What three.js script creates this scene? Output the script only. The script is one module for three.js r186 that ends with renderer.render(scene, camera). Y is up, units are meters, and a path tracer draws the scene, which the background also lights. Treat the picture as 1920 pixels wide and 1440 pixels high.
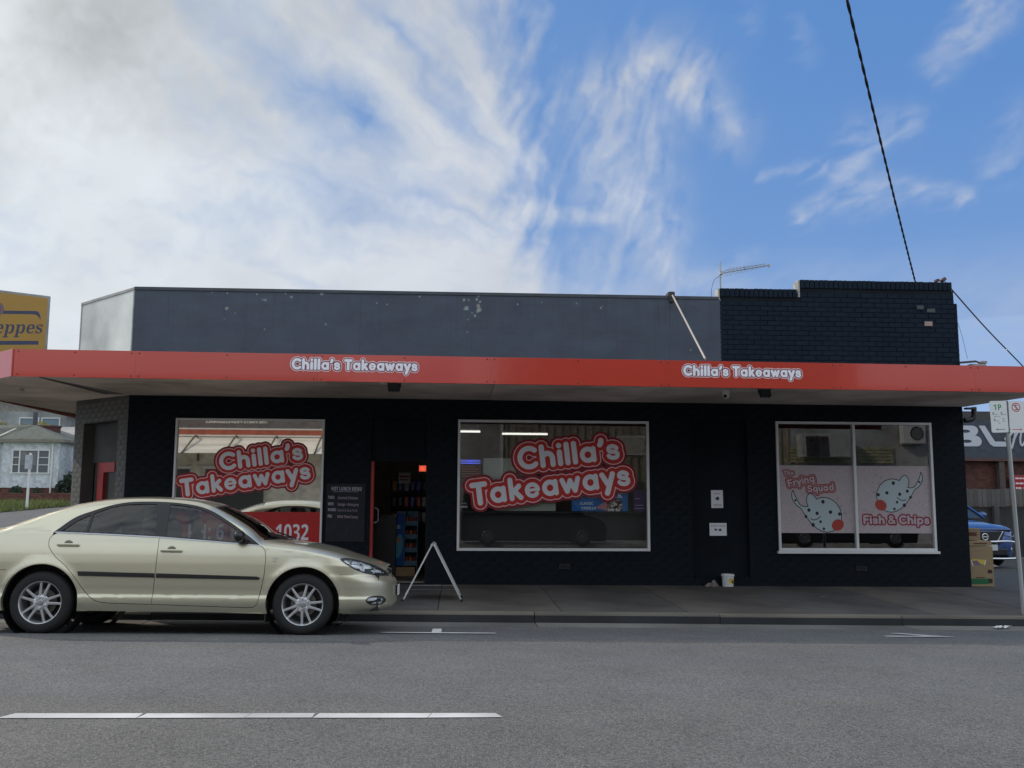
import * as THREE from 'three';
import { mergeGeometries } from 'three/addons/utils/BufferGeometryUtils.js';
import { RoundedBoxGeometry } from 'three/addons/geometries/RoundedBoxGeometry.js';
import { RectAreaLightUniformsLib } from 'three/addons/lights/RectAreaLightUniformsLib.js';

// ------------------------------------------------------------------ camera, sky, sun, exposure
const scene = new THREE.Scene();
const camera = new THREE.PerspectiveCamera(43.603, 4 / 3, 0.1, 3000);
camera.position.set(0, 1.36, 16.2);
camera.rotation.order = 'YXZ';
camera.rotation.set(7.086 * Math.PI / 180, -3.15 * Math.PI / 180, 0.005);
scene.add(camera);
const renderer = new THREE.WebGLRenderer({ antialias: true });
renderer.setSize(1024, 768);
renderer.toneMapping = THREE.LinearToneMapping;
renderer.toneMappingExposure = 1;
renderer.shadowMap.enabled = true;
RectAreaLightUniformsLib.init();
const TO_SUN = new THREE.Vector3(-1.4, 1.0, -0.88).normalize();
const sun = new THREE.DirectionalLight(0xfff0dc, 2.2);
sun.name = 'sun';
sun.position.copy(TO_SUN).multiplyScalar(60);
sun.castShadow = true;
sun.shadow.radius = 1.1;
sun.shadow.mapSize.set(4096, 4096);
Object.assign(sun.shadow.camera, { left: -30, right: 30, top: 30, bottom: -30, near: 1, far: 160 });
scene.add(sun, sun.target);

// ------------------------------------------------------------------ noise
function mulberry(a) {
  return () => { a = (a + 0x6d2b79f5) | 0; let t = Math.imul(a ^ (a >>> 15), 1 | a); t = (t + Math.imul(t ^ (t >>> 7), 61 | t)) ^ t; return ((t ^ (t >>> 14)) >>> 0) / 4294967296; };
}
const LAT = new Float32Array(65536);
{ const r = mulberry(77); for (let i = 0; i < 65536; i++) LAT[i] = r(); }
function vn(x, y) {                       // value noise, period 256
  const ix = Math.floor(x), iy = Math.floor(y), fx = x - ix, fy = y - iy, u = fx * fx * (3 - 2 * fx), v = fy * fy * (3 - 2 * fy);
  const a = (ix & 255), b = ((ix + 1) & 255), c = (iy & 255) << 8, d = ((iy + 1) & 255) << 8;
  const p = LAT[a | c], q = LAT[b | c], s = LAT[a | d], t = LAT[b | d];
  return p + (q - p) * u + (s - p + (p - q - s + t) * u) * v;
}
function vnp(x, y, n) {                   // value noise, period n
  const ix = Math.floor(x), iy = Math.floor(y), fx = x - ix, fy = y - iy, u = fx * fx * (3 - 2 * fx), v = fy * fy * (3 - 2 * fy);
  const m = (k) => ((k % n) + n) % n, a = m(ix), b = m(ix + 1), c = m(iy) * 251, d = m(iy + 1) * 251;
  const p = LAT[(a + c) & 65535], q = LAT[(b + c) & 65535], s = LAT[(a + d) & 65535], t = LAT[(b + d) & 65535];
  return p + (q - p) * u + (s - p + (p - q - s + t) * u) * v;
}
function fbm(x, y, o = 4) { let s = 0, a = 0.5, t = 0; for (let i = 0; i < o; i++) { s += a * vn(x + i * 17.3, y + i * 9.1); t += a; a *= 0.5; x *= 2.03; y *= 2.03; } return s / t; }
function fbmp(x, y, n, o = 4) { let s = 0, a = 0.5, t = 0; for (let i = 0; i < o; i++) { s += a * vnp(x * n, y * n, n); t += a; a *= 0.5; n *= 2; } return s / t; }
const clamp = THREE.MathUtils.clamp, lerp = THREE.MathUtils.lerp, sstep = THREE.MathUtils.smoothstep;
const srgb = (c) => (c <= 0.0031308 ? c * 12.92 : 1.055 * Math.pow(c, 1 / 2.4) - 0.055);

// ------------------------------------------------------------------ sky: blue air and cirrus, by azimuth a (degrees right of -z) and elevation e
function capsule(x, y, ax, ay, bx, by) {
  const dx = bx - ax, dy = by - ay, t = clamp(((x - ax) * dx + (y - ay) * dy) / (dx * dx + dy * dy), 0, 1);
  return [Math.hypot(x - ax - dx * t, y - ay - dy * t), t];
}
const CURL = [[16.6, 21.2, 14.6, 24.2, 1.1, 1.5, 0.55], [14.6, 24.2, 11.6, 25.2, 1.5, 1.7, 0.66], [11.6, 25.2, 8.9, 22.8, 1.7, 2.4, 0.6], [8.9, 22.8, 9.6, 19.4, 2.4, 2.7, 0.52], [11.6, 23.4, 11.2, 19.2, 2.2, 2.4, 0.42],
  [8.0, 20.6, 9.9, 16.4, 1.0, 1.1, 0.42], [9.8, 19.2, 11.6, 15.6, 2.3, 2.0, 0.55], [11.6, 15.6, 13.0, 13.4, 1.8, 1.2, 0.5], [4, 16.9, 12.5, 16.6, 0.55, 0.8, 0.5], [7, 14.6, 14, 13.3, 1.6, 1.2, 0.28]];
const WISPS = [[26.6, 20.8, 23.9, 20.4, 0.55, 0.8, 0.3], [23.9, 20.4, 23.4, 17.6, 0.7, 0.9, 0.36], [23.4, 17.6, 20.2, 16.5, 0.6, 0.45, 0.42], [23.4, 17.4, 29.4, 16.6, 0.8, 0.4, 0.42], [18.2, 18.9, 22.0, 19.1, 0.22, 0.35, 0.3],
  [22.4, 18.6, 23.4, 18.6, 0.25, 0.25, 0.3], [32.6, 27.6, 29.8, 24.9, 1.1, 0.7, 0.62], [29.8, 24.9, 28.2, 23.4, 0.7, 0.6, 0.3], [31.0, 28.0, 30.4, 26.2, 0.4, 0.6, 0.25], [32.2, 20.2, 31.2, 18.2, 0.8, 1.0, 0.22],
  [20.4, 26.8, 21.2, 24.6, 0.3, 0.4, 0.12], [17.4, 28.6, 18.0, 26.9, 0.4, 0.5, 0.1], [17.5, 14.2, 14.6, 12.0, 0.5, 0.8, 0.2]];
function skyAt(a, e, out) {
  // air
  const up = Math.max(e, 0), ang = Math.acos(clamp(Math.sin(e * 0.017453) * TO_SUN.y + Math.cos(e * 0.017453) * (Math.sin(a * 0.017453) * TO_SUN.x - Math.cos(a * 0.017453) * TO_SUN.z), -1, 1)) * 57.2958;
  const k = 1 - Math.exp(-up / 11), side = clamp((20 - a) / 60, 0, 1) * (a > -120 ? 1 : 0.5);
  let r = lerp(0.41, 0.078, k), g = lerp(0.585, 0.23, k), b = lerp(0.85, 0.575, k);
  const hz = 1 / (1 + Math.exp(-(46 - ang) / 10));
  r += 0.12 * hz; g += 0.11 * hz; b += 0.03 * hz;
  // cirrus
  const wx = (fbm(a * 0.12 + 3, e * 0.14 + 8, 3) - 0.5) * 6, wy = (fbm(a * 0.12 + 40, e * 0.14 + 21, 3) - 0.5) * 4, vx = fbm(a * 0.5 + 31, e * 0.5 + 2, 4) - 0.5, vy = fbm(a * 0.5 + 7, e * 0.5 + 52, 4) - 0.5;
  const al = 0.84 * (a + wx * 0.5) - 0.54 * (e + wy * 0.5), ac = 0.54 * (a + wx * 0.5) + 0.84 * (e + wy * 0.5), s1 = fbm(al * 0.085 + 5, ac * 0.34 + 2, 5), s2 = fbm((a + wx * 0.5) * 0.33 + 11, (e + wy * 0.5) * 0.4, 5);
  const s3 = fbm(a * 1.5 + vx * 3, e * 1.5 + vy * 3 + 30, 6);
  // fibres fan out from a point low in the middle, as parallel bands do toward the horizon
  const r0 = Math.hypot(e - 13.6, 10.6 - a), th = Math.atan2(e - 13.6 + vy * 1.6, 10.6 - a + vx * 1.6), fan = sstep(r0, 1.5, 7);
  const n0 = fbm(th * 3.6 + wx * 0.1 + 4, r0 * 0.055 + 3, 4), n1 = 1 - Math.abs(2 * fbm(th * 9 + wx * 0.16 + vx * 0.5, r0 * 0.11 + 20, 5) - 1), n2 = fbm(th * 30 + vx * 2.4, r0 * 0.34 + vy * 1.2 + 9, 5);
  const g1 = fbm((a * 0.36 + e * 0.93) * 0.3 + 60 + vx, (a * 0.93 - e * 0.36) * 1.25 + wx * 0.35 + vy * 1.6, 6), g2 = fbm((a * 0.93 + e * 0.36) * 0.4 + 20, (a * 0.36 - e * 0.93) * 1.7 + vx * 2.2 + 7, 6);
  let d = 0;
  const edge = 5.0 + 4.5 * (s2 - 0.5) + (g1 - 0.5) * 3.4 + sstep(17 - e, 0, 6) * 2.8 - sstep(e, 24, 32) * 1.0;
  if (a < 50 && a > -75) {
    const mass = sstep(edge - a, -1.2, 3.4) * sstep(a, -75, -45);
    const blob = (x, y, c, s, L, W) => { const p = ((a + vx * 2 - x) * c - (e + vy * 2 - y) * s) / L, q = ((a + vx * 2 - x) * s + (e + vy * 2 - y) * c) / W; return Math.exp(-p * p - q * q); };
    const hole = blob(-9.6, 24.0, 0.88, 0.47, 5.2, 1.7) * 0.6 + blob(-6.2, 21.9, 0.8, 0.6, 2.4, 1.0) * 0.35 + blob(-0.2, 22.6, 0.72, 0.69, 4.2, 1.1) * 0.42 + blob(1.4, 27.2, 0.55, 0.83, 3.0, 0.8) * 0.5 + blob(-18.5, 28.5, 0.9, 0.43, 4, 1.2) * 0.2 + blob(-3.6, 26.6, 0.75, 0.66, 3.4, 0.5) * 0.3 + blob(-8, 12.6, 0.97, 0.25, 6, 0.8) * 0.28 + blob(-17, 8.6, 1, 0.05, 5, 0.5) * 0.2;
    d += mass * clamp(0.7 + fan * ((n0 - 0.5) * 0.8 + (n1 - 0.62) * 0.3 + (n2 - 0.5) * 0.3) + (s3 - 0.5) * 0.22 + sstep(-a, 4, 20) * 0.2 + sstep(19 - e, 0, 8) * 0.14 - hole - sstep(e, 22, 31) * sstep(a, -14, -2) * 0.1, 0.05, 0.98);
    const low = sstep(15.5 - e, 0, 6) * sstep(a, 1, 9);
    d += (1 - d) * low * clamp(0.4 + (s1 - 0.5) * 1.2 + (g2 - 0.5) * 0.7, 0, 0.7) * (0.45 + 0.55 * sstep(28 - a, 0, 14));
    let c = 0, cw = 0;
    for (const q of CURL) { const [dist, t] = capsule(a + wx * 0.2 + vx * 1.5 + (g1 - 0.5) * 1.6, e + wy * 0.2 + vy * 1.2, q[0], q[1], q[2], q[3]), w = lerp(q[4], q[5], t) * 1.05; c = Math.max(c, q[6] * Math.exp(-((dist / w) ** 2))); }
    for (const q of WISPS) { const [dist, t] = capsule(a + (g2 - 0.5) * 1.4 + vx * 1.2, e + (g2 - 0.5) * 1.2 + vy * 1.0, q[0], q[1], q[2], q[3]), w = lerp(q[4], q[5], t) * 1.2; cw = Math.max(cw, q[6] * Math.exp(-((dist / w) ** 2))); }
    d += (1 - d * 0.85) * (c * clamp(0.78 + 1.9 * (g1 - 0.5) + (s3 - 0.5) * 0.7, 0.08, 1.4) + cw * clamp(0.72 + 2.2 * (g2 - 0.5) + (s3 - 0.5) * 0.9, 0, 1.45));
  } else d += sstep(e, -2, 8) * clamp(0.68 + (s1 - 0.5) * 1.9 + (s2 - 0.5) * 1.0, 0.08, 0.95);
  d = clamp(d, 0, 0.98);
  // cloud light: whiter toward the sun, greyer where thick on the left
  const grey = sstep(-a, 4, 22) * clamp((fbm(th * 2.4 + 70 + vx * 0.3, r0 * 0.07 + 4, 4) - 0.42) * 3.2 + (s3 - 0.5) * 0.5, 0, 1) * sstep(e, 6, 14) * (1 - sstep(-a, 60, 90));
  const far = sstep(Math.abs(a), 60, 100), lum = lerp(0.63 + 0.16 * hz * sstep(34 - e, 2, 16) - 0.2 * grey - 0.05 * sstep(e, 18, 28) + (s2 - 0.5) * 0.12, 1.35, far);  // clouds behind the camera brightened past the visible ones, added fill for the shaded front
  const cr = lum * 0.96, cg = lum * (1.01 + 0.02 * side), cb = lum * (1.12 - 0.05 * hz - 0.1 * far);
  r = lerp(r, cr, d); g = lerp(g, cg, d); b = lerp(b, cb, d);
  const glow = 2.6 * Math.exp(-((ang / 9) ** 2)) + 0.5 * Math.exp(-((ang / 22) ** 2));
  const X = 1; out[0] = (r + glow) * X; out[1] = (g + glow * 0.96) * X; out[2] = (b + glow * 0.86) * X;
}
{
  const W = 4096, H = 2048, data = new Float32Array(W * H * 4), c = [0, 0, 0];
  for (let y = 0; y < H; y++) {
    const e = ((y + 0.5) / H - 0.5) * 180, front = e > -1 && e < 42;
    for (let x = 0; x < W; x++) {
      const i = (y * W + x) * 4;
      let a = ((x + 0.5) / W - 0.5) * 360 + 90; if (a > 180) a -= 360;
      const fine = front && a > -50 && a < 55;
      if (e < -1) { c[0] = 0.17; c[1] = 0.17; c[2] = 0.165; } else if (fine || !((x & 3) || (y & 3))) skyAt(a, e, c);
      else { const j = ((y & ~3) * W + (x & ~3)) * 4; c[0] = data[j]; c[1] = data[j + 1]; c[2] = data[j + 2]; }
      data[i] = c[0]; data[i + 1] = c[1]; data[i + 2] = c[2]; data[i + 3] = 1;
    }
  }
  const t = new THREE.DataTexture(data, W, H, THREE.RGBAFormat, THREE.FloatType);
  t.mapping = THREE.EquirectangularReflectionMapping; t.magFilter = THREE.LinearFilter; t.needsUpdate = true;
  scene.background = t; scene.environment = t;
}

// ------------------------------------------------------------------ naming
const taken = new Map();
function numbered(name) { const n = taken.get(name) ?? 0; taken.set(name, n + 1); return n ? `${name}_${String(n).padStart(3, '0')}` : name; }
function tag(o, label, category, group, kind) {
  if (label) o.userData.label = label; if (category) o.userData.category = category; if (group) o.userData.group = group; if (kind) o.userData.kind = kind;
  return o;
}
function shade(o) { o.traverse((m) => { if (m.isMesh) { m.castShadow = true; m.receiveShadow = true; } }); return o; }
function thing(name, label, category, [x, y, z] = [0, 0, 0], turn = 0, group) {
  const o = new THREE.Group(); o.name = numbered(name); o.position.set(x, y, z); o.rotation.y = turn; scene.add(o);
  return tag(o, label, category, group);
}
function part(name, geo, m, parent, label) {
  const o = new THREE.Mesh(Array.isArray(geo) ? merge(geo) : geo, m); o.name = parent ? name : numbered(name); o.castShadow = o.receiveShadow = true; (parent ?? scene).add(o);
  if (label) o.userData.label = label;
  return o;
}
function struct(name, geo, m) { return tag(part(name, geo, m), null, null, null, 'structure'); }
function copyOf(o, pos, turn, label) {
  const c = o.clone(); c.name = numbered(o.name.replace(/_\d{3}$/, '')); c.position.set(...pos); c.rotation.y = turn; c.userData = { ...o.userData, label }; scene.add(c); return c;
}

// ------------------------------------------------------------------ geometry
function merge(list) {
  return mergeGeometries(list.map((g) => {
    let n = g.index ? g.toNonIndexed() : g.clone();
    for (const k of Object.keys(n.attributes)) if (!['position', 'normal', 'uv'].includes(k)) n.deleteAttribute(k);
    if (!n.attributes.uv) n.setAttribute('uv', new THREE.BufferAttribute(new Float32Array(n.attributes.position.count * 2), 2));
    if (!n.attributes.normal) n.computeVertexNormals();
    n.clearGroups();
    return n;
  }));
}
function uvm(geo) {                        // uv in metres by the way each face points
  const g = geo.index ? geo.toNonIndexed() : geo, p = g.attributes.position, n = g.attributes.normal, uv = new Float32Array(p.count * 2);
  for (let i = 0; i < p.count; i++) {
    const ax = Math.abs(n.getX(i)), ay = Math.abs(n.getY(i)), az = Math.abs(n.getZ(i));
    const [u, v] = ay > ax && ay > az ? [p.getX(i), -p.getZ(i)] : ax > az ? [p.getZ(i), p.getY(i)] : [p.getX(i), p.getY(i)];
    uv[i * 2] = u; uv[i * 2 + 1] = v;
  }
  g.setAttribute('uv', new THREE.BufferAttribute(uv, 2));
  return g;
}
function box(w, h, d, x = 0, y = 0, z = 0, r = 0) {
  const g = r ? new RoundedBoxGeometry(w, h, d, 1, Math.min(r, w / 2.02, h / 2.02, d / 2.02)) : new THREE.BoxGeometry(w, h, d);
  g.translate(x, y, z); return uvm(g);
}
const span = (x0, x1, y0, y1, z0, z1, r = 0) => box(x1 - x0, y1 - y0, z1 - z0, (x0 + x1) / 2, (y0 + y1) / 2, (z0 + z1) / 2, r);
function rod(p, q, r, r2 = r, seg = 10) {
  const a = new THREE.Vector3(...p), b = new THREE.Vector3(...q), d = b.clone().sub(a), g = new THREE.CylinderGeometry(r2, r, d.length(), seg, 1);
  g.applyQuaternion(new THREE.Quaternion().setFromUnitVectors(new THREE.Vector3(0, 1, 0), d.clone().normalize())); g.translate(...a.add(b).multiplyScalar(0.5).toArray());
  return g;
}
function bar(p, q, w, h) {                 // square bar from p to q
  const a = new THREE.Vector3(...p), b = new THREE.Vector3(...q), d = b.clone().sub(a), g = new RoundedBoxGeometry(w, h, d.length(), 1, Math.min(w, h) * 0.15);
  const o = new THREE.Object3D(); o.position.copy(a).add(b).multiplyScalar(0.5); o.lookAt(b); o.updateMatrix(); g.applyMatrix4(o.matrix); return uvm(g);
}
function hose(pts, r, seg = 40, rs = 8) { return new THREE.TubeGeometry(new THREE.CatmullRomCurve3(pts.map((p) => new THREE.Vector3(...p))), seg, r, rs); }
function poly(pts) { return new THREE.Shape(pts.map((p) => new THREE.Vector2(p[0], p[1]))); }
function slab(shape, z0, z1, bevel = 0) {  // xy shape extruded from z0 to z1
  const g = new THREE.ExtrudeGeometry(shape, { depth: z1 - z0 - 2 * bevel, bevelEnabled: bevel > 0, bevelSize: bevel, bevelThickness: bevel, bevelSegments: 1, bevelOffset: -bevel, curveSegments: 24 });
  g.translate(0, 0, z0 + bevel); return uvm(g);
}
function quad(a, b, c, d, u = 1, v = 1) {  // flat sheet a b c d, counter-clockwise from its front
  const g = new THREE.BufferGeometry();
  g.setAttribute('position', new THREE.Float32BufferAttribute([...a, ...b, ...c, ...d], 3));
  g.setAttribute('uv', new THREE.Float32BufferAttribute([0, 0, u, 0, u, v, 0, v], 2));
  g.setIndex([0, 1, 2, 0, 2, 3]); g.computeVertexNormals(); return g;
}

// ------------------------------------------------------------------ textures and materials
function dataTex(n, f, isColor = true, size = 1) {      // f(u, v) returns linear colour or a grey
  const d = new Uint8Array(n * n * 4);
  for (let y = 0; y < n; y++) for (let x = 0; x < n; x++) {
    const c = f(x / n, y / n), i = (y * n + x) * 4, q = typeof c === 'number' ? [c, c, c] : c;
    for (let k = 0; k < 3; k++) d[i + k] = clamp(Math.round(255 * (isColor ? srgb(q[k]) : q[k])), 0, 255);
    d[i + 3] = 255;
  }
  const t = new THREE.DataTexture(d, n, n); t.wrapS = t.wrapT = THREE.RepeatWrapping; t.magFilter = THREE.LinearFilter; t.minFilter = THREE.LinearMipmapLinearFilter;
  if (isColor) t.colorSpace = THREE.SRGBColorSpace; t.repeat.set(1 / size, 1 / size); t.needsUpdate = true; return t;
}
function canvasTex(w, h, draw) {
  const c = document.createElement('canvas'); c.width = w; c.height = h; const x = c.getContext('2d'); draw(x, w, h);
  const t = new THREE.CanvasTexture(c); t.colorSpace = THREE.SRGBColorSpace; t.magFilter = THREE.LinearFilter; return t;
}
const lin = (r, g, b) => new THREE.Color().setRGB(r, g, b);
function mat(r, g, b, rough = 0.8, more = {}) { return new THREE.MeshPhysicalMaterial({ color: lin(r, g, b), roughness: rough, ...more }); }
const grainTex = dataTex(512, (u, v) => 0.72 + 0.5 * (fbmp(u, v, 8, 6) - 0.5) + 0.22 * (vnp(u * 256, v * 256, 256) - 0.5), true, 1.3);
const bumpTex = dataTex(512, (u, v) => 0.5 + 0.6 * (fbmp(u + 0.3, v, 16, 5) - 0.5) + 0.3 * (vnp(u * 256, v * 256, 256) - 0.5), false, 0.9);
const blotchTex = dataTex(512, (u, v) => clamp(0.74 + 0.9 * (fbmp(u, v + 0.2, 3, 7) - 0.5), 0, 1), true, 3.1);
const lightBlotch = blotchTex.clone(); lightBlotch.repeat.set(1 / 1.7, 1 / 1.7); lightBlotch.needsUpdate = true;
function rough(r, g, b, ro = 0.85, bump = 0.002, map = grainTex, more = {}) { return mat(r / 0.72, g / 0.72, b / 0.72, ro, { map, bumpMap: bumpTex, bumpScale: bump, ...more }); }
const M = {
  alu: mat(0.78, 0.79, 0.8, 0.4, { metalness: 0.1 }), whitePaint: mat(0.72, 0.72, 0.7, 0.5), galv: rough(0.42, 0.43, 0.43, 0.5, 0.0004, lightBlotch, { metalness: 0.5 }), black: mat(0.012, 0.012, 0.013, 0.55), darkPlastic: mat(0.02, 0.02, 0.022, 0.45),
  rubber: rough(0.016, 0.016, 0.017, 0.8, 0.0006), chrome: mat(0.75, 0.76, 0.78, 0.12, { metalness: 1 }), steel: mat(0.45, 0.45, 0.46, 0.3, { metalness: 0.9 }),
  pane: mat(0.86, 0.88, 0.87, 0.0, { transmission: 1, ior: 1.85, thickness: 0 }), paper: mat(0.72, 0.72, 0.72, 0.85), card: rough(0.34, 0.24, 0.13, 0.9, 0.0004, lightBlotch),
};
// ------------------------------------------------------------------ ground levels
function along(pts, t) { for (let i = 1; i < pts.length; i++) if (t <= pts[i][0]) { const [a, b] = [pts[i - 1], pts[i]]; return lerp(a[1], b[1], clamp((t - a[0]) / (b[0] - a[0]), 0, 1)); } return pts[pts.length - 1][1]; }
const PATH = [[-300, 0.022], [0, 0.022], [3.55, -0.017], [3.73, -0.018]];
const ROAD = [[3.73, -0.142], [4.1, -0.148], [4.6, -0.13], [5.1, -0.102], [5.7, -0.05], [6.2, -0.022], [7, 0.008], [8, 0.03], [10, 0.05], [12.5, 0.035], [15, -0.05], [16.6, -0.13], [60, -0.1]];
const fall = (z) => along([[-300, 0.0048], [0, 0.0048], [3.7, 0.0092], [6, 0.0092], [10, 0.006], [60, 0.005]], z);
const pathY = (x, z) => along(PATH, z) - fall(z) * clamp(x, -2, 14);
const roadY = (x, z) => along(ROAD, z) - fall(z) * clamp(x, -14, 14);
function hillY(x, z) {                    // the side street and the yards beyond it climb away from the corner
  const t = Math.max(0, -z), h = 0.034 * Math.min(t, 42) + 0.16 * clamp(t - 42, 0, 90);
  return h * sstep(-x, 7, 10.5);
}
const landY = (x, z) => (z > 3.7 ? roadY(x, z) : pathY(x, z) + hillY(x, z));
function sheet(xs, zs, y, m, name, colour) {
  const p = [], uv = [], ix = [], col = [];
  for (const z of zs) for (const x of xs) { p.push(x, y(x, z), z); uv.push(x, -z); if (colour) col.push(...colour(x, z)); }
  const n = xs.length;
  for (let j = 0; j + 1 < zs.length; j++) for (let i = 0; i + 1 < n; i++) { const a = j * n + i; ix.push(a, a + n, a + 1, a + 1, a + n, a + n + 1); }
  const g = new THREE.BufferGeometry(); g.setAttribute('position', new THREE.Float32BufferAttribute(p, 3)); g.setAttribute('uv', new THREE.Float32BufferAttribute(uv, 2));
  if (colour) g.setAttribute('color', new THREE.Float32BufferAttribute(col, 3));
  g.setIndex(ix); g.computeVertexNormals(); return struct(name, g, m);
}
const range = (a, b, s) => { const n = Math.max(1, Math.round((b - a) / s)); return Array.from({ length: n + 1 }, (_, i) => a + (b - a) * i / n); };

// asphalt: crushed stone chips in dark binder
const CH = mulberry(5), NC = 150, chips = Array.from({ length: NC * NC }, () => [CH(), CH(), CH(), CH()]);
function chip(u, v) {
  const x = u * NC, y = v * NC, ix = Math.floor(x), iy = Math.floor(y); let best = 9, second = 9, who = null;
  for (let j = -1; j <= 1; j++) for (let i = -1; i <= 1; i++) {
    const c = chips[((iy + j + NC) % NC) * NC + ((ix + i + NC) % NC)], d = (ix + i + c[0] - x) ** 2 + (iy + j + c[1] - y) ** 2;
    if (d < best) { second = best; best = d; who = c; } else if (d < second) second = d;
  }
  return [Math.sqrt(second) - Math.sqrt(best), who];
}
const asphaltTex = dataTex(1024, (u, v) => { const [e, c] = chip(u, v), s = sstep(e, 0.02, 0.35), t = 0.52 + 0.62 * (c[2] - 0.5) + (c[3] > 0.93 ? 0.5 : 0) - (c[3] < 0.08 ? 0.3 : 0), w = c[2] * 0.06 - 0.03; const k = (0.3 + s * t) * (0.86 + 0.28 * fbmp(u, v, 6, 3)); return [k * (1 + w), k, k * (1 - w)]; }, true, 2.1);
const asphaltBump = dataTex(1024, (u, v) => { const [e, c] = chip(u, v); return sstep(e, 0, 0.4) * (0.45 + 0.55 * c[2]); }, false, 2.1);
const asphalt = (r, g, b, extra = {}) => mat(r / 0.6, g / 0.6, b / 0.6, 0.82, { map: asphaltTex, bumpMap: asphaltBump, bumpScale: 0.007, ...extra });
const roadMat = asphalt(0.15, 0.151, 0.151, { vertexColors: true });
const yardMat = asphalt(0.085, 0.085, 0.085);
const sideMat = asphalt(0.12, 0.122, 0.126);
const earthMat = rough(0.13, 0.115, 0.085, 0.95, 0.01);
const wide = [-420, -260, -160, -100, -70, ...range(-50, 40, 2), 60, 90, 150, 260, 420];
sheet(wide, [-520, -380, -260, -180, ...range(-140, -20, 4), ...range(-18, 3.4, 0.6), 3.72, 3.76, 4.3, 6, 9, 13, 16, 19, 25, 40, 70, 150, 300, 420], (x, z) => landY(x, z) - (z < 3.74 && x > -10 && x < 20 ? 0.16 : 0.06), earthMat, 'ground');
sheet(range(-70, 70, 0.5), range(4.1, 16.6, 0.1), (x, z) => roadY(x, z), roadMat, 'road', (x, z) => {
  const n = fbm(x * 0.33 + 9, z * 1.7, 4) - 0.5, m = fbm(x * 1.6, z * 1.9 + 70, 4) - 0.5, w = fbm(x * 0.05 + 30, z * 0.7 + 3, 3) - 0.5;
  const track = Math.exp(-(((z - 7.4 - 0.2 * n) / 0.7) ** 2)) + Math.exp(-(((z - 9.0) / 0.45) ** 2)) * 0.6;
  const joint = Math.exp(-(((z - 6.42 - 0.03 * Math.sin(x * 2.1) - 0.05 * n) / 0.035) ** 2)) * (x < 3 ? 0.22 : 0.12), strip = sstep(6.5 - z, 0, 0.15) * sstep(z, 5.9, 6.1);
  const patch = Math.exp(-(((x + 2.4) / 0.7) ** 2) - ((z - 7.2) / 0.16) ** 2) * 0.14;
  const k = 1 + n * 0.16 + m * 0.2 - joint + strip * 0.1 + w * 0.12 + patch;
  return [k * (1 + 0.035 * (strip + (z > 9.4 ? 0.8 : 0)) - 0.03 * track), k, k * (1 - 0.05 * (strip + (z > 9.4 ? 0.8 : 0)) + 0.035 * track)];
});
sheet(range(-18.8, -10.2, 0.86), [...range(-120, -22, 3.5), ...range(-20, 3.6, 0.6)], (x, z) => landY(x, z) + 0.004, sideMat, 'side_road');
sheet(range(8.9, 40, 2), [...range(-40, -4, 3), ...range(-3.4, -0.02, 0.4)], (x, z) => pathY(x, z), yardMat, 'driveway');

// footpath: cast slabs with grooves between them, a dark patch here and there
{
  const tones = [[0.098, 0.086, 0.078], [0.086, 0.078, 0.073], [0.105, 0.092, 0.08], [0.083, 0.078, 0.076]].map((c) => rough(...c, 0.9, 0.003, lightBlotch));
  const fp = new THREE.Group(); fp.name = 'footpath'; scene.add(fp); tag(fp, null, null, null, 'structure');
  const cuts = [-10.2, -8.6, -6.9, -5.2, -3.5, -1.85, -0.25, 1.36, 3.02, 4.66, 6.3, 7.9, 9.6, 11.2, 12.8, 14.4, 17];
  for (let i = 0; i + 1 < cuts.length; i++) {
    const a = cuts[i] + 0.005, b = cuts[i + 1] - 0.005, g = new THREE.BoxGeometry(b - a, 0.1, 3.535, 2, 1, 5); g.translate((a + b) / 2, 0, 1.775);
    const q = uvm(g), p = q.attributes.position;
    for (let k = 0; k < p.count; k++) p.setY(k, pathY(p.getX(k), p.getZ(k)) + (p.getY(k) < 0 ? -0.1 : (i % 3) * 0.0015));
    q.computeVertexNormals(); part('slab', q, tones[(i * 3) % 4], fp);
  }
}
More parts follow.
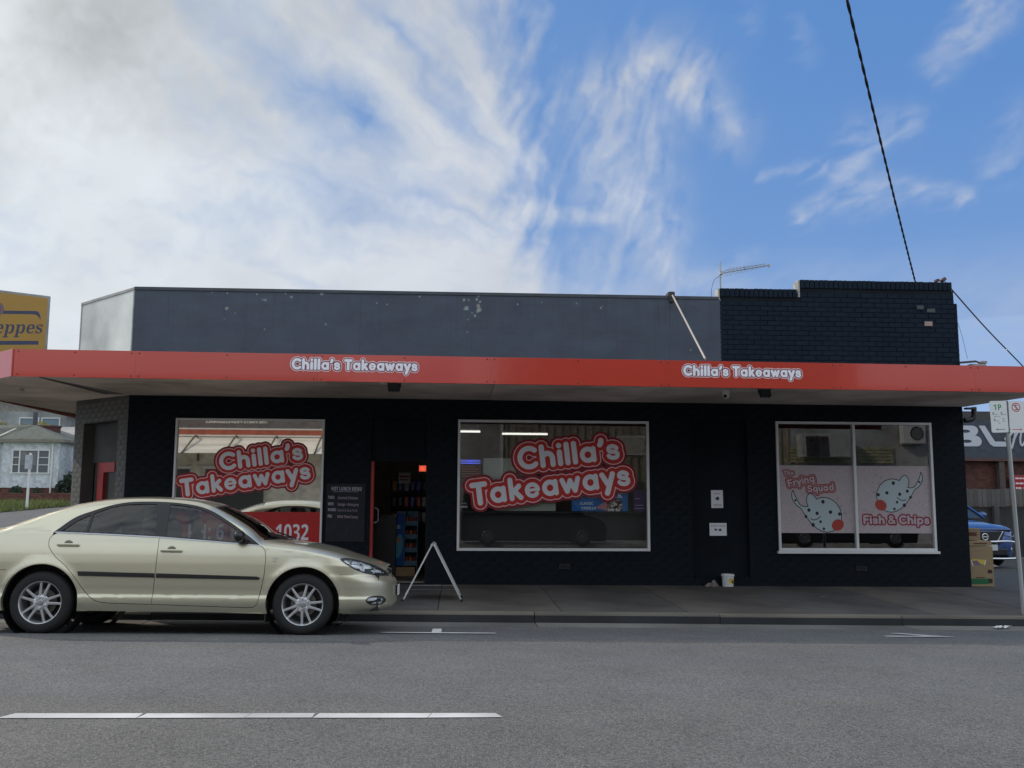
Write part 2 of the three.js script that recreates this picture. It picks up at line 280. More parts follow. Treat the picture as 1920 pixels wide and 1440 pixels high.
// kerb blocks and the concrete gutter
{
  const kerb = new THREE.Group(), gutter = new THREE.Group(); kerb.name = 'kerb'; gutter.name = 'gutter'; scene.add(kerb, gutter);
  for (const o of [kerb, gutter]) tag(o, null, null, null, 'structure');
  const s = poly([[0, -0.2], [0.165, -0.2], [0.168, -0.112], [0.16, -0.03], [0.15, -0.01], [0.128, 0], [0, 0.001]]);
  const kg = slab(s, -1.195, 1.195).rotateY(-Math.PI / 2).scale(1, 1, 1), fg = slab(poly([[0.1655, -0.2], [0.172, -0.2], [0.1735, -0.112], [0.1665, -0.036], [0.1605, -0.032]]), -1.194, 1.194).rotateY(-Math.PI / 2), faceM = rough(0.03, 0.032, 0.036, 0.9, 0.006, lightBlotch), gg = box(2.39, 0.12, 0.375, 0, -0.06, 0, 0.004);  // kerb profile, plus a thin darker strip over its front face
  const km = [rough(0.15, 0.132, 0.108, 0.9, 0.004, blotchTex), rough(0.13, 0.118, 0.1, 0.9, 0.004, blotchTex)], gm = [rough(0.17, 0.163, 0.15, 0.9, 0.003, blotchTex), rough(0.14, 0.136, 0.13, 0.9, 0.003, blotchTex)];
  for (let i = 0; i < 12; i++) {
    const x = -9.84 + i * 2.4 + 0.03, k = part('kerb_block', kg, km[i % 2], kerb); k.position.set(x, pathY(x, 3.7) + 0.002 * (i % 3), 3.552); k.rotation.z = -0.008;
    const f = part('dark_kerb_face', fg, faceM, kerb); f.position.copy(k.position); f.rotation.z = -0.008; const t = part('gutter_tray', gg, gm[(i + 1) % 2], gutter); t.position.set(x + 0.01, roadY(x, 3.9) + 0.003 + 0.002 * (i % 2), 3.913); t.rotation.z = -0.009; t.rotation.x = 0.012;
  }
}
// painted lines
{
  const paint = (c) => rough(c, c, c * 0.98, 0.75, 0.002, lightBlotch), lay = (pts, h = 0.009) => { const v = pts.map(([x, z]) => [x, roadY(x, z) + h, z]); const g = new THREE.BufferGeometry(), f = []; for (let i = 1; i + 1 < v.length; i++) f.push(...v[0], ...v[i], ...v[i + 1]); g.setAttribute('position', new THREE.Float32BufferAttribute(f, 3)); g.setAttribute('uv', new THREE.Float32BufferAttribute(f.filter((_, k) => k % 3 !== 1), 2)); g.computeVertexNormals(); if (g.attributes.normal.getY(0) < 0) { const q = g.attributes.position; for (let i = 0; i < q.count; i += 3) { const b = [q.getX(i + 1), q.getY(i + 1), q.getZ(i + 1)]; q.setXYZ(i + 1, q.getX(i + 2), q.getY(i + 2), q.getZ(i + 2)); q.setXYZ(i + 2, ...b); } g.computeVertexNormals(); } return g; };
  const rect = (x0, x1, z0, z1) => { const n = Math.max(1, Math.round((x1 - x0) / 0.3)), out = []; for (let i = 0; i < n; i++) { const a = lerp(x0, x1, i / n), b = lerp(x0, x1, (i + 1) / n), k = Math.max(1, Math.round((z1 - z0) / 0.1)); for (let j = 0; j < k; j++) { const c = lerp(z0, z1, j / k), d = lerp(z0, z1, (j + 1) / k); out.push(lay([[a, d], [b, d], [b, c], [a, c]])); } } return out; };
  const dash = [];
  const cut = [-2.74, -1.91, -1.27, -0.86, -0.16, 0.27];
  for (let i = 0; i < 5; i++) { const a = cut[i] + (i ? 0.002 : 0), b = cut[i + 1] - (i < 4 ? 0.002 : 0), k = i === 4 ? -0.045 : 0.02 * (i % 2 ? 1 : -1), z0 = 9.965 + 0.004 * (i % 2), z1 = 10.095 - 0.003 * (i % 3); dash.push(lay([[a - (i ? 0.012 : 0), z1], [b - 0.012 * (i < 4) + (i === 4 ? 0.02 : 0), z1 - 0.01 * (i === 4)], [b + k * 0.5, z0], [a + (i ? 0.012 : 0.05), z0]], 0.005)); }
  struct('centre_line', merge(dash), paint(0.62));
  struct('parking_bay_mark', merge([...rect(-0.85, 0.44, 5.02, 5.15), ...rect(-0.285, -0.175, 4.46, 5.02)]), paint(0.66));
  struct('parking_arrow_mark', merge([...rect(4.93, 5.58, 5.06, 5.19), ...[0, 1, 2, 3].map((i) => { const f = (t) => [[lerp(5.2, 5.5, t), lerp(4.64, 5.19, t)], [lerp(5.32, 5.74, t), lerp(4.62, 5.2, t)]], p = f(i / 4), q = f((i + 1) / 4); return lay([q[0], q[1], p[1], p[0]]); })]), paint(0.66));
}
// ------------------------------------------------------------------ rounded bubble lettering, drawn as strokes
const A = (x, y, r, a0, a1, cw) => ['A', x, y, r, a0, a1, cw], P = (...p) => ['P', p], B = (...p) => ['B', p];
const GL = {
  C: [0.82, A(0.47, 0.5, 0.4, 48, 312)], h: [0.64, P(0.1, 0.1, 0.1, 0.9), A(0.32, 0.38, 0.22, 180, 0, 1), P(0.54, 0.38, 0.54, 0.1)], i: [0.2, P(0.1, 0.1, 0.1, 0.6), P(0.1, 0.88, 0.1, 0.885)], l: [0.2, P(0.1, 0.1, 0.1, 0.9)],
  a: [0.72, A(0.35, 0.35, 0.25, 0, 360), P(0.61, 0.1, 0.61, 0.6)], "'": [0.2, P(0.14, 0.9, 0.13, 0.82, 0.07, 0.72)], s: [0.56, B(0.46, 0.5, 0.38, 0.64, 0.1, 0.64, 0.1, 0.48, 0.1, 0.3, 0.48, 0.42, 0.48, 0.23, 0.48, 0.04, 0.16, 0.06, 0.08, 0.2)],
  T: [0.7, P(0.07, 0.88, 0.63, 0.88), P(0.35, 0.88, 0.35, 0.1)], k: [0.58, P(0.1, 0.1, 0.1, 0.9), P(0.46, 0.6, 0.14, 0.33), P(0.24, 0.41, 0.5, 0.1)], e: [0.66, P(0.1, 0.36, 0.58, 0.36), A(0.34, 0.35, 0.245, 2, 318)], w: [0.86, P(0.07, 0.6, 0.25, 0.1, 0.43, 0.55, 0.61, 0.1, 0.79, 0.6)],
  y: [0.6, P(0.06, 0.6, 0.3, 0.12), P(0.54, 0.6, 0.2, -0.2)], F: [0.6, P(0.1, 0.1, 0.1, 0.9, 0.55, 0.9), P(0.1, 0.5, 0.48, 0.5)], r: [0.44, P(0.1, 0.1, 0.1, 0.6), A(0.33, 0.36, 0.23, 180, 75, 1)], n: [0.64, P(0.1, 0.1, 0.1, 0.6), A(0.32, 0.38, 0.22, 180, 0, 1), P(0.54, 0.38, 0.54, 0.1)],
  g: [0.72, A(0.35, 0.35, 0.25, 0, 360), P(0.61, 0.6, 0.61, 0), A(0.37, 0, 0.24, 0, -130, 1)], S: [0.68, B(0.58, 0.74, 0.5, 0.96, 0.1, 0.96, 0.1, 0.7, 0.1, 0.42, 0.6, 0.58, 0.6, 0.29, 0.6, 0.02, 0.16, 0.04, 0.08, 0.26)], q: [0.72, A(0.35, 0.35, 0.25, 0, 360), P(0.61, 0.6, 0.61, -0.2)],
  u: [0.64, P(0.1, 0.6, 0.1, 0.32), A(0.32, 0.32, 0.22, 180, 360), P(0.54, 0.6, 0.54, 0.1)], d: [0.72, A(0.35, 0.35, 0.25, 0, 360), P(0.61, 0.1, 0.61, 0.9)], p: [0.72, A(0.37, 0.35, 0.25, 0, 360), P(0.11, 0.6, 0.11, -0.2)],
  '&': [0.76, B(0.66, 0.1, 0.4, 0.5, 0.16, 0.62, 0.16, 0.75, 0.16, 0.94, 0.48, 0.94, 0.48, 0.74, 0.48, 0.56, 0.08, 0.5, 0.08, 0.28, 0.08, 0.02, 0.5, 0.02, 0.64, 0.4)], ' ': [0.26],
};
function wordWidth(w, gap) { return [...w].reduce((s, c) => s + GL[c][0] + gap, -gap); }
const THIN = { e: 0.8, s: 0.8, a: 0.9, '&': 0.72, S: 0.85, g: 0.85, q: 0.88, d: 0.88, p: 0.88, k: 0.94, w: 0.92, C: 0.96 };
// strokes the word with its baseline left end at (x, y) px, cap height h px, drawn to a total width of `width` px, turned by `tilt`
function word(c, w, x, y, h, width, tilt, stroke, colour, gap = 0.13) {
  const k = width / (wordWidth(w, gap) * h);
  let at = 0;
  c.lineCap = c.lineJoin = 'round'; c.strokeStyle = colour;
  for (const ch of w) {
    const [adv, ...prims] = GL[ch];
    prims.forEach((q, n) => {
      c.save(); c.translate(x, y); c.rotate(tilt); c.scale(h * k, -h); c.beginPath();
      if (q[0] === 'A') {
        const [, cx, cy, r, a0, a1] = q, m = 40;
        for (let i = 0; i <= m; i++) { const t = lerp(a0, a1, i / m) * Math.PI / 180, X = at + cx + r * Math.cos(t), Y = cy + r * Math.sin(t); i ? c.lineTo(X, Y) : c.moveTo(X, Y); }
      } else if (q[0] === 'P') { const p = q[1]; c.moveTo(at + p[0], p[1]); for (let i = 2; i < p.length; i += 2) c.lineTo(at + p[i], p[i + 1]); } else { const p = q[1]; c.moveTo(at + p[0], p[1]); for (let i = 2; i < p.length; i += 6) c.bezierCurveTo(at + p[i], p[i + 1], at + p[i + 2], p[i + 3], at + p[i + 4], p[i + 5]); }
      c.restore();
      c.lineWidth = stroke * h * (stroke < 0.35 ? (ch === 'e' && n === 0 ? 0.55 : THIN[ch] ?? 1) : 1); c.stroke();
    });
    at += adv + gap;
  }
}
// traces the outer outlines of what is drawn (alpha) on a canvas, in canvas px
function outlines(canvas, step = 2, limit = 100) {
  const w = canvas.width, h = canvas.height, d = canvas.getContext('2d').getImageData(0, 0, w, h).data, nx = Math.floor(w / step), ny = Math.floor(h / step);
  const on = (i, j) => i >= 0 && j >= 0 && i < nx && j < ny && d[((j * step + (step >> 1)) * w + i * step + (step >> 1)) * 4 + 3] > limit;
  const seen = new Set(), loops = [];
  for (let j = 0; j < ny; j++) for (let i = 0; i < nx; i++) {
    if (!on(i, j) || on(i - 1, j) || seen.has(j * nx + i)) continue;
    // follow the boundary edges, keeping the filled cell on the right hand
    let x = i, y = j + 1, dir = 3; const loop = [], start = x + ',' + y + ',' + dir; let guard = 0;
    const DX = [1, 0, -1, 0], DY = [0, 1, 0, -1];
    const cell = (cx, cy, dr, side) => { const rx = [0, -1, -1, 0][dr], ry = [0, 0, -1, -1][dr], lx = [0, 0, -1, -1][dr], ly = [-1, 0, 0, -1][dr]; return side ? on(cx + rx, cy + ry) : on(cx + lx, cy + ly); };
    do {
      loop.push([x, y]);
      if (dir === 3) seen.add((y - 1) * nx + x);
      x += DX[dir]; y += DY[dir];
      const r = cell(x, y, dir, true), l = cell(x, y, dir, false);
      if (l) dir = (dir + 3) % 4; else if (!r) dir = (dir + 1) % 4;
    } while (x + ',' + y + ',' + dir !== start && guard++ < 40000);
    loops.push(loop.map(([a, b]) => [a * step, b * step]));
  }
  const smooth = loops.map((l) => { const n = l.length, out = []; for (let i = 0; i < n; i++) { let sx = 0, sy = 0; for (let k = -3; k <= 3; k++) { const p = l[(i + k + n) % n]; sx += p[0]; sy += p[1]; } out.push([sx / 7, sy / 7]); } return out.filter((_, i) => i % 3 === 0); });
  return smooth.filter((l) => l.length > 8);
}
const area = (l) => l.reduce((s, p, i) => { const q = l[(i + 1) % l.length]; return s + p[0] * q[1] - q[0] * p[1]; }, 0) / 2;
// a thin cut vinyl sheet in the outline of the print, facing +z; px canvas pixels over `w` x `h` metres with its lower left corner at 0, 0
function vinyl(draw, w, h, px, thick = 0.0015) {
  const c = document.createElement('canvas'); c.width = Math.round(w * px); c.height = Math.round(h * px); const x = c.getContext('2d'); draw(x, c.width, c.height);
  const loops = outlines(c).filter((l) => Math.abs(area(l)) > 60).sort((a, b) => Math.abs(area(b)) - Math.abs(area(a)));
  const inside = (p, l) => { let r = false; for (let i = 0, j = l.length - 1; i < l.length; j = i++) if ((l[i][1] > p[1]) !== (l[j][1] > p[1]) && p[0] < ((l[j][0] - l[i][0]) * (p[1] - l[i][1])) / (l[j][1] - l[i][1]) + l[i][0]) r = !r; return r; };
  const shapes = [];
  for (const l of loops) if (!shapes.some((s) => inside(l[0], s))) shapes.push(l);
  const t = new THREE.CanvasTexture(c); t.colorSpace = THREE.SRGBColorSpace; t.magFilter = THREE.LinearFilter;
  const geos = shapes.map((l) => { const s = new THREE.Shape(l.map(([a, b]) => new THREE.Vector2(a / px, (c.height - b) / px))), g = new THREE.ExtrudeGeometry(s, { depth: thick, bevelEnabled: false }); const p = g.attributes.position, uv = g.attributes.uv; for (let i = 0; i < p.count; i++) uv.setXY(i, p.getX(i) / w, p.getY(i) / h); return g; });
  return [merge(geos), t];
}
// ------------------------------------------------------------------ the takeaway shop
const XL = -5.48, XR = 8.755, HOLES = [[-4.695, -2.245, 0.573, 2.74], [-0.017, 3.23, 0.573, 2.76], [5.43, 8.175, 0.585, 2.783], [-1.462, -0.542, 0.05, 2.765], [3.975, 4.93, 0.12, 2.765]];
const [W1, W2, W3, DOOR, BLANK] = HOLES;
const DARK = [0.0075, 0.0115, 0.017], NAVY = [0.0045, 0.011, 0.022];
const matte = { specularIntensity: 0.35 }, wallMat = rough(...DARK, 0.75, 0.0015, lightBlotch, matte), brickMats = [[1, 1, 1], [0.86, 0.9, 0.9], [1.16, 1.1, 1.06]].map((k) => rough(NAVY[0] * k[0], NAVY[1] * k[1], NAVY[2] * k[2], 0.7, 0.002, lightBlotch, matte));
const shop = thing('takeaway_shop', 'single-storey dark painted corner takeaway shop with red awning fascia', 'shop', [0, 0, 0]);
{
  const s = poly([[XL, -0.12], [XR, -0.12], [XR, 3.3], [XL, 3.3]]);
  for (const [x0, x1, y0, y1] of HOLES) s.holes.push(new THREE.Path([[x0, y0], [x0, y1], [x1, y1], [x1, y0]].map((p) => new THREE.Vector2(...p))));
  part('wall', slab(s, -0.24, 0), wallMat, shop);
  // bricks of the street wall: courses of proud faces cut at the openings
  const BL = 0.23, BH = 0.076, J = 0.01, list = [];
  let course = 0;
  for (let y = -0.03; y < 3.08; y += BH + J, course++) {
    const cuts = HOLES.filter((h) => y + BH > h[2] - 0.004 && y < h[3] + 0.004 && !(h === BLANK && y < 0.1)).map((h) => [h[0] - 0.002, h[1] + 0.002]);
    let runs = [[XL + 0.004, XR - 0.004]];
    for (const [a, b] of cuts) runs = runs.flatMap(([c, d]) => (b <= c || a >= d ? [[c, d]] : [[c, a], [b, d]].filter(([e, f]) => f - e > 0.02)));
    for (const [a, b] of runs) {
      let x = Math.floor((a - XL) / (BL + J)) * (BL + J) + XL + (course % 2 ? (BL + J) / 2 : 0) - (BL + J);
      for (; x < b; x += BL + J) { const p = Math.max(a, x), q = Math.min(b, x + BL); if (q - p > 0.02) list.push([p, q, y]); }
    }
  }
  const r = mulberry(9), g = uvm(new RoundedBoxGeometry(1, 1, 0.02, 1, 0.006)), bricks = new THREE.InstancedMesh(g, rough(...DARK, 0.75, 0.0012, lightBlotch, matte), list.length), m = new THREE.Matrix4(), c = new THREE.Color();
  list.forEach(([a, b, y], i) => { m.makeScale(b - a, BH, 1).setPosition((a + b) / 2, y + BH / 2, -0.0088 + r() * 0.0006); bricks.setMatrixAt(i, m); const k = 0.93 + 0.14 * r(); bricks.setColorAt(i, c.setRGB(k, k * (0.98 + 0.04 * r()), k * (0.97 + 0.06 * r()))); });
  bricks.name = 'brickwork'; bricks.userData.kind = 'stuff'; bricks.castShadow = bricks.receiveShadow = true; shop.add(bricks);
  // the other walls, roof, floor
  const side = [], level = (y0, y1) => uvm(slab(poly([[-6.6, 11.9], [-6.6, 1.75], [-5.15, 0.26], [XR - 0.26, 0.26], [XR - 0.26, 11.9]]), y0, y1).rotateX(-Math.PI / 2).applyMatrix4(new THREE.Matrix4()));
  side.push(span(XR - 0.24, XR - 0.001, -0.12, 4.6, -12, -0.241), span(-6.88, XR - 0.241, -0.12, 4.6, -12.24, -12.001), span(-6.88, -6.64, -0.12, 4.6, -12, -1.6), level(4.25, 4.35));
  part('wall', merge(side), wallMat, shop);
  part('floor', level(-0.02, 0.06), rough(0.1, 0.085, 0.07, 0.5, 0.0005), shop);
  part('ceiling', level(2.95, 3.02), rough(0.5, 0.49, 0.46), shop);
  part('interior_wall', merge([span(-6.6, XR - 0.25, 0.06, 2.95, -4.85, -4.7), span(-3.0, -2.9, 0.06, 2.95, -4.69, -0.25), span(4.0, 4.1, 0.06, 2.95, -4.69, -0.25)]), rough(0.36, 0.33, 0.28), shop);
  // corner splay at 45 degrees, with its recessed doorway
  const sp = new THREE.Group(); sp.name = 'corner_wall'; sp.position.set(XL, 0, 0); sp.rotation.y = -Math.PI / 4; shop.add(sp);
  // local x runs from the street corner (0) back along the splay to -1.98; local +z faces the corner
  const grey = rough(0.085, 0.087, 0.085, 0.75, 0.0015, lightBlotch), SW = 1.98, dL = -1.62, dR = -0.06;
  const ss = poly([[-SW, -0.12], [0, -0.12], [0, 3.3], [-SW, 3.3]]); ss.holes.push(new THREE.Path([[dL, 0.06], [dL, 2.72], [dR - 0.28, 2.72], [dR - 0.28, 0.06]].map((p) => new THREE.Vector2(...p))));
  part('splay_wall', slab(ss, -0.22, 0), grey, sp);
  const list2 = [];
  for (let y = -0.03, k = 0; y < 3.05; y += BH + J, k++) for (const [a, b] of y > 2.7 ? [[-SW + 0.003, -0.003]] : [[-SW + 0.003, dL - 0.002], [dR - 0.278, -0.003]]) for (let x = -SW - (k % 2) * 0.12; x < b; x += BL + J) { const p = Math.max(a, x), q = Math.min(b, x + BL); if (q - p > 0.02) list2.push([p, q, y]); }
  const b2 = new THREE.InstancedMesh(g, rough(0.12, 0.12, 0.115, 0.75, 0.0015, lightBlotch), list2.length);
  list2.forEach(([a, b, y], i) => { m.makeScale(b - a, BH, 1).setPosition((a + b) / 2, y + BH / 2, -0.0075 + r() * 0.001); b2.setMatrixAt(i, m); const k = 0.95 + 0.1 * r(); b2.setColorAt(i, c.setRGB(k, k, k)); });
  b2.name = 'brickwork'; b2.userData.kind = 'stuff'; sp.add(b2);
  part('door_infill', merge([span(dL, dR - 0.28, 2.03, 2.72, -0.3, -0.2), span(-0.98, dR - 0.28, 0.06, 2.03, -0.3, -0.2)]), grey, sp);
  part('door_frame', merge([span(-1.34, -1.14, 0.06, 2.03, -0.25, -0.17), span(-1.14, -0.74, 1.86, 2.03, -0.25, -0.17), span(-1.4, -1.34, 0.06, 2.03, -0.26, -0.19)]), rough(0.42, 0.026, 0.024, 0.45), sp, 'red painted doorframe set back in the splayed corner');
  part('glazing', span(-1.14, -0.981, 0.06, 1.86, -0.235, -0.225), mat(0.05, 0.055, 0.05, 0.05), sp);
  part('recess_back', span(dL, -1.4, 0.06, 2.03, -0.32, -0.24), grey, sp);

  // parapet above the awning: sheet cladding on the left, painted brick on the right
  const parapet = new THREE.Group(); parapet.name = 'parapet'; shop.add(parapet);
  const PX1 = 4.53;
  const skin = canvasTex(2048, 256, (x, w, h) => {
    const n = mulberry(31), sc = w / 10.02; x.fillStyle = 'rgb(78,88,104)'; x.fillRect(0, 0, w, h);
    for (let i = 0; i < 2600; i++) { const k = n(), a = 0.02 + 0.05 * n(); x.fillStyle = k > 0.5 ? `rgba(100,112,128,${a})` : `rgba(56,64,78,${a})`; const W = 6 + n() * 60, H = 4 + n() * 50; x.beginPath(); x.ellipse(n() * w, n() * h, W, H * 0.7, 0, 0, 7); x.fill(); }
    for (let i = 0; i < 150; i++) { const k = n(); x.fillStyle = `rgba(48,56,70,${0.04 + 0.08 * n()})`; const X = n() * w; x.fillRect(X, 0, 1 + n() * 7, h * (0.2 + k * 0.7)); }
    const lichen = (px, py, rr) => { const X = (px + 5.48) * sc, Y = (4.94 - py) / 1.25 * h; for (let i = 0; i < 7; i++) { x.fillStyle = `rgba(${150 + n() * 40},${162 + n() * 34},${150 + n() * 34},${0.35 + 0.4 * n()})`; x.beginPath(); x.ellipse(X + (n() - 0.5) * rr * sc * 0.9, Y + (n() - 0.5) * rr * sc * 0.9, rr * sc * (0.35 + 0.45 * n()), rr * sc * (0.35 + 0.4 * n()), n() * 3, 0, 7); x.fill(); } };
    for (const [a, b, c2] of [[-3.95, 4.6, 0.038], [-3.35, 4.77, 0.02], [-3.3, 4.76, 0.025], [-2.87, 4.82, 0.026], [-2.35, 4.9, 0.045], [-2.28, 4.36, 0.018], [-3.95, 4.87, 0.02], [-3.45, 4.86, 0.02], [-4.2, 4.88, 0.014], [-2.97, 4.88, 0.016], [-3.8, 4.53, 0.012], [-3.98, 4.43, 0.012], [-3.3, 4.26, 0.015], [-0.7, 4.87, 0.02], [-1.25, 4.72, 0.014], [-1.43, 4.74, 0.014], [0.06, 4.82, 0.026], [0.14, 4.82, 0.02], [0.1, 4.68, 0.05], [0.31, 4.65, 0.055], [0.3, 4.72, 0.04], [0.28, 4.84, 0.03], [0.3, 4.9, 0.03], [0.33, 4.79, 0.025], [0.25, 4.55, 0.028], [0.2, 4.6, 0.018], [0.13, 4.48, 0.014], [0.12, 4.26, 0.016], [0.98, 4.76, 0.02], [1.4, 4.8, 0.013], [2.0, 4.79, 0.016], [2.42, 4.72, 0.02], [2.45, 4.75, 0.012], [3.98, 4.0, 0.016], [1.75, 3.8, 0.014]]) lichen(a, b, c2);
  });
  const skinMat = mat(0.62, 0.62, 0.64, 0.5, { map: skin, bumpMap: bumpTex, bumpScale: 0.0006 });
  const cutsP = [XL, -3.62, -1.7, 0.2, 2.1, 3.62, PX1];
  for (let i = 0; i < 6; i++) {
    const a = cutsP[i] + (i ? 0.0008 : 0), b = cutsP[i + 1] - 0.0008, q = span(a, b, 3.31, 4.92, -0.02, 0.004 + 0.0005 * (i % 2), 0.0006), p = q.attributes.position, uv = q.attributes.uv;
    for (let k = 0; k < p.count; k++) uv.setXY(k, (p.getX(k) + 5.48) / 10.02, (p.getY(k) - 3.69) / 1.25);
    part('cladding_panel', q, skinMat, parapet);
  }
  part('backing_wall', span(XL, PX1 - 0.01, 3.3, 4.9, -0.2, -0.021), wallMat, parapet);
  part('capping', merge([span(XL - 0.01, 3.6, 4.9, 4.955, -0.22, 0.022, 0.004), span(3.6, PX1 - 0.04, 4.9, 4.952, -0.22, 0.02, 0.004)]), rough(0.05, 0.058, 0.07, 0.5), parapet);
  // splay cladding
  const sp2 = new THREE.Group(); sp2.name = 'corner_parapet'; sp2.position.set(XL, 0, 0); sp2.rotation.y = -Math.PI / 4; shop.add(sp2);
  part('corner_sheet', span(-1.985, -0.004, 3.31, 4.9, -0.1, 0.006), rough(0.64, 0.655, 0.62, 0.4, 0.0006, blotchTex), sp2, 'pale grey sheet on the splayed corner of the parapet');
  part('capping', merge([span(-2.0, 0.005, 4.9, 4.95, -0.12, 0.02, 0.004), span(-0.03, 0.004, 3.31, 4.9, 0.006, 0.016, 0.002), span(-2.0, -1.97, 3.31, 4.9, 0.006, 0.014, 0.002)]), rough(0.3, 0.31, 0.3, 0.5), sp2);
  part('side_parapet', span(-6.89, -6.7, 3.3, 4.9, -12, -1.42), wallMat, shop);
  // painted brick parapet with a stepped soldier course
  const bk = new THREE.Group(); bk.name = 'brick_parapet'; shop.add(bk);
  part('core', merge([span(PX1 - 0.02, XR, 3.3, 4.9, -0.24, -0.002), span(PX1 - 0.02, 5.94, 4.9, 4.96, -0.24, -0.002), span(5.94, 8.7, 4.9, 5.13, -0.24, -0.002)]), wallMat, bk);
  const bp = [];
  for (let y = 3.34, k = 0; y < 5.1; y += BH + J, k++) {
    const a = y > 4.87 ? 5.94 : PX1 - 0.02, b = y > 4.87 ? 8.7 : XR; if (y + BH > 5.13) break;
    for (let x = PX1 - 0.02 - (k % 2) * 0.12; x < b; x += BL + J) { const p = Math.max(a, x), q = Math.min(b, x + BL); if (q - p > 0.02) bp.push([p, q, y]); }
  }
  const unit = uvm(new RoundedBoxGeometry(BL, BH, 0.024, 1, 0.005));
  const pale = rough(0.16, 0.16, 0.15, 0.8, 0.002, lightBlotch);
  for (const [a, b, y] of bp) { const o = part('brick', unit, brickMats[Math.floor(r() * 3)], bk); o.scale.x = (b - a) / BL; o.position.set((a + b) / 2, y + BH / 2, -0.006 + r() * 0.003); o.rotation.z = (r() - 0.5) * 0.006; }
  const sold = uvm(new RoundedBoxGeometry(0.076, 0.148, 0.27, 1, 0.006));
  for (let x = PX1 + 0.02; x < 5.88; x += 0.0855) { const o = part('soldier_brick', sold, brickMats[Math.floor(r() * 3)], bk); o.position.set(x + 0.01, 5.03 + (r() - 0.5) * 0.006, -0.118 + r() * 0.003); }
  for (let x = 5.985; x < 8.69; x += 0.0855) { const o = part('soldier_brick', sold, brickMats[Math.floor(r() * 3)], bk); o.position.set(x, 5.205 + (r() - 0.5) * 0.006, -0.118 + r() * 0.003); }
  part('end_render', merge([span(PX1 - 0.045, PX1 - 0.022, 4.9, 5.1, -0.24, 0.005), span(5.905, 5.935, 4.97, 5.27, -0.24, 0.008)]), rough(0.42, 0.42, 0.4, 0.85), bk);
  part('wall_patch', merge([span(8.02, 8.14, 4.78, 4.85, 0.005, 0.03, 0.006), span(8.2, 8.35, 4.73, 4.8, 0.005, 0.02, 0.004)]), rough(0.06, 0.065, 0.07, 0.6), bk);
  part('meter_plate', span(8.15, 8.29, 4.49, 4.57, 0.005, 0.016, 0.002), rough(0.42, 0.28, 0.26, 0.7, 0.001, blotchTex), bk, 'small faded pink plate on the dark brick parapet');
}
// windows: aluminium frame, one or two panes, sill
function win([x0, x1, y0, y1], label, mullion, pane, fw = 0.042) {
  const w = new THREE.Group(); w.name = 'window'; shop.add(w); w.userData.label = label;
  const z0 = -0.06, z1 = 0.03, r = 0.004;
  part('frame', merge([span(x0, x0 + fw, y0, y1, z0, z1, r), span(x1 - fw, x1, y0, y1, z0, z1, r), span(x0 + fw, x1 - fw, y1 - fw, y1, z0, z1 - 0.002, r), span(x0 + fw, x1 - fw, y0, y0 + fw * 1.1, z0, z1 - 0.002, r)]), M.alu, w);
  const xs = mullion ? [x0 + fw, mullion, x1 - fw] : [x0 + fw, x1 - fw];
  if (mullion) part('mullion', span(mullion - 0.022, mullion + 0.022, y0 + fw, y1 - fw, z0, z1 - 0.004, r), M.alu, w);
  for (let i = 0; i + 1 < xs.length; i++) part('pane', quad([xs[i], y0 + fw, -0.022], [xs[i + 1], y0 + fw, -0.022], [xs[i + 1], y1 - fw, -0.022], [xs[i], y1 - fw, -0.022]), pane, w);
  return w;
}
const tintFilm = mat(0.6, 0.575, 0.52, 0.015, { metalness: 1 });
win(W1, 'big left window with mirror-like tinted glass', 0, tintFilm, 0.034);
win(W2, 'wide middle window with clear glass', 0, M.pane);
const w3 = win(W3, 'right window of two panes', 6.795, mat(0.8, 0.84, 0.83, 0, { transmission: 1, ior: 2.1, thickness: 0 }));
part('sill', span(W3[0] - 0.03, W3[1] + 0.03, W3[2] - 0.045, W3[2] - 0.002, -0.05, 0.07, 0.006), M.alu, w3);
// doorway: transom infill, threshold, open red door with a pull handle
part('transom_panel', span(DOOR[0] + 0.003, DOOR[1] - 0.003, 2.05, DOOR[3] - 0.003, -0.14, -0.045), wallMat, shop);
part('threshold', merge([span(DOOR[0], DOOR[1], -0.02, 0.052, -0.24, -0.02, 0.004), span(DOOR[0] + 0.02, DOOR[1] + 0.02, -0.02, 0.02, -0.02, 0.05, 0.004)]), rough(0.34, 0.32, 0.29, 0.7, 0.001, blotchTex), shop);
{
  const d = new THREE.Group(); d.name = 'door'; d.position.set(DOOR[0] + 0.012, 0.06, -0.06); d.rotation.y = 1.63; shop.add(d);
  part('leaf', merge([span(0.04, 0.86, 0, 1.98, -0.02, 0.02, 0.003)]), rough(0.4, 0.03, 0.027, 0.45), d, 'red door leaf swung open into the shop');
  part('stile', span(0, 0.038, 0, 1.98, -0.021, 0.021, 0.003), rough(0.45, 0.36, 0.3, 0.6), d);
  part('handle', hose([[0.78, 0.95, 0.02], [0.78, 0.97, 0.09], [0.78, 1.08, 0.1], [0.78, 1.19, 0.09], [0.78, 1.21, 0.02]], 0.011, 16, 6), M.whitePaint, d);
  part('door_jamb', span(DOOR[0] - 0.001, DOOR[0] + 0.05, 0.052, 2.049, -0.2, -0.018, 0.003), rough(0.42, 0.032, 0.028, 0.45), shop, 'red painted jamb on the left of the open doorway');
}
// the blanked doorway
part('blank_door', merge([span(BLANK[0] + 0.004, BLANK[1] - 0.004, BLANK[2] + 0.03, BLANK[3] - 0.004, -0.2, -0.09), span(BLANK[0] + 0.02, BLANK[1] - 0.02, BLANK[2], BLANK[2] + 0.035, -0.2, 0.012, 0.006)]), rough(DARK[0] * 0.85, DARK[1] * 0.9, DARK[2] * 0.95, 0.7, 0.001, lightBlotch, matte), shop);
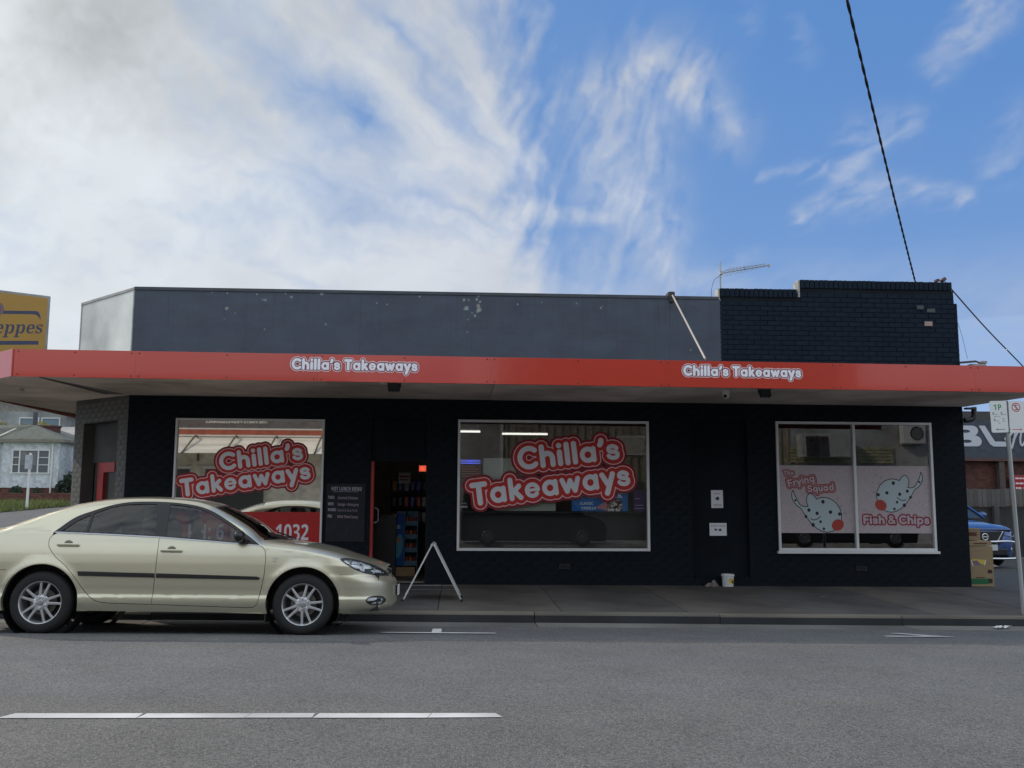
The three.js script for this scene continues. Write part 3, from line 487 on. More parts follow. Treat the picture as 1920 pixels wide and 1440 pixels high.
// wall vents
for (const [x, y] of [[1.785, 0.32], [6.845, 0.29]]) {
  const g = []; for (let i = 0; i < 4; i++) g.push(box(0.16, 0.009, 0.02, x, y - 0.034 + i * 0.022, 0.012, 0.002)); g.push(span(x - 0.085, x - 0.078, y - 0.042, y + 0.042, 0.002, 0.02), span(x + 0.078, x + 0.085, y - 0.042, y + 0.042, 0.002, 0.02));
  part('wall_vent', merge(g), rough(0.055, 0.06, 0.066, 0.6), shop);
}
// awning: soffit sheets, red fascia panels with screws, flat deck
const FZ = 3.3, FT = (x) => 3.353 - 0.0042 * (x + 6), FB = (x) => FT(x) - 0.366, SOF = (x, z) => 3.098 - 0.02 * z - 0.0042 * clamp(x, -9, 9) * 0.8;
{
  const aw = new THREE.Group(); aw.name = 'awning'; shop.add(aw);
  const soff = [0, 1, 2].map((i) => rough(0.82 - 0.07 * i, 0.72 - 0.066 * i, 0.64 - 0.06 * i, 0.85, 0.003, blotchTex));
  const flat = (pts, y0, y1) => { const s = poly(pts.map(([x, z]) => [x, -z])), g = new THREE.ExtrudeGeometry(s, { depth: 1, bevelEnabled: false }); g.rotateX(-Math.PI / 2); const p = g.attributes.position; for (let i = 0; i < p.count; i++) p.setY(i, (p.getY(i) > 0.5 ? y1 : y0)(p.getX(i), p.getZ(i))); g.computeVertexNormals(); return uvm(g); };
  const sheetOf = (pts, m) => part('soffit_sheet', flat(pts, SOF, (x, z) => SOF(x, z) + 0.012), m, aw);
  const xs = [-5.85, -4.05, -1.9, 0.5, 2.9, 5.3, 7.7, 8.79];
  for (let i = 0; i + 1 < xs.length; i++) { const a = xs[i] + 0.005, b = xs[i + 1] - 0.005, sk = i === 1 ? -0.45 : 0, sk2 = i === 0 ? -0.45 : 0; sheetOf([[a + (i === 1 ? -0.45 : 0), FZ - 0.02], [b + sk2, FZ - 0.02], [b, 0.004], [Math.max(a, i ? a : XL), 0.004]], soff[i % 3]); }
  const zs = [-0.005, -1.4, -3.4, -5.6, -9];
  sheetOf([[-8.26, 0.88], [-5.87, 3.27], [-5.862, 0.01], [-8.26, 0.01]], soff[1]);
  sheetOf([[-8.26, zs[0] - 0.005], [-5.492, zs[0] - 0.005], [-6.87, -1.385], [-8.26, -1.385]], soff[0]);
  for (let i = 1; i < 4; i++) sheetOf([[-8.26, zs[i] - 0.012], [-6.885, zs[i] - 0.012], [-6.885, zs[i + 1]], [-8.26, zs[i + 1]]], soff[(i * 2) % 3]);
  const plan = [[8.8, 0.01], [8.8, FZ - 0.005], [-5.88, FZ - 0.005], [-8.285, 0.89], [-8.285, -9], [-6.89, -9], [-6.89, -1.42], [XL, 0.01]];
  part('deck', flat(plan, (x, z) => SOF(x, z) + 0.02, (x, z) => SOF(x, z) + 0.16), rough(0.2, 0.2, 0.2, 0.6), aw);
  const red = (k) => mat(0.52 * k, 0.04 * k, 0.022 * k, 0.2, { clearcoat: 0.45, clearcoatRoughness: 0.05, bumpMap: blotchTex, bumpScale: 0.0008 }), reds = [red(1), red(0.96), red(1.03)];
  const fx = [-5.87, -4.3, -1.9, 0.42, 2.8, 5.2, 7.16, 8.81];
  for (let i = 0; i + 1 < fx.length; i++) {
    const a = fx[i] + (i ? 0.0005 : 0), b = fx[i + 1] - 0.0005, g = new RoundedBoxGeometry(b - a, 0.366, 0.03, 1, 0.0008); g.translate((a + b) / 2, 0, FZ + 0.015); const p = g.attributes.position;
    for (let k = 0; k < p.count; k++) p.setY(k, p.getY(k) > 0 ? FT(p.getX(k)) + p.getY(k) - 0.183 : FB(p.getX(k)) + p.getY(k) + 0.183);
    part('fascia_panel', uvm(g), reds[i % 3], aw);
  }
  for (const [ax, az, bx, bz] of [[-5.885, 3.327, -8.31, 0.902], [-8.31, 0.88, -8.31, -9], [8.815, 3.3, 8.815, 0]]) {
    const L = Math.hypot(bx - ax, bz - az), g = box(L, az > 3.31 ? 0.366 : 0.22, 0.028, L / 2, 0, 0.0, 0.003), o = part('fascia_panel', g, reds[1], aw), low = az > 3.31 ? 0 : 1;
    o.position.set(ax, FT(ax) - 0.183 + low * 0.075, az); o.rotation.y = Math.atan2(-(bz - az), bx - ax);
  }
  const sc = new THREE.SphereGeometry(0.011, 8, 5).scale(1, 1, 0.45), spots = [];
  for (let i = 0; i < fx.length; i++) for (const d of [-0.05, 0.05]) for (const k of [0.03, 0.335]) { const x = fx[i] + d; if (x > -5.86 && x < 8.8) spots.push([x, FB(x) + k]); }
  for (let i = 0; i + 1 < fx.length; i++) for (const k of [0.03, 0.335]) { const x = (fx[i] + fx[i + 1]) / 2; spots.push([x, FB(x) + k]); }
  tag(part('screw', merge(spots.map(([x, y]) => sc.clone().translate(x, y, FZ + 0.031))), rough(0.12, 0.02, 0.02, 0.5), aw), null, null, null, 'stuff');
}
// stay rod from the parapet to the awning, with its bracket
part('stay_bracket', merge([span(3.615, 3.7, 4.84, 5.02, 0.006, 0.05, 0.004), span(3.6, 3.715, 4.93, 5.02, -0.2, 0.03, 0.004)]), rough(0.035, 0.037, 0.04, 0.6), shop);
part('stay_rod', rod([3.665, 4.95, 0.06], [3.41, 3.37, 3.15], 0.014), rough(0.5, 0.44, 0.4, 0.7, 0.001, blotchTex), shop, 'pale rusty stay rod holding the awning');
// downpipe elbow at the right end
part('downpipe', hose([[8.755, 2.83, 0.05], [8.83, 2.835, 0.05], [8.9, 2.86, 0.05], [8.93, 2.92, 0.05], [8.935, 3.0, 0.05], [8.935, 3.06, 0.05]], 0.045, 24, 12), M.darkPlastic, shop);
part('gutter_bracket', merge([span(8.78, 8.96, 3.02, 3.05, 0, 0.1, 0.004)]), M.darkPlastic, shop);

// ------------------------------------------------------------------ lettering on the shop
const WHITE = 'rgb(240,240,248)', REDI = 'rgb(206,44,40)', PINK = 'rgb(250,214,218)', MAR = 'rgb(150,24,40)';
// the two words of the shop name as cut vinyl: left and right ends and foot of each word in metres on the wall, cap height, slope
function bigLogo(label, x0, y0, w, h, [cl, cr, cy], [tl, tr, ty], cap, s1, s2) {
  const [g, t] = vinyl((c, W, H) => {
    const k = W / w, px = (x) => (x - x0) * k, py = (y) => H - (y - y0) * k, q = cap * k, one = (s, col) => word(c, "Chilla's", px(cl + 0.05 * cap), py(cy + 0.02 * cap), q, (cr - cl - 0.09 * cap) * k, s1, s, col), two = (s, col) => word(c, 'Takeaways', px(tl + 0.05 * cap), py(ty + 0.02 * cap), q, (tr - tl - 0.09 * cap) * k, s2, s, col);
    one(0.8, MAR); two(0.8, MAR); one(0.6, PINK); one(0.52, REDI); two(0.6, PINK); two(0.52, REDI); one(0.235, WHITE); two(0.235, WHITE);
  }, w, h, 1100 / w);
  const o = part('window_sign', g, mat(1, 1, 1, 0.55, { map: t }), null); o.position.set(x0, y0, -0.0195); tag(o, label, 'sign');
}
bigLogo('red bubble-letter shop name sticker above the phone number on the left tinted window', -4.66, 1.2, 2.36, 1.22, [-3.95, -2.56, 1.862], [-4.57, -2.42, 1.43], 0.3, -0.147, -0.148);
bigLogo('largest red bubble-letter shop name sticker, on the wide middle window', 0.03, 1.08, 3.16, 1.62, [1.01, 2.765, 1.906], [0.228, 2.955, 1.302], 0.389, -0.116, -0.135);
function fasciaLogo(label, [cl, cr, tl, tr], y, cap, slope) {
  const x0 = cl - 0.05, w = tr - cl + 0.1, h = cap * 1.9, y0 = y - cap * 0.5, [g, t] = vinyl((c, W, H) => {
    const k = W / w, q = cap * k, go = (s, col) => { word(c, "Chilla's", (cl + 0.06 * cap - x0) * k, H - (y - y0) * k, q, (cr - cl - 0.1 * cap) * k, 0, s, col, 0.15); word(c, 'Takeaways', (tl + 0.06 * cap - x0) * k, H - (y - y0) * k, q, (tr - tl - 0.1 * cap) * k, 0, s, col, 0.15); };
    go(0.54, PINK); go(0.42, 'rgb(118,50,66)'); go(0.26, WHITE);
  }, w, h, 1000 / w, 0.003);
  const o = part('fascia_sign', g, mat(1, 1, 1, 0.45, { map: t }), null); o.position.set(x0, y0, FZ + 0.0305); o.rotation.z = slope; tag(o, label, 'sign');
}
fasciaLogo('white shop name lettering on the red fascia above the chalkboard and open door', [-2.249, -1.6, -1.552, -0.567], 3.126, 0.15, -0.0042);
fasciaLogo('white shop name lettering on the red fascia above the blank papered door', [3.053, 3.685, 3.734, 4.698], 3.106, 0.145, -0.0042);
{ // phone strip on the left window
  const t = canvasTex(1024, 174, (c, w, h) => { c.fillStyle = 'rgb(196,34,34)'; c.fillRect(0, 0, w, h); c.fillStyle = WHITE; c.font = `bold ${Math.round(h * 0.62)}px sans-serif`; c.textAlign = 'right'; c.textBaseline = 'alphabetic'; c.fillText('1032', w * 0.925, h * 0.79); c.textAlign = 'left'; c.fillText('PH: 6', w * 0.09, h * 0.79); });
  const o = part('phone_strip', quad([W1[0] + 0.036, W1[2] + 0.04, -0.02], [W1[1] - 0.036, W1[2] + 0.04, -0.02], [W1[1] - 0.036, 1.2, -0.02], [W1[0] + 0.036, 1.2, -0.02]), mat(1, 1, 1, 0.4, { map: t })); tag(o, 'red strip with white phone number along the foot of the left window', 'sign');
}
// frosted film with print on the two right panes
function film(name, label, x0, x1, draw) {
  const W = 700, y0 = 0.885, y1 = 2.03, H = Math.round(W * (y1 - y0) / (x1 - x0));
  const t = canvasTex(W, H, (c, w, h) => {
    const n = mulberry(name.length * 13 + Math.round(x0 * 10)); c.fillStyle = 'rgb(212,200,204)'; c.fillRect(0, 0, w, h); c.lineWidth = 1.2;
    for (let i = 0; i < 5200; i++) { const a = n() * w, b = n() * h, k = n(); c.strokeStyle = k > 0.5 ? 'rgba(236,222,226,0.75)' : 'rgba(160,132,150,0.6)'; c.beginPath(); c.arc(a, b, 2 + n() * 3.4, n() * 6, n() * 6 + 3); c.stroke(); }
    draw(c, w, h);
  });
  const o = part(name, quad([x0, y0, -0.0205], [x1, y0, -0.0205], [x1, y1, -0.0205], [x0, y1, -0.0205]), mat(0.8, 0.8, 0.8, 0.35, { map: t })); tag(o, label, 'sign');
}
function fish(c, x, y, s, flip) {          // a plain spotted fish
  c.save(); c.translate(x, y); c.scale(flip ? -s : s, s); c.lineWidth = 0.025; c.strokeStyle = 'rgb(40,40,48)'; c.fillStyle = 'rgb(206,222,228)';
  c.beginPath(); c.moveTo(-0.62, -0.16); c.bezierCurveTo(-0.9, -0.3, -0.95, -0.6, -0.84, -0.72); c.bezierCurveTo(-0.8, -0.5, -0.7, -0.4, -0.66, -0.3); c.bezierCurveTo(-0.6, -0.2, -0.45, -0.2, -0.38, -0.22); c.bezierCurveTo(-0.5, -0.5, -0.35, -0.62, -0.3, -0.62); c.bezierCurveTo(-0.2, -0.6, -0.14, -0.5, -0.1, -0.44); c.bezierCurveTo(0.2, -0.6, 0.62, -0.4, 0.68, 0.02); c.bezierCurveTo(0.7, 0.4, 0.42, 0.62, 0.14, 0.58); c.bezierCurveTo(-0.2, 0.52, -0.4, 0.2, -0.62, -0.16); c.closePath(); c.fill(); c.stroke();
  c.fillStyle = 'rgb(34,34,42)'; for (const [a, b, r] of [[-0.1, 0, 0.05], [0.1, -0.36, 0.055], [-0.36, -0.1, 0.05], [-0.46, 0.1, 0.045], [-0.24, 0.36, 0.055], [0.1, 0.48, 0.04], [0.62, 0.02, 0.05], [0.0, 0.26, 0.04], [-0.78, -0.4, 0.035]]) { c.beginPath(); c.ellipse(a, b, r, r * 1.1, 0, 0, 7); c.fill(); }
  c.beginPath(); c.arc(0.33, -0.04, 0.055, 0, 7); c.fill(); c.beginPath(); c.moveTo(0.0, 0.1); c.bezierCurveTo(-0.1, 0.2, -0.25, 0.25, -0.3, 0.16); c.stroke();
  c.fillStyle = 'rgb(200,72,60)'; c.beginPath(); c.ellipse(0.55, 0.36, 0.2, 0.17, -0.5, 0, 7); c.fill();
  c.restore();
}
const RIM = 'rgb(158,44,58)', SOFT = 'rgb(226,198,200)';
film('window_film', 'frosted film on the left pane of the right window, words above a spotted fish', 5.475, 6.77, (c, w, h) => {
  for (const [txt, x, y, cap, ww, t] of [['The', 0.07, 0.15, 0.07, 0.13, -0.06], ['Frying', 0.13, 0.325, 0.11, 0.36, -0.22], ['Squad', 0.385, 0.4, 0.105, 0.35, -0.08]]) for (const [s, col] of [[1.0, 'rgb(232,190,190)'], [0.86, RIM], [0.62, SOFT], [0.48, RIM], [0.24, 'rgb(222,206,212)']]) word(c, txt, w * x, h * y, h * cap, w * ww, t, s, col);
  fish(c, w * 0.54, h * 0.71, w * 0.42, false); c.strokeStyle = 'rgb(90,80,90)'; c.lineWidth = 2; for (const [a, b, r] of [[0.78, 0.49, 0.012], [0.82, 0.6, 0.01], [0.88, 0.71, 0.014]]) { c.beginPath(); c.arc(w * a, h * b, w * r, 0, 7); c.stroke(); }
});
film('window_film', 'frosted film on the right pane of the right window, spotted fish above words', 6.82, 8.13, (c, w, h) => {
  fish(c, w * 0.54, h * 0.42, w * 0.4, true); c.strokeStyle = 'rgb(110,90,90)'; c.lineWidth = 2; for (const [a, b, r] of [[0.27, 0.14, 0.01], [0.34, 0.17, 0.012], [0.31, 0.28, 0.014], [0.24, 0.39, 0.014]]) { c.beginPath(); c.arc(w * a, h * b, w * r, 0, 7); c.stroke(); }
  for (const [s, col] of [[0.7, 'rgb(216,186,192)'], [0.54, RIM], [0.25, 'rgb(214,200,208)']]) { word(c, 'Fish', w * 0.08, h * 0.865, h * 0.13, w * 0.28, 0, s, col); word(c, '&', w * 0.41, h * 0.865, h * 0.13, w * 0.1, 0, s, col); word(c, 'Chips', w * 0.56, h * 0.865, h * 0.13, w * 0.4, 0, s, col); }
});
{ // chalkboard
  const x0 = -2.18, x1 = -1.545, y0 = 0.72, y1 = 1.668, t = canvasTex(512, 764, (c, w, h) => {
    const n = mulberry(4); c.fillStyle = 'rgb(34,38,47)'; c.fillRect(0, 0, w, h);
    for (let i = 0; i < 240; i++) { c.fillStyle = `rgba(70,72,84,${0.02 + n() * 0.05})`; c.beginPath(); c.ellipse(n() * w, n() * h, 20 + n() * 90, 6 + n() * 26, n() * 3, 0, 7); c.fill(); }
    c.textBaseline = 'alphabetic'; const put = (s, x, y, size, col, sx = 1, tilt = 0) => { c.save(); c.translate(x * w, y * h); c.rotate(tilt); c.scale(sx, 1); c.font = `bold ${size}px sans-serif`; c.fillStyle = col; c.fillText(s, 0, 0); c.restore(); };
    put('HOT LUNCH MENU', 0.1, 0.105, 72, 'rgba(214,216,226,0.9)', 0.66, 0.01); c.fillStyle = 'rgba(210,212,222,0.85)'; c.fillRect(w * 0.15, h * 0.125, w * 0.68, 5);
    [['TUES:', 'Curried Chicken', 0.255], ['WED:', 'Sausage + Onion gravy', 0.37], ['THURS:', 'Sweet & Sour Pork', 0.475], ['FRI:', 'Mild Thai Curry', 0.59]].forEach(([d, s, y], i) => { put(d, 0.02, y, 56, 'rgba(206,210,222,0.95)', 0.62); put(s, 0.28, y + 0.005, 52, ['rgba(190,168,190,0.9)', 'rgba(200,172,190,0.9)', 'rgba(160,142,164,0.9)', 'rgba(206,170,188,0.9)'][i], [0.7, 0.52, 0.6, 0.74][i], 0.02); });
  });
  const b = part('menu_board', span(x0, x1, y0, y1, 0.006, 0.02, 0.003), mat(0.02, 0.022, 0.027, 0.7)); tag(b, 'black chalkboard with handwritten lunch menu on the wall beside the open door', 'chalkboard');
  part('chalk_writing', quad([x0 + 0.012, y0 + 0.012, 0.0212], [x1 - 0.012, y0 + 0.012, 0.0212], [x1 - 0.012, y1 - 0.012, 0.0212], [x0 + 0.012, y1 - 0.012, 0.0212]), mat(0.9, 0.9, 0.9, 0.8, { map: t }), b);
}
function notice(label, x0, x1, y0, y1, draw, turn) {
  const t = canvasTex(256, Math.round(256 * (y1 - y0) / (x1 - x0)), (c, w, h) => { c.fillStyle = 'rgb(240,242,246)'; c.fillRect(0, 0, w, h); draw(c, w, h); });
  const w = x1 - x0, h = y1 - y0, o = part('paper_notice', quad([-w / 2, -h / 2, 0], [w / 2, -h / 2, 0], [w / 2, h / 2, 0], [-w / 2, h / 2, 0]), mat(0.95, 0.95, 0.95, 0.7, { map: t })); o.position.set((x0 + x1) / 2, (y0 + y1) / 2, -0.086); o.rotation.z = turn; tag(o, label, 'notice');
}
const scrawl = (c, x, y, s, n, seed) => { const r = mulberry(seed); c.lineWidth = s * 0.14; c.lineCap = 'round'; c.beginPath(); for (let i = 0; i < n; i++) { c.moveTo(x + r() * s, y + r() * s * 0.6); c.bezierCurveTo(x + r() * s, y + r() * s * 0.7, x + r() * s, y + r() * s * 0.7, x + r() * s, y + r() * s * 0.6); } c.stroke(); };
notice('upright white paper notice headed and footed in red, higher of two on the blank door', 4.31, 4.515, 1.3, 1.6, (c, w, h) => { c.font = 'italic 46px sans-serif'; c.textAlign = 'center'; c.fillStyle = 'rgb(92,60,74)'; c.fillText('PUPPY', w / 2, h * 0.24); c.fillText('PARKING', w / 2, h * 0.87); c.fillStyle = 'rgb(160,60,70)'; c.fillRect(w * 0.2, h * 0.89, w * 0.65, 5); c.strokeStyle = 'rgb(60,60,76)'; scrawl(c, w * 0.28, h * 0.38, 110, 8, 3); }, 0.008);
notice('sideways white paper notice with two small drawings, lower of two on the blank door', 4.272, 4.567, 0.832, 1.045, (c, w, h) => { c.font = '30px sans-serif'; c.textAlign = 'center'; c.fillStyle = 'rgb(92,60,74)'; c.fillText('WATER STATION', w / 2, h * 0.28); c.strokeStyle = 'rgb(70,40,60)'; scrawl(c, w * 0.28, h * 0.45, 48, 8, 7); scrawl(c, w * 0.52, h * 0.45, 52, 9, 8); }, 0.004);
// ------------------------------------------------------------------ the parked sedan. u runs forward from the rear axle, v up from the ground, w out to the near side
const CAR = (() => {
  const spline = (pts) => (t) => { // monotone-ish cubic through sorted points
    const n = pts.length; if (t <= pts[0][0]) return pts[0][1]; if (t >= pts[n - 1][0]) return pts[n - 1][1];
    let i = 1; while (pts[i][0] < t) i++;
    const [x0, y0] = pts[i - 1], [x1, y1] = pts[i], h = x1 - x0, d = (y1 - y0) / h, sl = (k) => { if (k <= 0 || k >= n - 1) return d; const a = (pts[k][1] - pts[k - 1][1]) / (pts[k][0] - pts[k - 1][0]), b = (pts[k + 1][1] - pts[k][1]) / (pts[k + 1][0] - pts[k][0]); return a * b <= 0 ? 0 : (2 * a * b) / (a + b); };
    const s = (t - x0) / h, m0 = sl(i - 1), m1 = sl(i);
    return y0 * (1 + 2 * s) * (1 - s) ** 2 + m0 * h * s * (1 - s) ** 2 + y1 * s * s * (3 - 2 * s) + m1 * h * s * s * (s - 1);
  };
  const topPts = [[-1.2, 0.9], [-1.13, 1.0], [-1.05, 1.035], [-0.8, 1.068], [-0.6, 1.085], [-0.48, 1.105], [-0.37, 1.147], [-0.2, 1.215], [-0.03, 1.283], [0.136, 1.34], [0.31, 1.385], [0.49, 1.413], [0.725, 1.432], [0.96, 1.438], [1.2, 1.433], [1.445, 1.412], [1.6, 1.375], [1.7, 1.33], [1.91, 1.222], [2.1, 1.105], [2.238, 1.0], [2.34, 0.978], [2.56, 0.955], [2.79, 0.922], [3.04, 0.87], [3.22, 0.815], [3.4, 0.768], [3.52, 0.735], [3.6, 0.712]];
  const Ytop = spline(topPts);
  const belt = spline([[-1.2, 1.0], [-0.6, 1.06], [0.06, 1.058], [1.14, 1.016], [1.61, 0.985], [2.234, 0.94], [2.7, 0.88], [3.1, 0.8], [3.4, 0.7], [3.7, 0.64]]);
  const W0 = spline([[0.16, 0.82], [0.22, 0.845], [0.28, 0.868], [0.335, 0.883], [0.375, 0.886], [0.405, 0.874], [0.45, 0.876], [0.52, 0.886], [0.62, 0.895], [0.72, 0.894], [0.82, 0.886], [0.9, 0.874], [0.97, 0.858], [1.02, 0.842], [1.06, 0.826], [1.12, 0.8]]);
  const wTop = spline([[-1.2, 0.66], [-0.6, 0.7], [-0.2, 0.65], [0.1, 0.6], [0.45, 0.555], [1.3, 0.55], [1.55, 0.57], [1.75, 0.615], [2.0, 0.68], [2.24, 0.745], [2.5, 0.765], [3.0, 0.76], [3.6, 0.72]]);
  const uf = spline([[0.15, 3.44], [0.227, 3.53], [0.29, 3.655], [0.36, 3.684], [0.45, 3.686], [0.55, 3.678], [0.6, 3.655], [0.64, 3.615], [0.72, 3.612], [0.76, 3.56], [0.82, 3.5], [1, 3.4]]);
  const crown = spline([[-1.2, 0.03], [-0.6, 0.05], [-0.3, 0.085], [0, 0.075], [0.4, 0.055], [1.5, 0.05], [1.75, 0.075], [2.0, 0.095], [2.2, 0.11], [2.36, 0.09], [2.5, 0.062], [2.8, 0.062], [3.3, 0.055], [3.6, 0.04]]);
  const taper = (u, v) => {
    if (u > 2.4) { const x = clamp((u - 2.4) / (uf(v) - 2.4), 0, 1); return Math.pow(Math.max(1 - Math.pow(x, 5), 1e-5), 0.56); }
    if (u < -0.15) { const x = clamp((-0.15 - u) / 0.995, 0, 1); return Math.pow(Math.max(1 - Math.pow(x, 6), 1e-5), 0.5); }
    return 1;
  };
  const shell = (u, v) => {
    const yt = Ytop(u), ys = Math.min(belt(u), yt - 0.085);
    let w;
    if (v <= ys) w = W0(v) - (u > 2.4 ? 0.02 * sstep(u, 2.4, 3.4) : 0);
    else {
      const ws = W0(ys) - (u > 2.4 ? 0.02 * sstep(u, 2.4, 3.4) : 0), r = clamp((v - ys) / (yt - ys), 0, 1.02), tall = sstep(yt - ys, 0.1, 0.26), wt = wTop(u);
      const low = ws - (ws - wt) * Math.pow(r, 2.3), q = Math.max(0, (r - 0.8) / 0.2), high = ws - 0.012 * sstep(r, 0, 0.05) - (ws - 0.012 - wt - 0.055) * (r + 0.1 * r * (r - 1)) - 0.055 * q * q;
      w = lerp(low, high, tall);
    }
    // wheel-arch lips stand a little proud
    for (const [cu, R] of [[0, 0.388], [2.715, 0.386]]) { const d = Math.hypot(u - cu, v - 0.33); if (v < 0.8) w += 0.012 * Math.exp(-(((d - R) / 0.05) ** 2)); }
    return w * taper(u, v);
  };
  const skinY = (u, s) => Ytop(u) + crown(u) * (1 - s * s);
  const edgeW = (u) => shell(u, Ytop(u));

  // mesh over a 2D outline (with holes): cut into a fine grid and lifted onto the body
  function clip(p, axis, at, keepLow) {
    const out = [];
    for (let i = 0; i < p.length; i++) {
      const a = p[i], b = p[(i + 1) % p.length], da = (a[axis] - at) * (keepLow ? 1 : -1), db = (b[axis] - at) * (keepLow ? 1 : -1);
      if (da <= 0) out.push(a);
      if ((da < 0 && db > 0) || (da > 0 && db < 0)) { const t = da / (da - db); out.push([a[0] + (b[0] - a[0]) * t, a[1] + (b[1] - a[1]) * t]); }
    }
    return out;
  }
  const V2 = (l) => l.map((p) => new THREE.Vector2(p[0], p[1]));
  function lift(outline, holes, point, normal, gu, gv, down = false) {
    const c = V2(outline), hs = holes.map(V2);
    if (THREE.ShapeUtils.isClockWise(c)) c.reverse();
    for (const h of hs) if (!THREE.ShapeUtils.isClockWise(h)) h.reverse();
    const all = [...c, ...hs.flat()], pos = [], nor = [], uv = [];
    const push = (p) => { const q = point(p[0], p[1]), n = normal(p[0], p[1]); pos.push(...q); nor.push(...n); uv.push(p[0], p[1]); };
    for (const f of THREE.ShapeUtils.triangulateShape(c, hs)) {
      const tri = f.map((k) => [all[k].x, all[k].y]), us = tri.map((p) => p[0]), vs = tri.map((p) => p[1]);
      if (Math.abs((tri[1][0] - tri[0][0]) * (tri[2][1] - tri[0][1]) - (tri[2][0] - tri[0][0]) * (tri[1][1] - tri[0][1])) < 1e-9) continue;
      for (let i = Math.floor(Math.min(...us) / gu); i * gu < Math.max(...us); i++) {
        const fine = i * gu > 3.3 ? 3 : 1;
        for (let q = 0; q < fine; q++) {
          let colm = clip(clip(tri, 0, i * gu + q * gu / fine, false), 0, i * gu + (q + 1) * gu / fine, true); if (colm.length < 3) continue;
          const lo = Math.min(...colm.map((p) => p[1])), hi = Math.max(...colm.map((p) => p[1]));
          for (let j = Math.floor(lo / gv); j * gv < hi; j++) {
            const cell = clip(clip(colm, 1, j * gv, false), 1, (j + 1) * gv, true); if (cell.length < 3) continue;
            for (let k = 1; k + 1 < cell.length; k++) { push(cell[0]); push(cell[down ? k + 1 : k]); push(cell[down ? k : k + 1]); }
          }
        }
      }
    }
    const g = new THREE.BufferGeometry(); g.setAttribute('position', new THREE.Float32BufferAttribute(pos, 3)); g.setAttribute('normal', new THREE.Float32BufferAttribute(nor, 3)); g.setAttribute('uv', new THREE.Float32BufferAttribute(uv, 2)); return g;
  }
  const sideN = (u, v) => { const e = 0.004, du = (shell(u + e, v) - shell(u - e, v)) / (2 * e), dv = (shell(u, v + e) - shell(u, v - e)) / (2 * e), l = Math.hypot(du, dv, 1); return [-du / l, -dv / l, 1 / l]; };
  // frame in three: x = u, y = v, z = w
  const side = (outline, holes = [], off = 0, gu = 0.04, gv = 0.025) => lift(outline, holes, (u, v) => [u, v, Math.max(shell(u, v) + off, 0.001)], sideN, gu, gv);
  function rim(loop, depth, off = 0, open = false) {          // edge flange turned inward
    const pos = [], n = loop.length;
    for (let i = 0; i < n - (open ? 1 : 0); i++) { const a = loop[i], b = loop[(i + 1) % n], wa = shell(...a) + off, wb = shell(...b) + off; const A1 = [a[0], a[1], wa], B1 = [b[0], b[1], wb], A2 = [a[0], a[1], wa - depth], B2 = [b[0], b[1], wb - depth]; pos.push(...A1, ...A2, ...B1, ...B1, ...A2, ...B2); }
    const g = new THREE.BufferGeometry(); g.setAttribute('position', new THREE.Float32BufferAttribute(pos, 3)); g.computeVertexNormals(); return g;
  }
  const skinP = (u, s) => { const w = edgeW(u) * s; return [u, skinY(u, s), w]; };
  const skinN = (u, s) => { const e = 0.004, a = skinP(u + e, s), b = skinP(u - e, s), c = skinP(u, s + e), d = skinP(u, s - e); const p = new THREE.Vector3(a[0] - b[0], a[1] - b[1], a[2] - b[2]), q = new THREE.Vector3(c[0] - d[0], c[1] - d[1], c[2] - d[2]); const n = q.cross(p).normalize(); return n.y < 0 ? n.negate().toArray() : n.toArray(); };
  const skin = (outline, holes = [], off = 0, gu = 0.05, gs = 0.1) => lift(outline, holes, (u, s) => { const p = skinP(u, s), n = skinN(u, s); return [p[0] + n[0] * off, p[1] + n[1] * off, p[2] + n[2] * off]; }, skinN, gu, gs, true);
  const flip = (g) => { const m = g.clone().scale(1, 1, -1), p = m.attributes.position, n = m.attributes.normal; for (let i = 0; i < p.count; i += 3) for (const at of [p, n]) { const b = [at.getX(i + 1), at.getY(i + 1), at.getZ(i + 1)]; at.setXYZ(i + 1, at.getX(i + 2), at.getY(i + 2), at.getZ(i + 2)); at.setXYZ(i + 2, ...b); } return m; };
  const smooth = (pts, closed = true, per = 6) => { // Catmull-Rom through points
    const c = new THREE.CatmullRomCurve3(pts.map((p) => new THREE.Vector3(p[0], p[1], 0)), closed, 'centripetal'); return c.getPoints(pts.length * per).slice(0, closed ? -1 : undefined).map((p) => [p.x, p.y]); };
  const inset = (l, d) => { const s = THREE.ShapeUtils.isClockWise(V2(l)) ? -1 : 1, n = l.length; return l.map((p, i) => { const a = l[(i + n - 1) % n], b = l[(i + 1) % n]; const e1 = [p[0] - a[0], p[1] - a[1]], e2 = [b[0] - p[0], b[1] - p[1]], l1 = Math.hypot(...e1) || 1, l2 = Math.hypot(...e2) || 1; let nx = -(e1[1] / l1 + e2[1] / l2) * s, ny = (e1[0] / l1 + e2[0] / l2) * s; const k = Math.hypot(nx, ny) || 1; return [p[0] + nx / k * d, p[1] + ny / k * d]; }); };
  const arc = (cx, cy, r, a0, a1, n = 24) => Array.from({ length: n + 1 }, (_, i) => { const t = lerp(a0, a1, i / n) * Math.PI / 180; return [cx + r * Math.cos(t), cy + r * Math.sin(t)]; });
  const topRun = (a, b, n, d = 0) => Array.from({ length: n + 1 }, (_, i) => { const u = lerp(a, b, i / n); return [u, Ytop(u) - d]; });
  return { spline, shell, skinP, skinN, Ytop, belt, side, rim, skin, flip, smooth, inset, arc, topRun, uf, edgeW };
})();
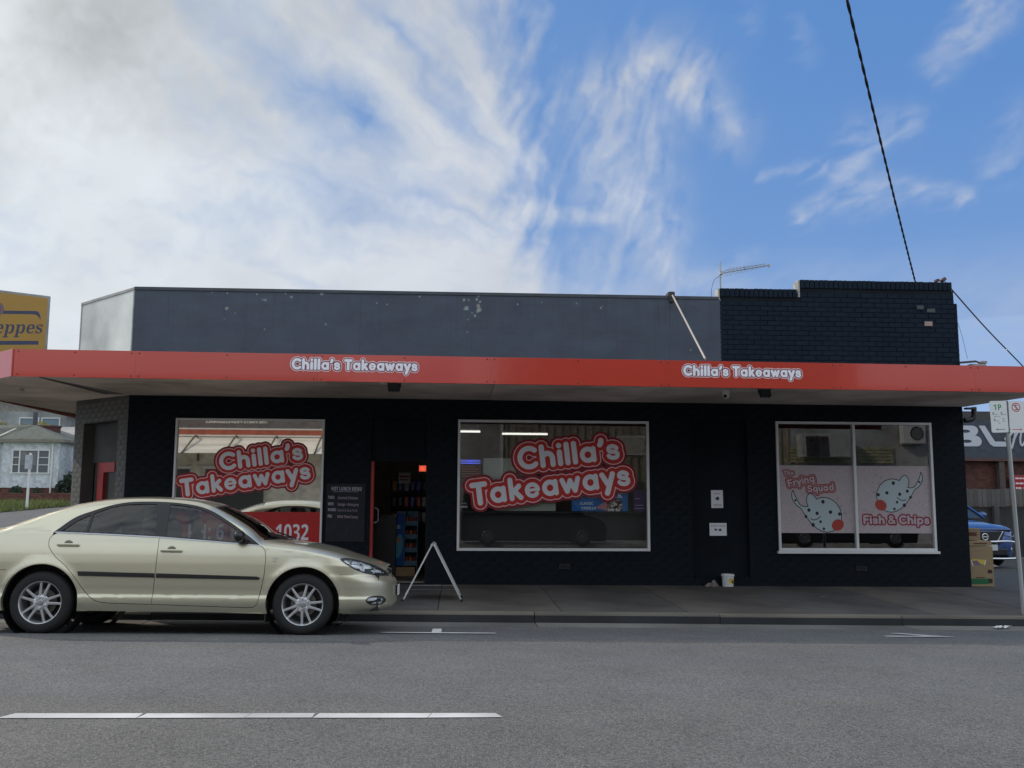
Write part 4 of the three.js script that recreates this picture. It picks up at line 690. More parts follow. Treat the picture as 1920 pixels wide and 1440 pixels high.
{
  const { side, rim, skin, flip, smooth, inset, arc, topRun, shell, skinP } = CAR;
  const goldMap = dataTex(256, (u, v) => { const k = 0.97 + 0.06 * vnp(u * 128, v * 128, 128); return [0.65 * k, 0.61 * k, 0.46 * k]; }, true, 0.35);
  const gold = mat(1, 1, 1, 0.33, { map: goldMap, metalness: 0.7, clearcoat: 1, clearcoatRoughness: 0.035 });
  const glass = mat(0.42, 0.46, 0.47, 0, { transmission: 1, ior: 1.6, thickness: 0 }), trim = mat(0.014, 0.014, 0.015, 0.42), gap = mat(0.008, 0.008, 0.008, 0.9), lens = mat(0.93, 0.95, 0.96, 0, { transmission: 1, ior: 1.5, thickness: 0 }), silver = mat(0.78, 0.79, 0.8, 0.35, { metalness: 0.35 });
  const car = thing('parked_sedan', 'pale gold four-door sedan parked at the kerb outside the shop', 'car');
  car.matrixAutoUpdate = true;
  const yaw = 1.0 * Math.PI / 180, pitch = -0.0104, tilt = 3.4 * Math.PI / 180;
  car.rotation.order = 'YZX'; car.rotation.set(-tilt, yaw, pitch);
  car.position.set(-4.38, -0.067, 4.837);

  // outlines in side view
  const rearDoor = [[0.1, 1.046], [0.055, 1.02], [0.03, 0.98], [0.034, 0.91], [0.07, 0.855], [0.125, 0.79], [0.24, 0.7], [0.32, 0.61], [0.38, 0.53], [0.44, 0.45], [0.49, 0.395], [0.56, 0.347], [0.62, 0.33], [0.7, 0.321], [0.96, 0.314], [1.142, 0.312], [1.152, 0.45], [1.163, 0.62], [1.168, 0.82], [1.166, 1.01]];
  const frontDoor = [[1.166, 1.01], [1.168, 0.82], [1.163, 0.62], [1.152, 0.45], [1.142, 0.312], [1.68, 0.296], [2.14, 0.284], [2.205, 0.29], [2.24, 0.325], [2.272, 0.47], [2.3, 0.63], [2.306, 0.78], [2.295, 0.88], [2.25, 0.933]];
  const dlo = [[0.06, 1.056], ...smooth([[0.06, 1.056], [0.233, 1.215], [0.4, 1.29], [0.57, 1.352], [0.748, 1.39], [0.92, 1.4], [1.1, 1.4], [1.279, 1.39], [1.48, 1.362], [1.64, 1.312], [1.862, 1.193], [2.049, 1.07], [2.235, 0.94]], false, 4).slice(1), [1.9, 0.964], [1.61, 0.985], [1.14, 1.016], [0.6, 1.038]];
  const sill = 0.236, archR = arc(0, 0.33, 0.388, 194, -14, 36).reverse(), archF = arc(2.715, 0.33, 0.386, 196, -15, 36).reverse();
  // body side: rear bumper to nose, with wheel arches cut out; seam to the bumper is a dark line of its own
  const nose = []; for (let i = 0; i <= 26; i++) { const v = lerp(0.232, 0.705, i / 26); nose.push([CAR.uf(v) - 0.0012, v]); }
  const outer = [[-1.13, 0.3], [-1.1, 0.24], ...archR.slice().reverse(), [0.5, sill + 0.004], [1.2, sill], [1.9, sill - 0.004], ...archF.slice().reverse(), [3.2, 0.222], [3.45, 0.226], ...nose, ...topRun(3.598, -1.13, 120)];
  const seamF = [[3.09, 0.632], [3.225, 0.634], [3.24, 0.64]];
  const head = [[3.09, 0.803], [3.15, 0.812], [3.24, 0.8], [3.36, 0.768], [3.45, 0.735], [3.52, 0.7], [3.57, 0.662], [3.588, 0.628], [3.54, 0.626], [3.4, 0.643], [3.29, 0.676], [3.17, 0.74]].map((p) => p);
  const headS = smooth(head, true, 4), fogS = smooth([[3.375, 0.362], [3.4, 0.394], [3.47, 0.408], [3.55, 0.398], [3.575, 0.36], [3.545, 0.325], [3.47, 0.313], [3.4, 0.33]], true, 4);
  const grille = smooth([[3.596, 0.704], [3.55, 0.722], [3.57, 0.655], [3.6, 0.645], [3.61, 0.66]], true, 3);
  const G = 0.003;
  const holes = [inset(rearDoor, -G), inset(frontDoor, -G), inset(dlo, -0.002)];
  // doors and glass share an edge at the belt, so join them into one opening
  const opening = [...inset(dlo.slice(0, dlo.length - 4), -0.002), ...[[2.254, 0.934]], ...inset(frontDoor, -G).slice(5, 13).reverse(), [1.146, 0.309], ...inset(rearDoor, -G).slice(1, 15).reverse()];
  const bodyGeo = merge([side(outer, [opening, inset(headS, -0.003), inset(fogS, -0.003)], 0), rim(outer.slice(0, 2 + archR.length + 3 + archF.length + 2), 0.05, 0, true), rim(opening, 0.03)]);
  const back = side(outer, [inset(dlo, 0.012)], -0.028, 0.08, 0.05);
  const parts = [['body_side', bodyGeo, gold], ['inner_panel', back, gap], ['rear_door', merge([side(inset(rearDoor, G)), rim(inset(rearDoor, G), 0.02)]), gold], ['front_door', merge([side(inset(frontDoor, G)), rim(inset(frontDoor, G), 0.02)]), gold]];
  // glazing: black frame with four openings, panes set in
  const sash = (l) => smooth(l, true, 3);
  const gl = [
    [[0.13, 1.062], [0.25, 1.17], [0.385, 1.25], [0.378, 1.048], [0.25, 1.055]],
    [[0.415, 1.262], [0.57, 1.328], [0.75, 1.366], [0.92, 1.376], [1.055, 1.376], [1.092, 1.2], [1.105, 1.034], [0.75, 1.036], [0.408, 1.05]],
    [[1.2, 1.374], [1.285, 1.368], [1.48, 1.34], [1.63, 1.29], [1.862, 1.165], [2.03, 1.05], [2.14, 0.968], [1.9, 0.98], [1.61, 1.001], [1.222, 1.028], [1.212, 1.2]]];
  const dense = (l) => { const o = []; l.forEach((p, i) => { const q = l[(i + 1) % l.length], n = Math.max(1, Math.ceil(Math.hypot(q[0] - p[0], q[1] - p[1]) / 0.08)); for (let k = 0; k < n; k++) o.push([lerp(p[0], q[0], k / n), lerp(p[1], q[1], k / n)]); }); return o; };
  parts.push(['window_surround', merge([side(dlo, gl.map(dense), -0.004), ...gl.map((l) => rim(dense(l), 0.02, -0.004))]), trim]);
  gl.forEach((l, i) => parts.push([['quarter_glass', 'rear_side_glass', 'front_side_glass'][i], side(inset(dense(l), -0.004), [], -0.012), glass]));
  const band = (pts, h, off) => { const up = pts.map(([u, v]) => [u, v + h]); return [...pts, ...up.reverse()]; };
  const beltLine = band([[0.07, 1.046], [0.6, 1.03], [1.14, 1.008], [1.61, 0.977], [2.0, 0.948], [2.24, 0.93]], 0.012);
  parts.push(['belt_strip', side(beltLine, [], 0.006), M.steel]);
  for (const [a, b] of [[[0.378, 0.6], [1.155, 0.588]], [[1.176, 0.587], [2.245, 0.576]]]) { const l = dense([a, b, [b[0] + (b[0] > 2 ? 0.015 : 0), b[1] + 0.02], [b[0] - (b[0] > 2 ? 0.02 : 0), b[1] + (b[0] > 2 ? 0.034 : 0.045)], [a[0] - (a[0] < 1 ? 0.012 : 0), a[1] + 0.047]]); parts.push(['door_moulding', merge([side(l, [], 0.014), rim(l, 0.02, 0.014)]), trim]); }
  // door handles: grip over a dished recess
  for (const [u, v] of [[0.236, 0.922], [1.312, 0.873]]) {
    const n = shell(u, v), g = new RoundedBoxGeometry(0.225, 0.03, 0.022, 2, 0.011); g.translate(u, v, n + 0.024);
    const k = new RoundedBoxGeometry(0.03, 0.026, 0.03, 1, 0.01), dish = new THREE.SphereGeometry(0.05, 20, 10).scale(1, 0.95, 0.1);
    parts.push(['door_handle', merge([g, k.clone().translate(u - 0.09, v, n + 0.01), k.clone().translate(u + 0.09, v, n + 0.01)]), gold], ['handle_dish', dish.translate(u, v, n - 0.0012), mat(0.2, 0.19, 0.145, 0.4, { metalness: 0.5 })]);
  }
  // lamps
  parts.push(['headlight_bowl', side(headS, [], -0.03, 0.02, 0.02), silver], ['headlight_lens', side(headS, [], -0.002, 0.03, 0.02), lens], ['headlight_bezel', merge([side(headS, [inset(headS, 0.012)], -0.001, 0.03, 0.02), rim(headS, 0.03)]), mat(0.05, 0.055, 0.06, 0.3)]);
  parts.push(['fog_light_bowl', side(fogS, [], -0.03, 0.03, 0.02), silver], ['fog_light_lens', side(inset(fogS, 0.008), [], -0.006), lens], ['fog_light_bezel', merge([side(fogS, [inset(fogS, 0.01)], 0.001), rim(fogS, 0.03)]), trim]);
  for (const [u, v, r] of [[3.3, 0.728, 0.045], [3.43, 0.69, 0.04], [3.19, 0.775, 0.026]]) { const g = new THREE.LatheGeometry([[0.004, -0.03], [r * 0.5, -0.026], [r * 0.85, -0.012], [r, 0.004]].map((p) => new THREE.Vector2(...p)), 20).rotateX(Math.PI / 2); g.translate(u, v, shell(u, v) - 0.012); parts.push(['lamp_reflector', g, M.chrome]); }
  parts.push(['bumper_seam', side(band(seamF, 0.005), [], 0.0012, 0.02, 0.02), gap], ['bumper_seam', side(band([[-1.1, 0.66], [-0.7, 0.655], [-0.36, 0.652]], 0.005), [], 0.0012), gap]);
  parts.push(['grille', side(dense([[3.565, 0.712], [3.6115, 0.7], [3.6125, 0.655], [3.596, 0.648]]), [], 0.003, 0.02, 0.02), trim], ['grille_bar', side(dense([[3.59, 0.7], [3.6125, 0.694], [3.6125, 0.684], [3.592, 0.688]]), [], 0.006, 0.02, 0.02), M.chrome]);
  for (const [v, w2] of [[0.794, 0.05], [0.765, 0.034]]) parts.push(['badge', side(dense([[2.385, v], [2.385 + w2, v - 0.002], [2.385 + w2, v + 0.012], [2.385, v + 0.014]]), [], 0.003), M.steel]);
  parts.push(['mud_flap', merge([span(2.318, 2.334, 0.13, 0.36, 0.66, 0.85, 0.004)]), M.rubber], ['mud_flap', merge([span(-0.42, -0.4, 0.2, 0.4, 0.66, 0.86, 0.004)]), M.rubber]);
  for (const [name, g, m] of parts) { part(name, g, m, car); part(name, flip(g.index ? g.toNonIndexed() : g), m, car); }

  // top skins
  const run = (f, a, b, n = 16) => Array.from({ length: n + 1 }, (_, i) => f(lerp(a, b, i / n)));
  const wsTop = (s) => [1.66 + 0.05 * (1 - s * s), s], wsBot = (s) => [2.205 + 0.3 * (1 - s * s), s], rwTop = (s) => [0.33 - 0.04 * (1 - s * s), s], rwBot = (s) => [-0.36 - 0.2 * (1 - s * s), s], cowl = (s) => [2.25 + 0.32 * (1 - s * s), s], full = 0.999;
  const gAt = 0.93;
  part('roof', skin([...run(rwTop, -full, full), ...run(wsTop, full, -full)]), gold, car);
  part('windscreen', skin([...run((s) => { const p = wsTop(s); return [p[0] + 0.03, s]; }, -gAt, gAt), ...run(wsBot, gAt, -gAt)], [], -0.004), glass, car);
  part('windscreen_surround', merge([skin([...run((s) => wsTop(s), -gAt - 0.01, gAt + 0.01), ...run((s) => { const p = wsTop(s); return [p[0] + 0.034, s]; }, gAt + 0.01, -gAt - 0.01)], [], -0.002), skin([...run(wsBot, -full, full), ...run(cowl, full, -full)], [], -0.006)]), trim, car);
  part('windscreen_pillar', skin([...run((t) => [lerp(1.66 + 0.05 * (1 - gAt * gAt), 2.205 + 0.3 * (1 - gAt * gAt), t), gAt], 0, 1), ...run((t) => [lerp(2.235, 1.66, t), full], 0, 1)]), gold, car);
  part('windscreen_pillar', skin([...run((t) => [lerp(1.66 + 0.05 * (1 - gAt * gAt), 2.205 + 0.3 * (1 - gAt * gAt), t), -gAt], 0, 1), ...run((t) => [lerp(2.235, 1.66, t), -full], 0, 1)]), gold, car);
  part('rear_window', skin([...run(rwBot, -0.9, 0.9), ...run((s) => { const p = rwTop(s); return [p[0] - 0.02, s]; }, 0.9, -0.9)], [], -0.004), glass, car);
  for (const k of [-1, 1]) part('rear_pillar', skin([...run((t) => [lerp(-0.36 - 0.2 * 0.19, 0.33 - 0.04 * 0.19, t), 0.9 * k], 0, 1), ...run((t) => [lerp(0.33, -0.36, t), full * k], 0, 1)]), gold, car);
  part('boot_lid', skin([...run((s) => [-1.125, s], -full, full, 4), ...run((s) => { const p = rwBot(s); return [p[0] - 0.004, s]; }, full, -full)]), gold, car);
  part('bonnet', skin([...run((s) => { const p = cowl(s); return [p[0] + 0.004, s]; }, -full, full), ...run((s) => [3.598 - 0.03 * s * s, s], full, -full)], [], 0, 0.04, 0.08), gold, car);
  part('wiper', merge([0.25, -0.35].map((s) => { const a = skinP(2.45, s), b = skinP(2.28, s + 0.42); return bar([a[0], a[1] + 0.012, a[2]], [b[0], b[1] + 0.014, b[2]], 0.014, 0.014); })), trim, car);
  // number plate on the nose
  part('number_plate', span(3.69, 3.698, 0.405, 0.525, -0.19, 0.19, 0.002), mat(0.7, 0.7, 0.7, 0.5), car);
  part('plate_bracket', span(3.66, 3.689, 0.41, 0.52, -0.17, 0.17, 0.002), trim, car);
  // mirrors
  for (const k of [1, -1]) {
    const g = new THREE.SphereGeometry(0.1, 24, 16).scale(0.72, 0.66, 1.05), p = g.attributes.position; for (let i = 0; i < p.count; i++) if (p.getX(i) < -0.02) p.setX(i, -0.02 + (p.getX(i) + 0.02) * 0.25); g.computeVertexNormals(); g.translate(2.02, 1.03, k * 0.955);
    const m = new THREE.Group(); m.name = 'door_mirror'; car.add(m);
    part('mirror_housing', merge([g, bar([2.07, 0.985, k * 0.9], [2.085, 0.965, k * 0.82], 0.05, 0.035)]), mat(0.02, 0.021, 0.023, 0.22), m);
    part('mirror_glass', new THREE.CircleGeometry(0.06, 20).scale(1.1, 0.8, 1).rotateY(-Math.PI / 2).translate(1.988, 1.03, k * 0.955), M.chrome, m);
  }
  // cabin: floor, seats, dash, wheel; underbody and wheel wells
  const cloth = rough(0.1, 0.1, 0.095, 0.95), dk = rough(0.03, 0.03, 0.032, 0.9);
  part('underbody', merge([span(-1.0, -0.42, 0.25, 0.7, -0.74, 0.74), span(-0.42, 0.42, 0.5, 0.74, -0.62, 0.62), span(0.42, 2.3, 0.25, 0.42, -0.78, 0.78), span(2.3, 3.14, 0.5, 0.78, -0.58, 0.58), span(3.12, 3.5, 0.25, 0.66, -0.6, 0.6), span(-0.42, 0.42, 0.25, 0.5, -0.5, 0.5), span(2.3, 3.14, 0.25, 0.5, -0.5, 0.5)]), M.black, car);
  for (const [cu, R] of [[0, 0.4], [2.715, 0.398]]) for (const k of [1, -1]) { const g = new THREE.CylinderGeometry(R, R, 0.28, 40, 1, true, 0, Math.PI * 2).rotateX(Math.PI / 2).translate(cu, 0.33, k * 0.7); part('wheel_well', g, M.black, car); }
  part('dashboard', merge([box(0.5, 0.16, 1.4, 2.05, 0.86, 0, 0.05), box(1.9, 0.03, 1.5, 1.1, 0.62, 0)]), dk, car);
  part('parcel_shelf', box(0.5, 0.05, 1.3, -0.2, 0.98, 0, 0.02), dk, car);
  part('steering_wheel', new THREE.TorusGeometry(0.185, 0.014, 8, 28).rotateY(Math.PI / 2).rotateZ(0.4).translate(1.72, 0.95, -0.37), dk, car);
  for (const [u, w] of [[1.12, 0.37], [1.12, -0.37]]) part('seat', merge([box(0.5, 0.18, 0.52, u + 0.15, 0.68, w, 0.07), box(0.16, 0.6, 0.5, u - 0.16, 0.93, w, 0.07).rotateZ(0), box(0.1, 0.17, 0.27, u - 0.2, 1.28, w, 0.045)]), cloth, car);
  part('rear_seat', merge([box(0.5, 0.2, 1.3, 0.35, 0.68, 0, 0.07), box(0.18, 0.55, 1.3, 0.05, 0.92, 0, 0.07), box(0.09, 0.13, 0.26, 0.04, 1.19, 0.36, 0.04), box(0.09, 0.13, 0.26, 0.04, 1.19, -0.36, 0.04)]), cloth, car);
  // wheels
  const rimMat = mat(0.6, 0.61, 0.63, 0.28, { metalness: 0.75 }), V = (l) => l.map((p) => new THREE.Vector2(...p)), TR = 0.3225;
  const tyreG = new THREE.LatheGeometry(V([[0.214, -0.1], [0.222, -0.112], [0.262, -0.116], [0.296, -0.106], [0.314, -0.088], [TR, -0.06], [TR, -0.045], [TR - 0.006, -0.043], [TR - 0.006, -0.037], [TR, -0.035], [TR + 0.001, 0], [TR, 0.035], [TR - 0.006, 0.037], [TR - 0.006, 0.043], [TR, 0.045], [TR, 0.06], [0.314, 0.088], [0.3, 0.104], [0.283, 0.1125], [0.28, 0.1135], [0.262, 0.1165], [0.24, 0.1155], [0.222, 0.112], [0.214, 0.1]]), 72).rotateX(Math.PI / 2);
  const barrelG = new THREE.LatheGeometry(V([[0.19, -0.09], [0.196, 0.06], [0.206, 0.09], [0.212, 0.104], [0.219, 0.108], [0.224, 0.106], [0.222, 0.1]]), 72).rotateX(Math.PI / 2);
  const spokeShape = (() => { const s = new THREE.Shape(); s.moveTo(0.045, 0.0); s.bezierCurveTo(0.09, 0.014, 0.12, 0.02, 0.204, 0.037); s.lineTo(0.204, 0.055); s.bezierCurveTo(0.14, 0.04, 0.1, 0.034, 0.045, 0.03); s.closePath(); return s; })();
  const spoke = (k) => { const g = new THREE.ExtrudeGeometry(spokeShape, { depth: 0.018, bevelEnabled: true, bevelSize: 0.004, bevelThickness: 0.005, bevelSegments: 2, curveSegments: 8 }); if (k < 0) { g.scale(1, -1, 1); const p = g.attributes.position, n = g.attributes.normal; for (let i = 0; i < p.count; i += 3) for (const at of [p, n]) { const b = [at.getX(i + 1), at.getY(i + 1), at.getZ(i + 1)]; at.setXYZ(i + 1, at.getX(i + 2), at.getY(i + 2), at.getZ(i + 2)); at.setXYZ(i + 2, ...b); } } const p = g.attributes.position; for (let i = 0; i < p.count; i++) p.setZ(i, p.getZ(i) + 0.07 - 0.22 * (p.getX(i) - 0.12) ** 2 * 6); return g; };
  function wheel(u, w, phi) {
    const g = new THREE.Group(); g.name = 'wheel'; g.position.set(u, TR, w); if (w < 0) g.rotation.y = Math.PI; car.add(g);
    part('tyre', tyreG, M.rubber, g); part('rim', barrelG, rimMat, g);
    part('brake_disc', new THREE.CylinderGeometry(0.135, 0.135, 0.02, 40).rotateX(Math.PI / 2).translate(0, 0, 0.0), mat(0.2, 0.18, 0.17, 0.5, { metalness: 0.7 }), g);
    part('wheel_back', new THREE.CylinderGeometry(0.19, 0.19, 0.01, 40).rotateX(Math.PI / 2).translate(0, 0, -0.05), M.black, g);
    for (let k = 0; k < 5; k++) { for (const q of [1, -1]) part('spoke', spoke(q).rotateZ(phi + k * 1.25664), rimMat, g); const a = phi + 0.628 + k * 1.25664; part('lug_nut', merge([new THREE.TorusGeometry(0.0155, 0.004, 6, 18).translate(0.057 * Math.cos(a), 0.057 * Math.sin(a), 0.0935), new THREE.SphereGeometry(0.011, 12, 8).translate(0.057 * Math.cos(a), 0.057 * Math.sin(a), 0.09)]), M.chrome, g); part('lug_recess', new THREE.CylinderGeometry(0.0155, 0.0155, 0.004, 16).rotateX(Math.PI / 2).translate(0.057 * Math.cos(a), 0.057 * Math.sin(a), 0.0915), M.black, g); }
    part('hub', new THREE.LatheGeometry(V([[0.0, 0.088], [0.05, 0.09], [0.078, 0.087], [0.082, 0.07]]), 40).rotateX(Math.PI / 2), rimMat, g);
    part('hub_cap', merge([new THREE.LatheGeometry(V([[0, 0.1], [0.024, 0.1], [0.031, 0.096], [0.033, 0.086]]), 30).rotateX(Math.PI / 2), new THREE.TorusGeometry(0.018, 0.0025, 6, 24).scale(1.1, 0.75, 1).translate(0, 0, 0.1)]), M.steel, g);
  }
  const D = Math.PI / 180;
  wheel(0, 0.762, 81 * D); wheel(2.715, 0.762, 67 * D); wheel(0, -0.762, 20 * D); wheel(2.715, -0.762, 50 * D);
}
// ------------------------------------------------------------------ things on and in front of the shop
{ // A-frame seen edge-on
  const t = thing('a_frame_sign', 'folding white A-frame footpath sign seen edge-on outside the open door', 'A-frame sign', [-0.345, 0, 2.25]), y0 = pathY(-0.345, 2.25) + 0.005, wm = rough(0.55, 0.55, 0.53, 0.6, 0.001, lightBlotch);
  for (const k of [-1, 1]) {
    const foot = [k * 0.41, y0, 0], top = [k * 0.008, 0.79, 0], L = [top[0] - foot[0], top[1] - foot[1]];
    const g = []; for (const z of [0.28, -0.28]) g.push(bar([foot[0], foot[1], z], [top[0], top[1], z], 0.024, 0.02));
    for (const f of [0.12, 0.97]) g.push(bar([foot[0] + L[0] * f, foot[1] + L[1] * f, -0.28], [foot[0] + L[0] * f, foot[1] + L[1] * f, 0.28], 0.028, 0.022));
    part('frame', merge(g), wm, t);
    const ang = Math.atan2(L[1], L[0]), p = box(Math.hypot(...L) * 0.84, 0.006, 0.535); p.rotateZ(ang); p.translate(foot[0] + L[0] * 0.54, foot[1] + L[1] * 0.54, 0); part('board', p, wm, t);
    part('foot_cap', merge([0.28, -0.28].map((z) => box(0.035, 0.03, 0.036, foot[0], foot[1] + 0.012, z, 0.006))), M.rubber, t);
  }
  part('hinge', merge([0.24, -0.24].map((z) => rod([0, 0.79, z - 0.03], [0, 0.79, z + 0.03], 0.014))), M.steel, t);
  part('brace', merge([rod([-0.3, 0.2, 0.05], [0.3, 0.2, 0.05], 0.006), rod([-0.34, 0.12, -0.2], [0.34, 0.12, -0.2], 0.006)]), M.galv, t);
}
{ // bucket and rag by the blank door
  const t = thing('bucket', 'white plastic tub with a yellow label standing below the papered blank door', 'bucket', [4.505, pathY(4.5, 0.13) + 0.002, 0.14]), V = (l) => l.map((p) => new THREE.Vector2(...p)), wp = mat(0.72, 0.75, 0.76, 0.4);
  part('tub', new THREE.LatheGeometry(V([[0, 0.002], [0.082, 0.002], [0.088, 0.008], [0.098, 0.17], [0.098, 0.2], [0.094, 0.2], [0.09, 0.17], [0.082, 0.012], [0, 0.01]]), 40), wp, t);
  part('rim', new THREE.LatheGeometry(V([[0.098, 0.166], [0.104, 0.168], [0.105, 0.178], [0.107, 0.18], [0.107, 0.203], [0.1, 0.207], [0.094, 0.2]]), 40), wp, t);
  const lt = canvasTex(128, 160, (c, w, h) => { c.fillStyle = 'rgb(226,196,84)'; c.fillRect(0, 0, w, h); c.fillStyle = 'rgb(236,220,150)'; c.fillRect(0, h * 0.7, w, h * 0.3); c.fillStyle = 'rgb(70,84,38)'; c.beginPath(); c.ellipse(w * 0.68, h * 0.55, 34, 40, 0.4, 0, 7); c.fill(); c.fillStyle = 'rgb(120,140,60)'; c.beginPath(); c.ellipse(w * 0.78, h * 0.84, 28, 18, 0, 0, 7); c.fill(); c.fillStyle = 'rgb(190,150,50)'; c.fillRect(10, 14, 60, 20); });
  part('label', new THREE.CylinderGeometry(0.0972, 0.0915, 0.1, 20, 1, true, -0.1, 1.15).translate(0, 0.09, 0), mat(1, 1, 1, 0.5, { map: lt }), t);
  const rg = new THREE.PlaneGeometry(0.26, 0.2, 22, 16).rotateX(-Math.PI / 2), p = rg.attributes.position;
  for (let i = 0; i < p.count; i++) { const x = p.getX(i), z = p.getZ(i), e = 1 - Math.max(Math.abs(x) / 0.13, Math.abs(z) / 0.1) ** 3; p.setXYZ(i, x * 0.8 + 0.02 * Math.sin(z * 50), 0.006 + Math.max(0, e) * (0.015 + 0.07 * vn(x * 26 + 4, z * 26) * vn(x * 11, z * 11 + 7) * 1.9), z * 0.7 + 0.02 * Math.sin(x * 42)); }
  rg.computeVertexNormals();
  const rag = part('rag', rg, rough(0.3, 0.25, 0.235, 0.95, 0.002, lightBlotch)); rag.position.set(4.24, pathY(4.24, 0.1), 0.1); tag(rag, 'crumpled pinkish grey rag on the footpath left of the white tub', 'rag');
}
function floodlight(label, x, y, z, box2) { // dark lamp under the awning
  const t = thing('floodlight', label, 'floodlight', [x, y, z]), s = SOF(x, z) - y;
  part('lamp_body', merge([box(0.165, 0.115, 0.06, 0, -0.06, 0.0, 0.012).rotateX(-0.5), ...[-0.06, -0.02, 0.02, 0.06].map((k) => box(0.006, 0.1, 0.03, k, -0.06, -0.042, 0).rotateX(-0.5))]), M.darkPlastic, t);
  part('lamp_glass', box(0.14, 0.09, 0.004, 0, -0.06, 0.032).rotateX(-0.5), mat(0.05, 0.06, 0.07, 0.08), t);
  part('bracket', merge([bar([-0.088, -0.05, 0], [-0.088, s - 0.01, 0], 0.014, 0.006), bar([0.088, -0.05, 0], [0.088, s - 0.01, 0], 0.014, 0.006), box(0.19, 0.008, 0.03, 0, s - 0.006, 0)]), M.darkPlastic, t);
  if (box2) part('junction_box', box(0.085, 0.05, 0.05, -0.15, s - 0.026, 0.02, 0.006), M.whitePaint, t);
}
floodlight('dark floodlight with a white junction box hanging under the awning left of the middle window', -0.905, 3.0, 2.9, true);
floodlight('plain dark floodlight under the awning right of the white security camera', 4.38, 3.0, 2.7, false);
{
  const t = thing('security_camera', 'white dome security camera under the awning soffit above the blank door', 'security camera', [3.96, SOF(3.96, 2.2), 2.2]);
  part('mount', new THREE.CylinderGeometry(0.05, 0.058, 0.035, 28).translate(0, -0.018, 0), M.whitePaint, t);
  part('housing', new THREE.LatheGeometry([[0.0, -0.125], [0.03, -0.118], [0.048, -0.095], [0.054, -0.06], [0.052, -0.034]].map((p) => new THREE.Vector2(...p)), 28), M.whitePaint, t);
  part('lens', new THREE.SphereGeometry(0.028, 20, 14).translate(-0.02, -0.085, 0.032), mat(0.01, 0.01, 0.012, 0.05), t);
}
{ // aerial
  const t = thing('tv_aerial', 'grey television aerial on a short mast above the step in the parapet', 'aerial', [4.66, 4.35, -0.5]);
  part('mast', rod([0, -0.0, 0], [0.012, 1.345, 0], 0.016), M.galv, t);
  const a = [0.0, 1.135, 0.03], b = [0.885, 1.298, 0.04], g = [rod(a, b, 0.009), rod([a[0], a[1] + 0.035, a[2]], [b[0] - 0.05, b[1] + 0.03, b[2]], 0.006)];
  part('boom', merge(g), M.galv, t);
  const el = []; for (let i = 0; i < 12; i++) { const f = 0.08 + i * 0.08, p = [lerp(a[0], b[0], f), lerp(a[1], b[1], f), a[2]], L = lerp(0.42, 0.16, i / 11); el.push(rod([p[0], p[1], p[2] - L], [p[0], p[1], p[2] + L], 0.004, 0.004, 6)); }
  part('element', merge(el), M.galv, t);
  part('end_cap', box(0.035, 0.06, 0.03, b[0] + 0.01, b[1], b[2], 0.006), M.galv, t); part('mast_clamp', box(0.05, 0.05, 0.05, 0.02, 1.14, 0.02, 0.008), M.galv, t); part('boom_joint', box(0.02, 0.045, 0.03, lerp(a[0], b[0], 0.5), lerp(a[1], b[1], 0.5) + 0.015, a[2], 0.004), M.galv, t);
  part('cable', hose([[0, 1.11, 0.01], [-0.1, 1.02, 0.02], [-0.16, 0.85, 0.03], [-0.17, 0.56, 0.04]], 0.004, 20, 6), M.black, t);
}
{ // twin lights on the brick parapet
  for (const [x, y, s, tilt, label] of [[8.46, 5.275, 0.8, 0.2, 'smaller reddish brown lamp head on the brick parapet near its right corner'], [8.575, 5.275, 1, 0.75, 'larger tilted reddish brown lamp head at the right corner of the brick parapet']]) {
    const t = thing('parapet_lamp', label, 'lamp', [x, y, -0.1]);
    part('lamp_head', merge([box(0.085 * s, 0.06 * s, 0.09, 0, 0, 0, 0.01).rotateZ(tilt).translate(0.01, 0.075 * s, 0)]), rough(0.1, 0.05, 0.045, 0.6), t);
    part('arm', merge([rod([0, 0, 0], [0.0, 0.06 * s, 0], 0.012), box(0.06, 0.012, 0.06, 0, 0.006, 0)]), M.darkPlastic, t);
  }
}
{ // power cable to the parapet: two twisted cores, sagging from a pole across the street
  const a = new THREE.Vector3(8.05, 5.28, -0.05), b = new THREE.Vector3(-2.9, 7.8, 19.5), N = 260, cores = [[], []], c = new THREE.Vector3();
  for (let i = 0; i <= N; i++) { const t = i / N; c.lerpVectors(a, b, t); c.y -= 1.3 * t * (1 - t); for (const k of [0, 1]) { const f = t * 240 + k * Math.PI; cores[k].push([c.x + 0.007 * Math.cos(f), c.y + 0.007 * Math.sin(f), c.z]); } }
  const o = part('power_cable', merge(cores.map((l) => hose(l, 0.0105, 1300, 6))), mat(0.012, 0.013, 0.016, 0.7)); tag(o, 'thick twisted black overhead cable running down to the top of the brick parapet', 'cable');
  const o2 = part('guy_wire', hose([[8.62, 5.31, -0.1], [10.1, 4.78, -1.5], [11.9, 4.22, -3.2], [15, 3.2, -6.2]], 0.013, 60, 6), mat(0.1, 0.095, 0.095, 0.7)); tag(o2, 'straight dark wire sloping from the parapet lamps down to the right', 'wire');
  const o3 = part('thin_wire', hose([[8.62, 5.22, -0.3], [8.95, 4.7, -0.4], [9.45, 4.08, -1]], 0.0035, 30, 5), mat(0.1, 0.1, 0.1, 0.7)); tag(o3, 'thin drooping wire behind the right end of the brick parapet', 'wire');
}
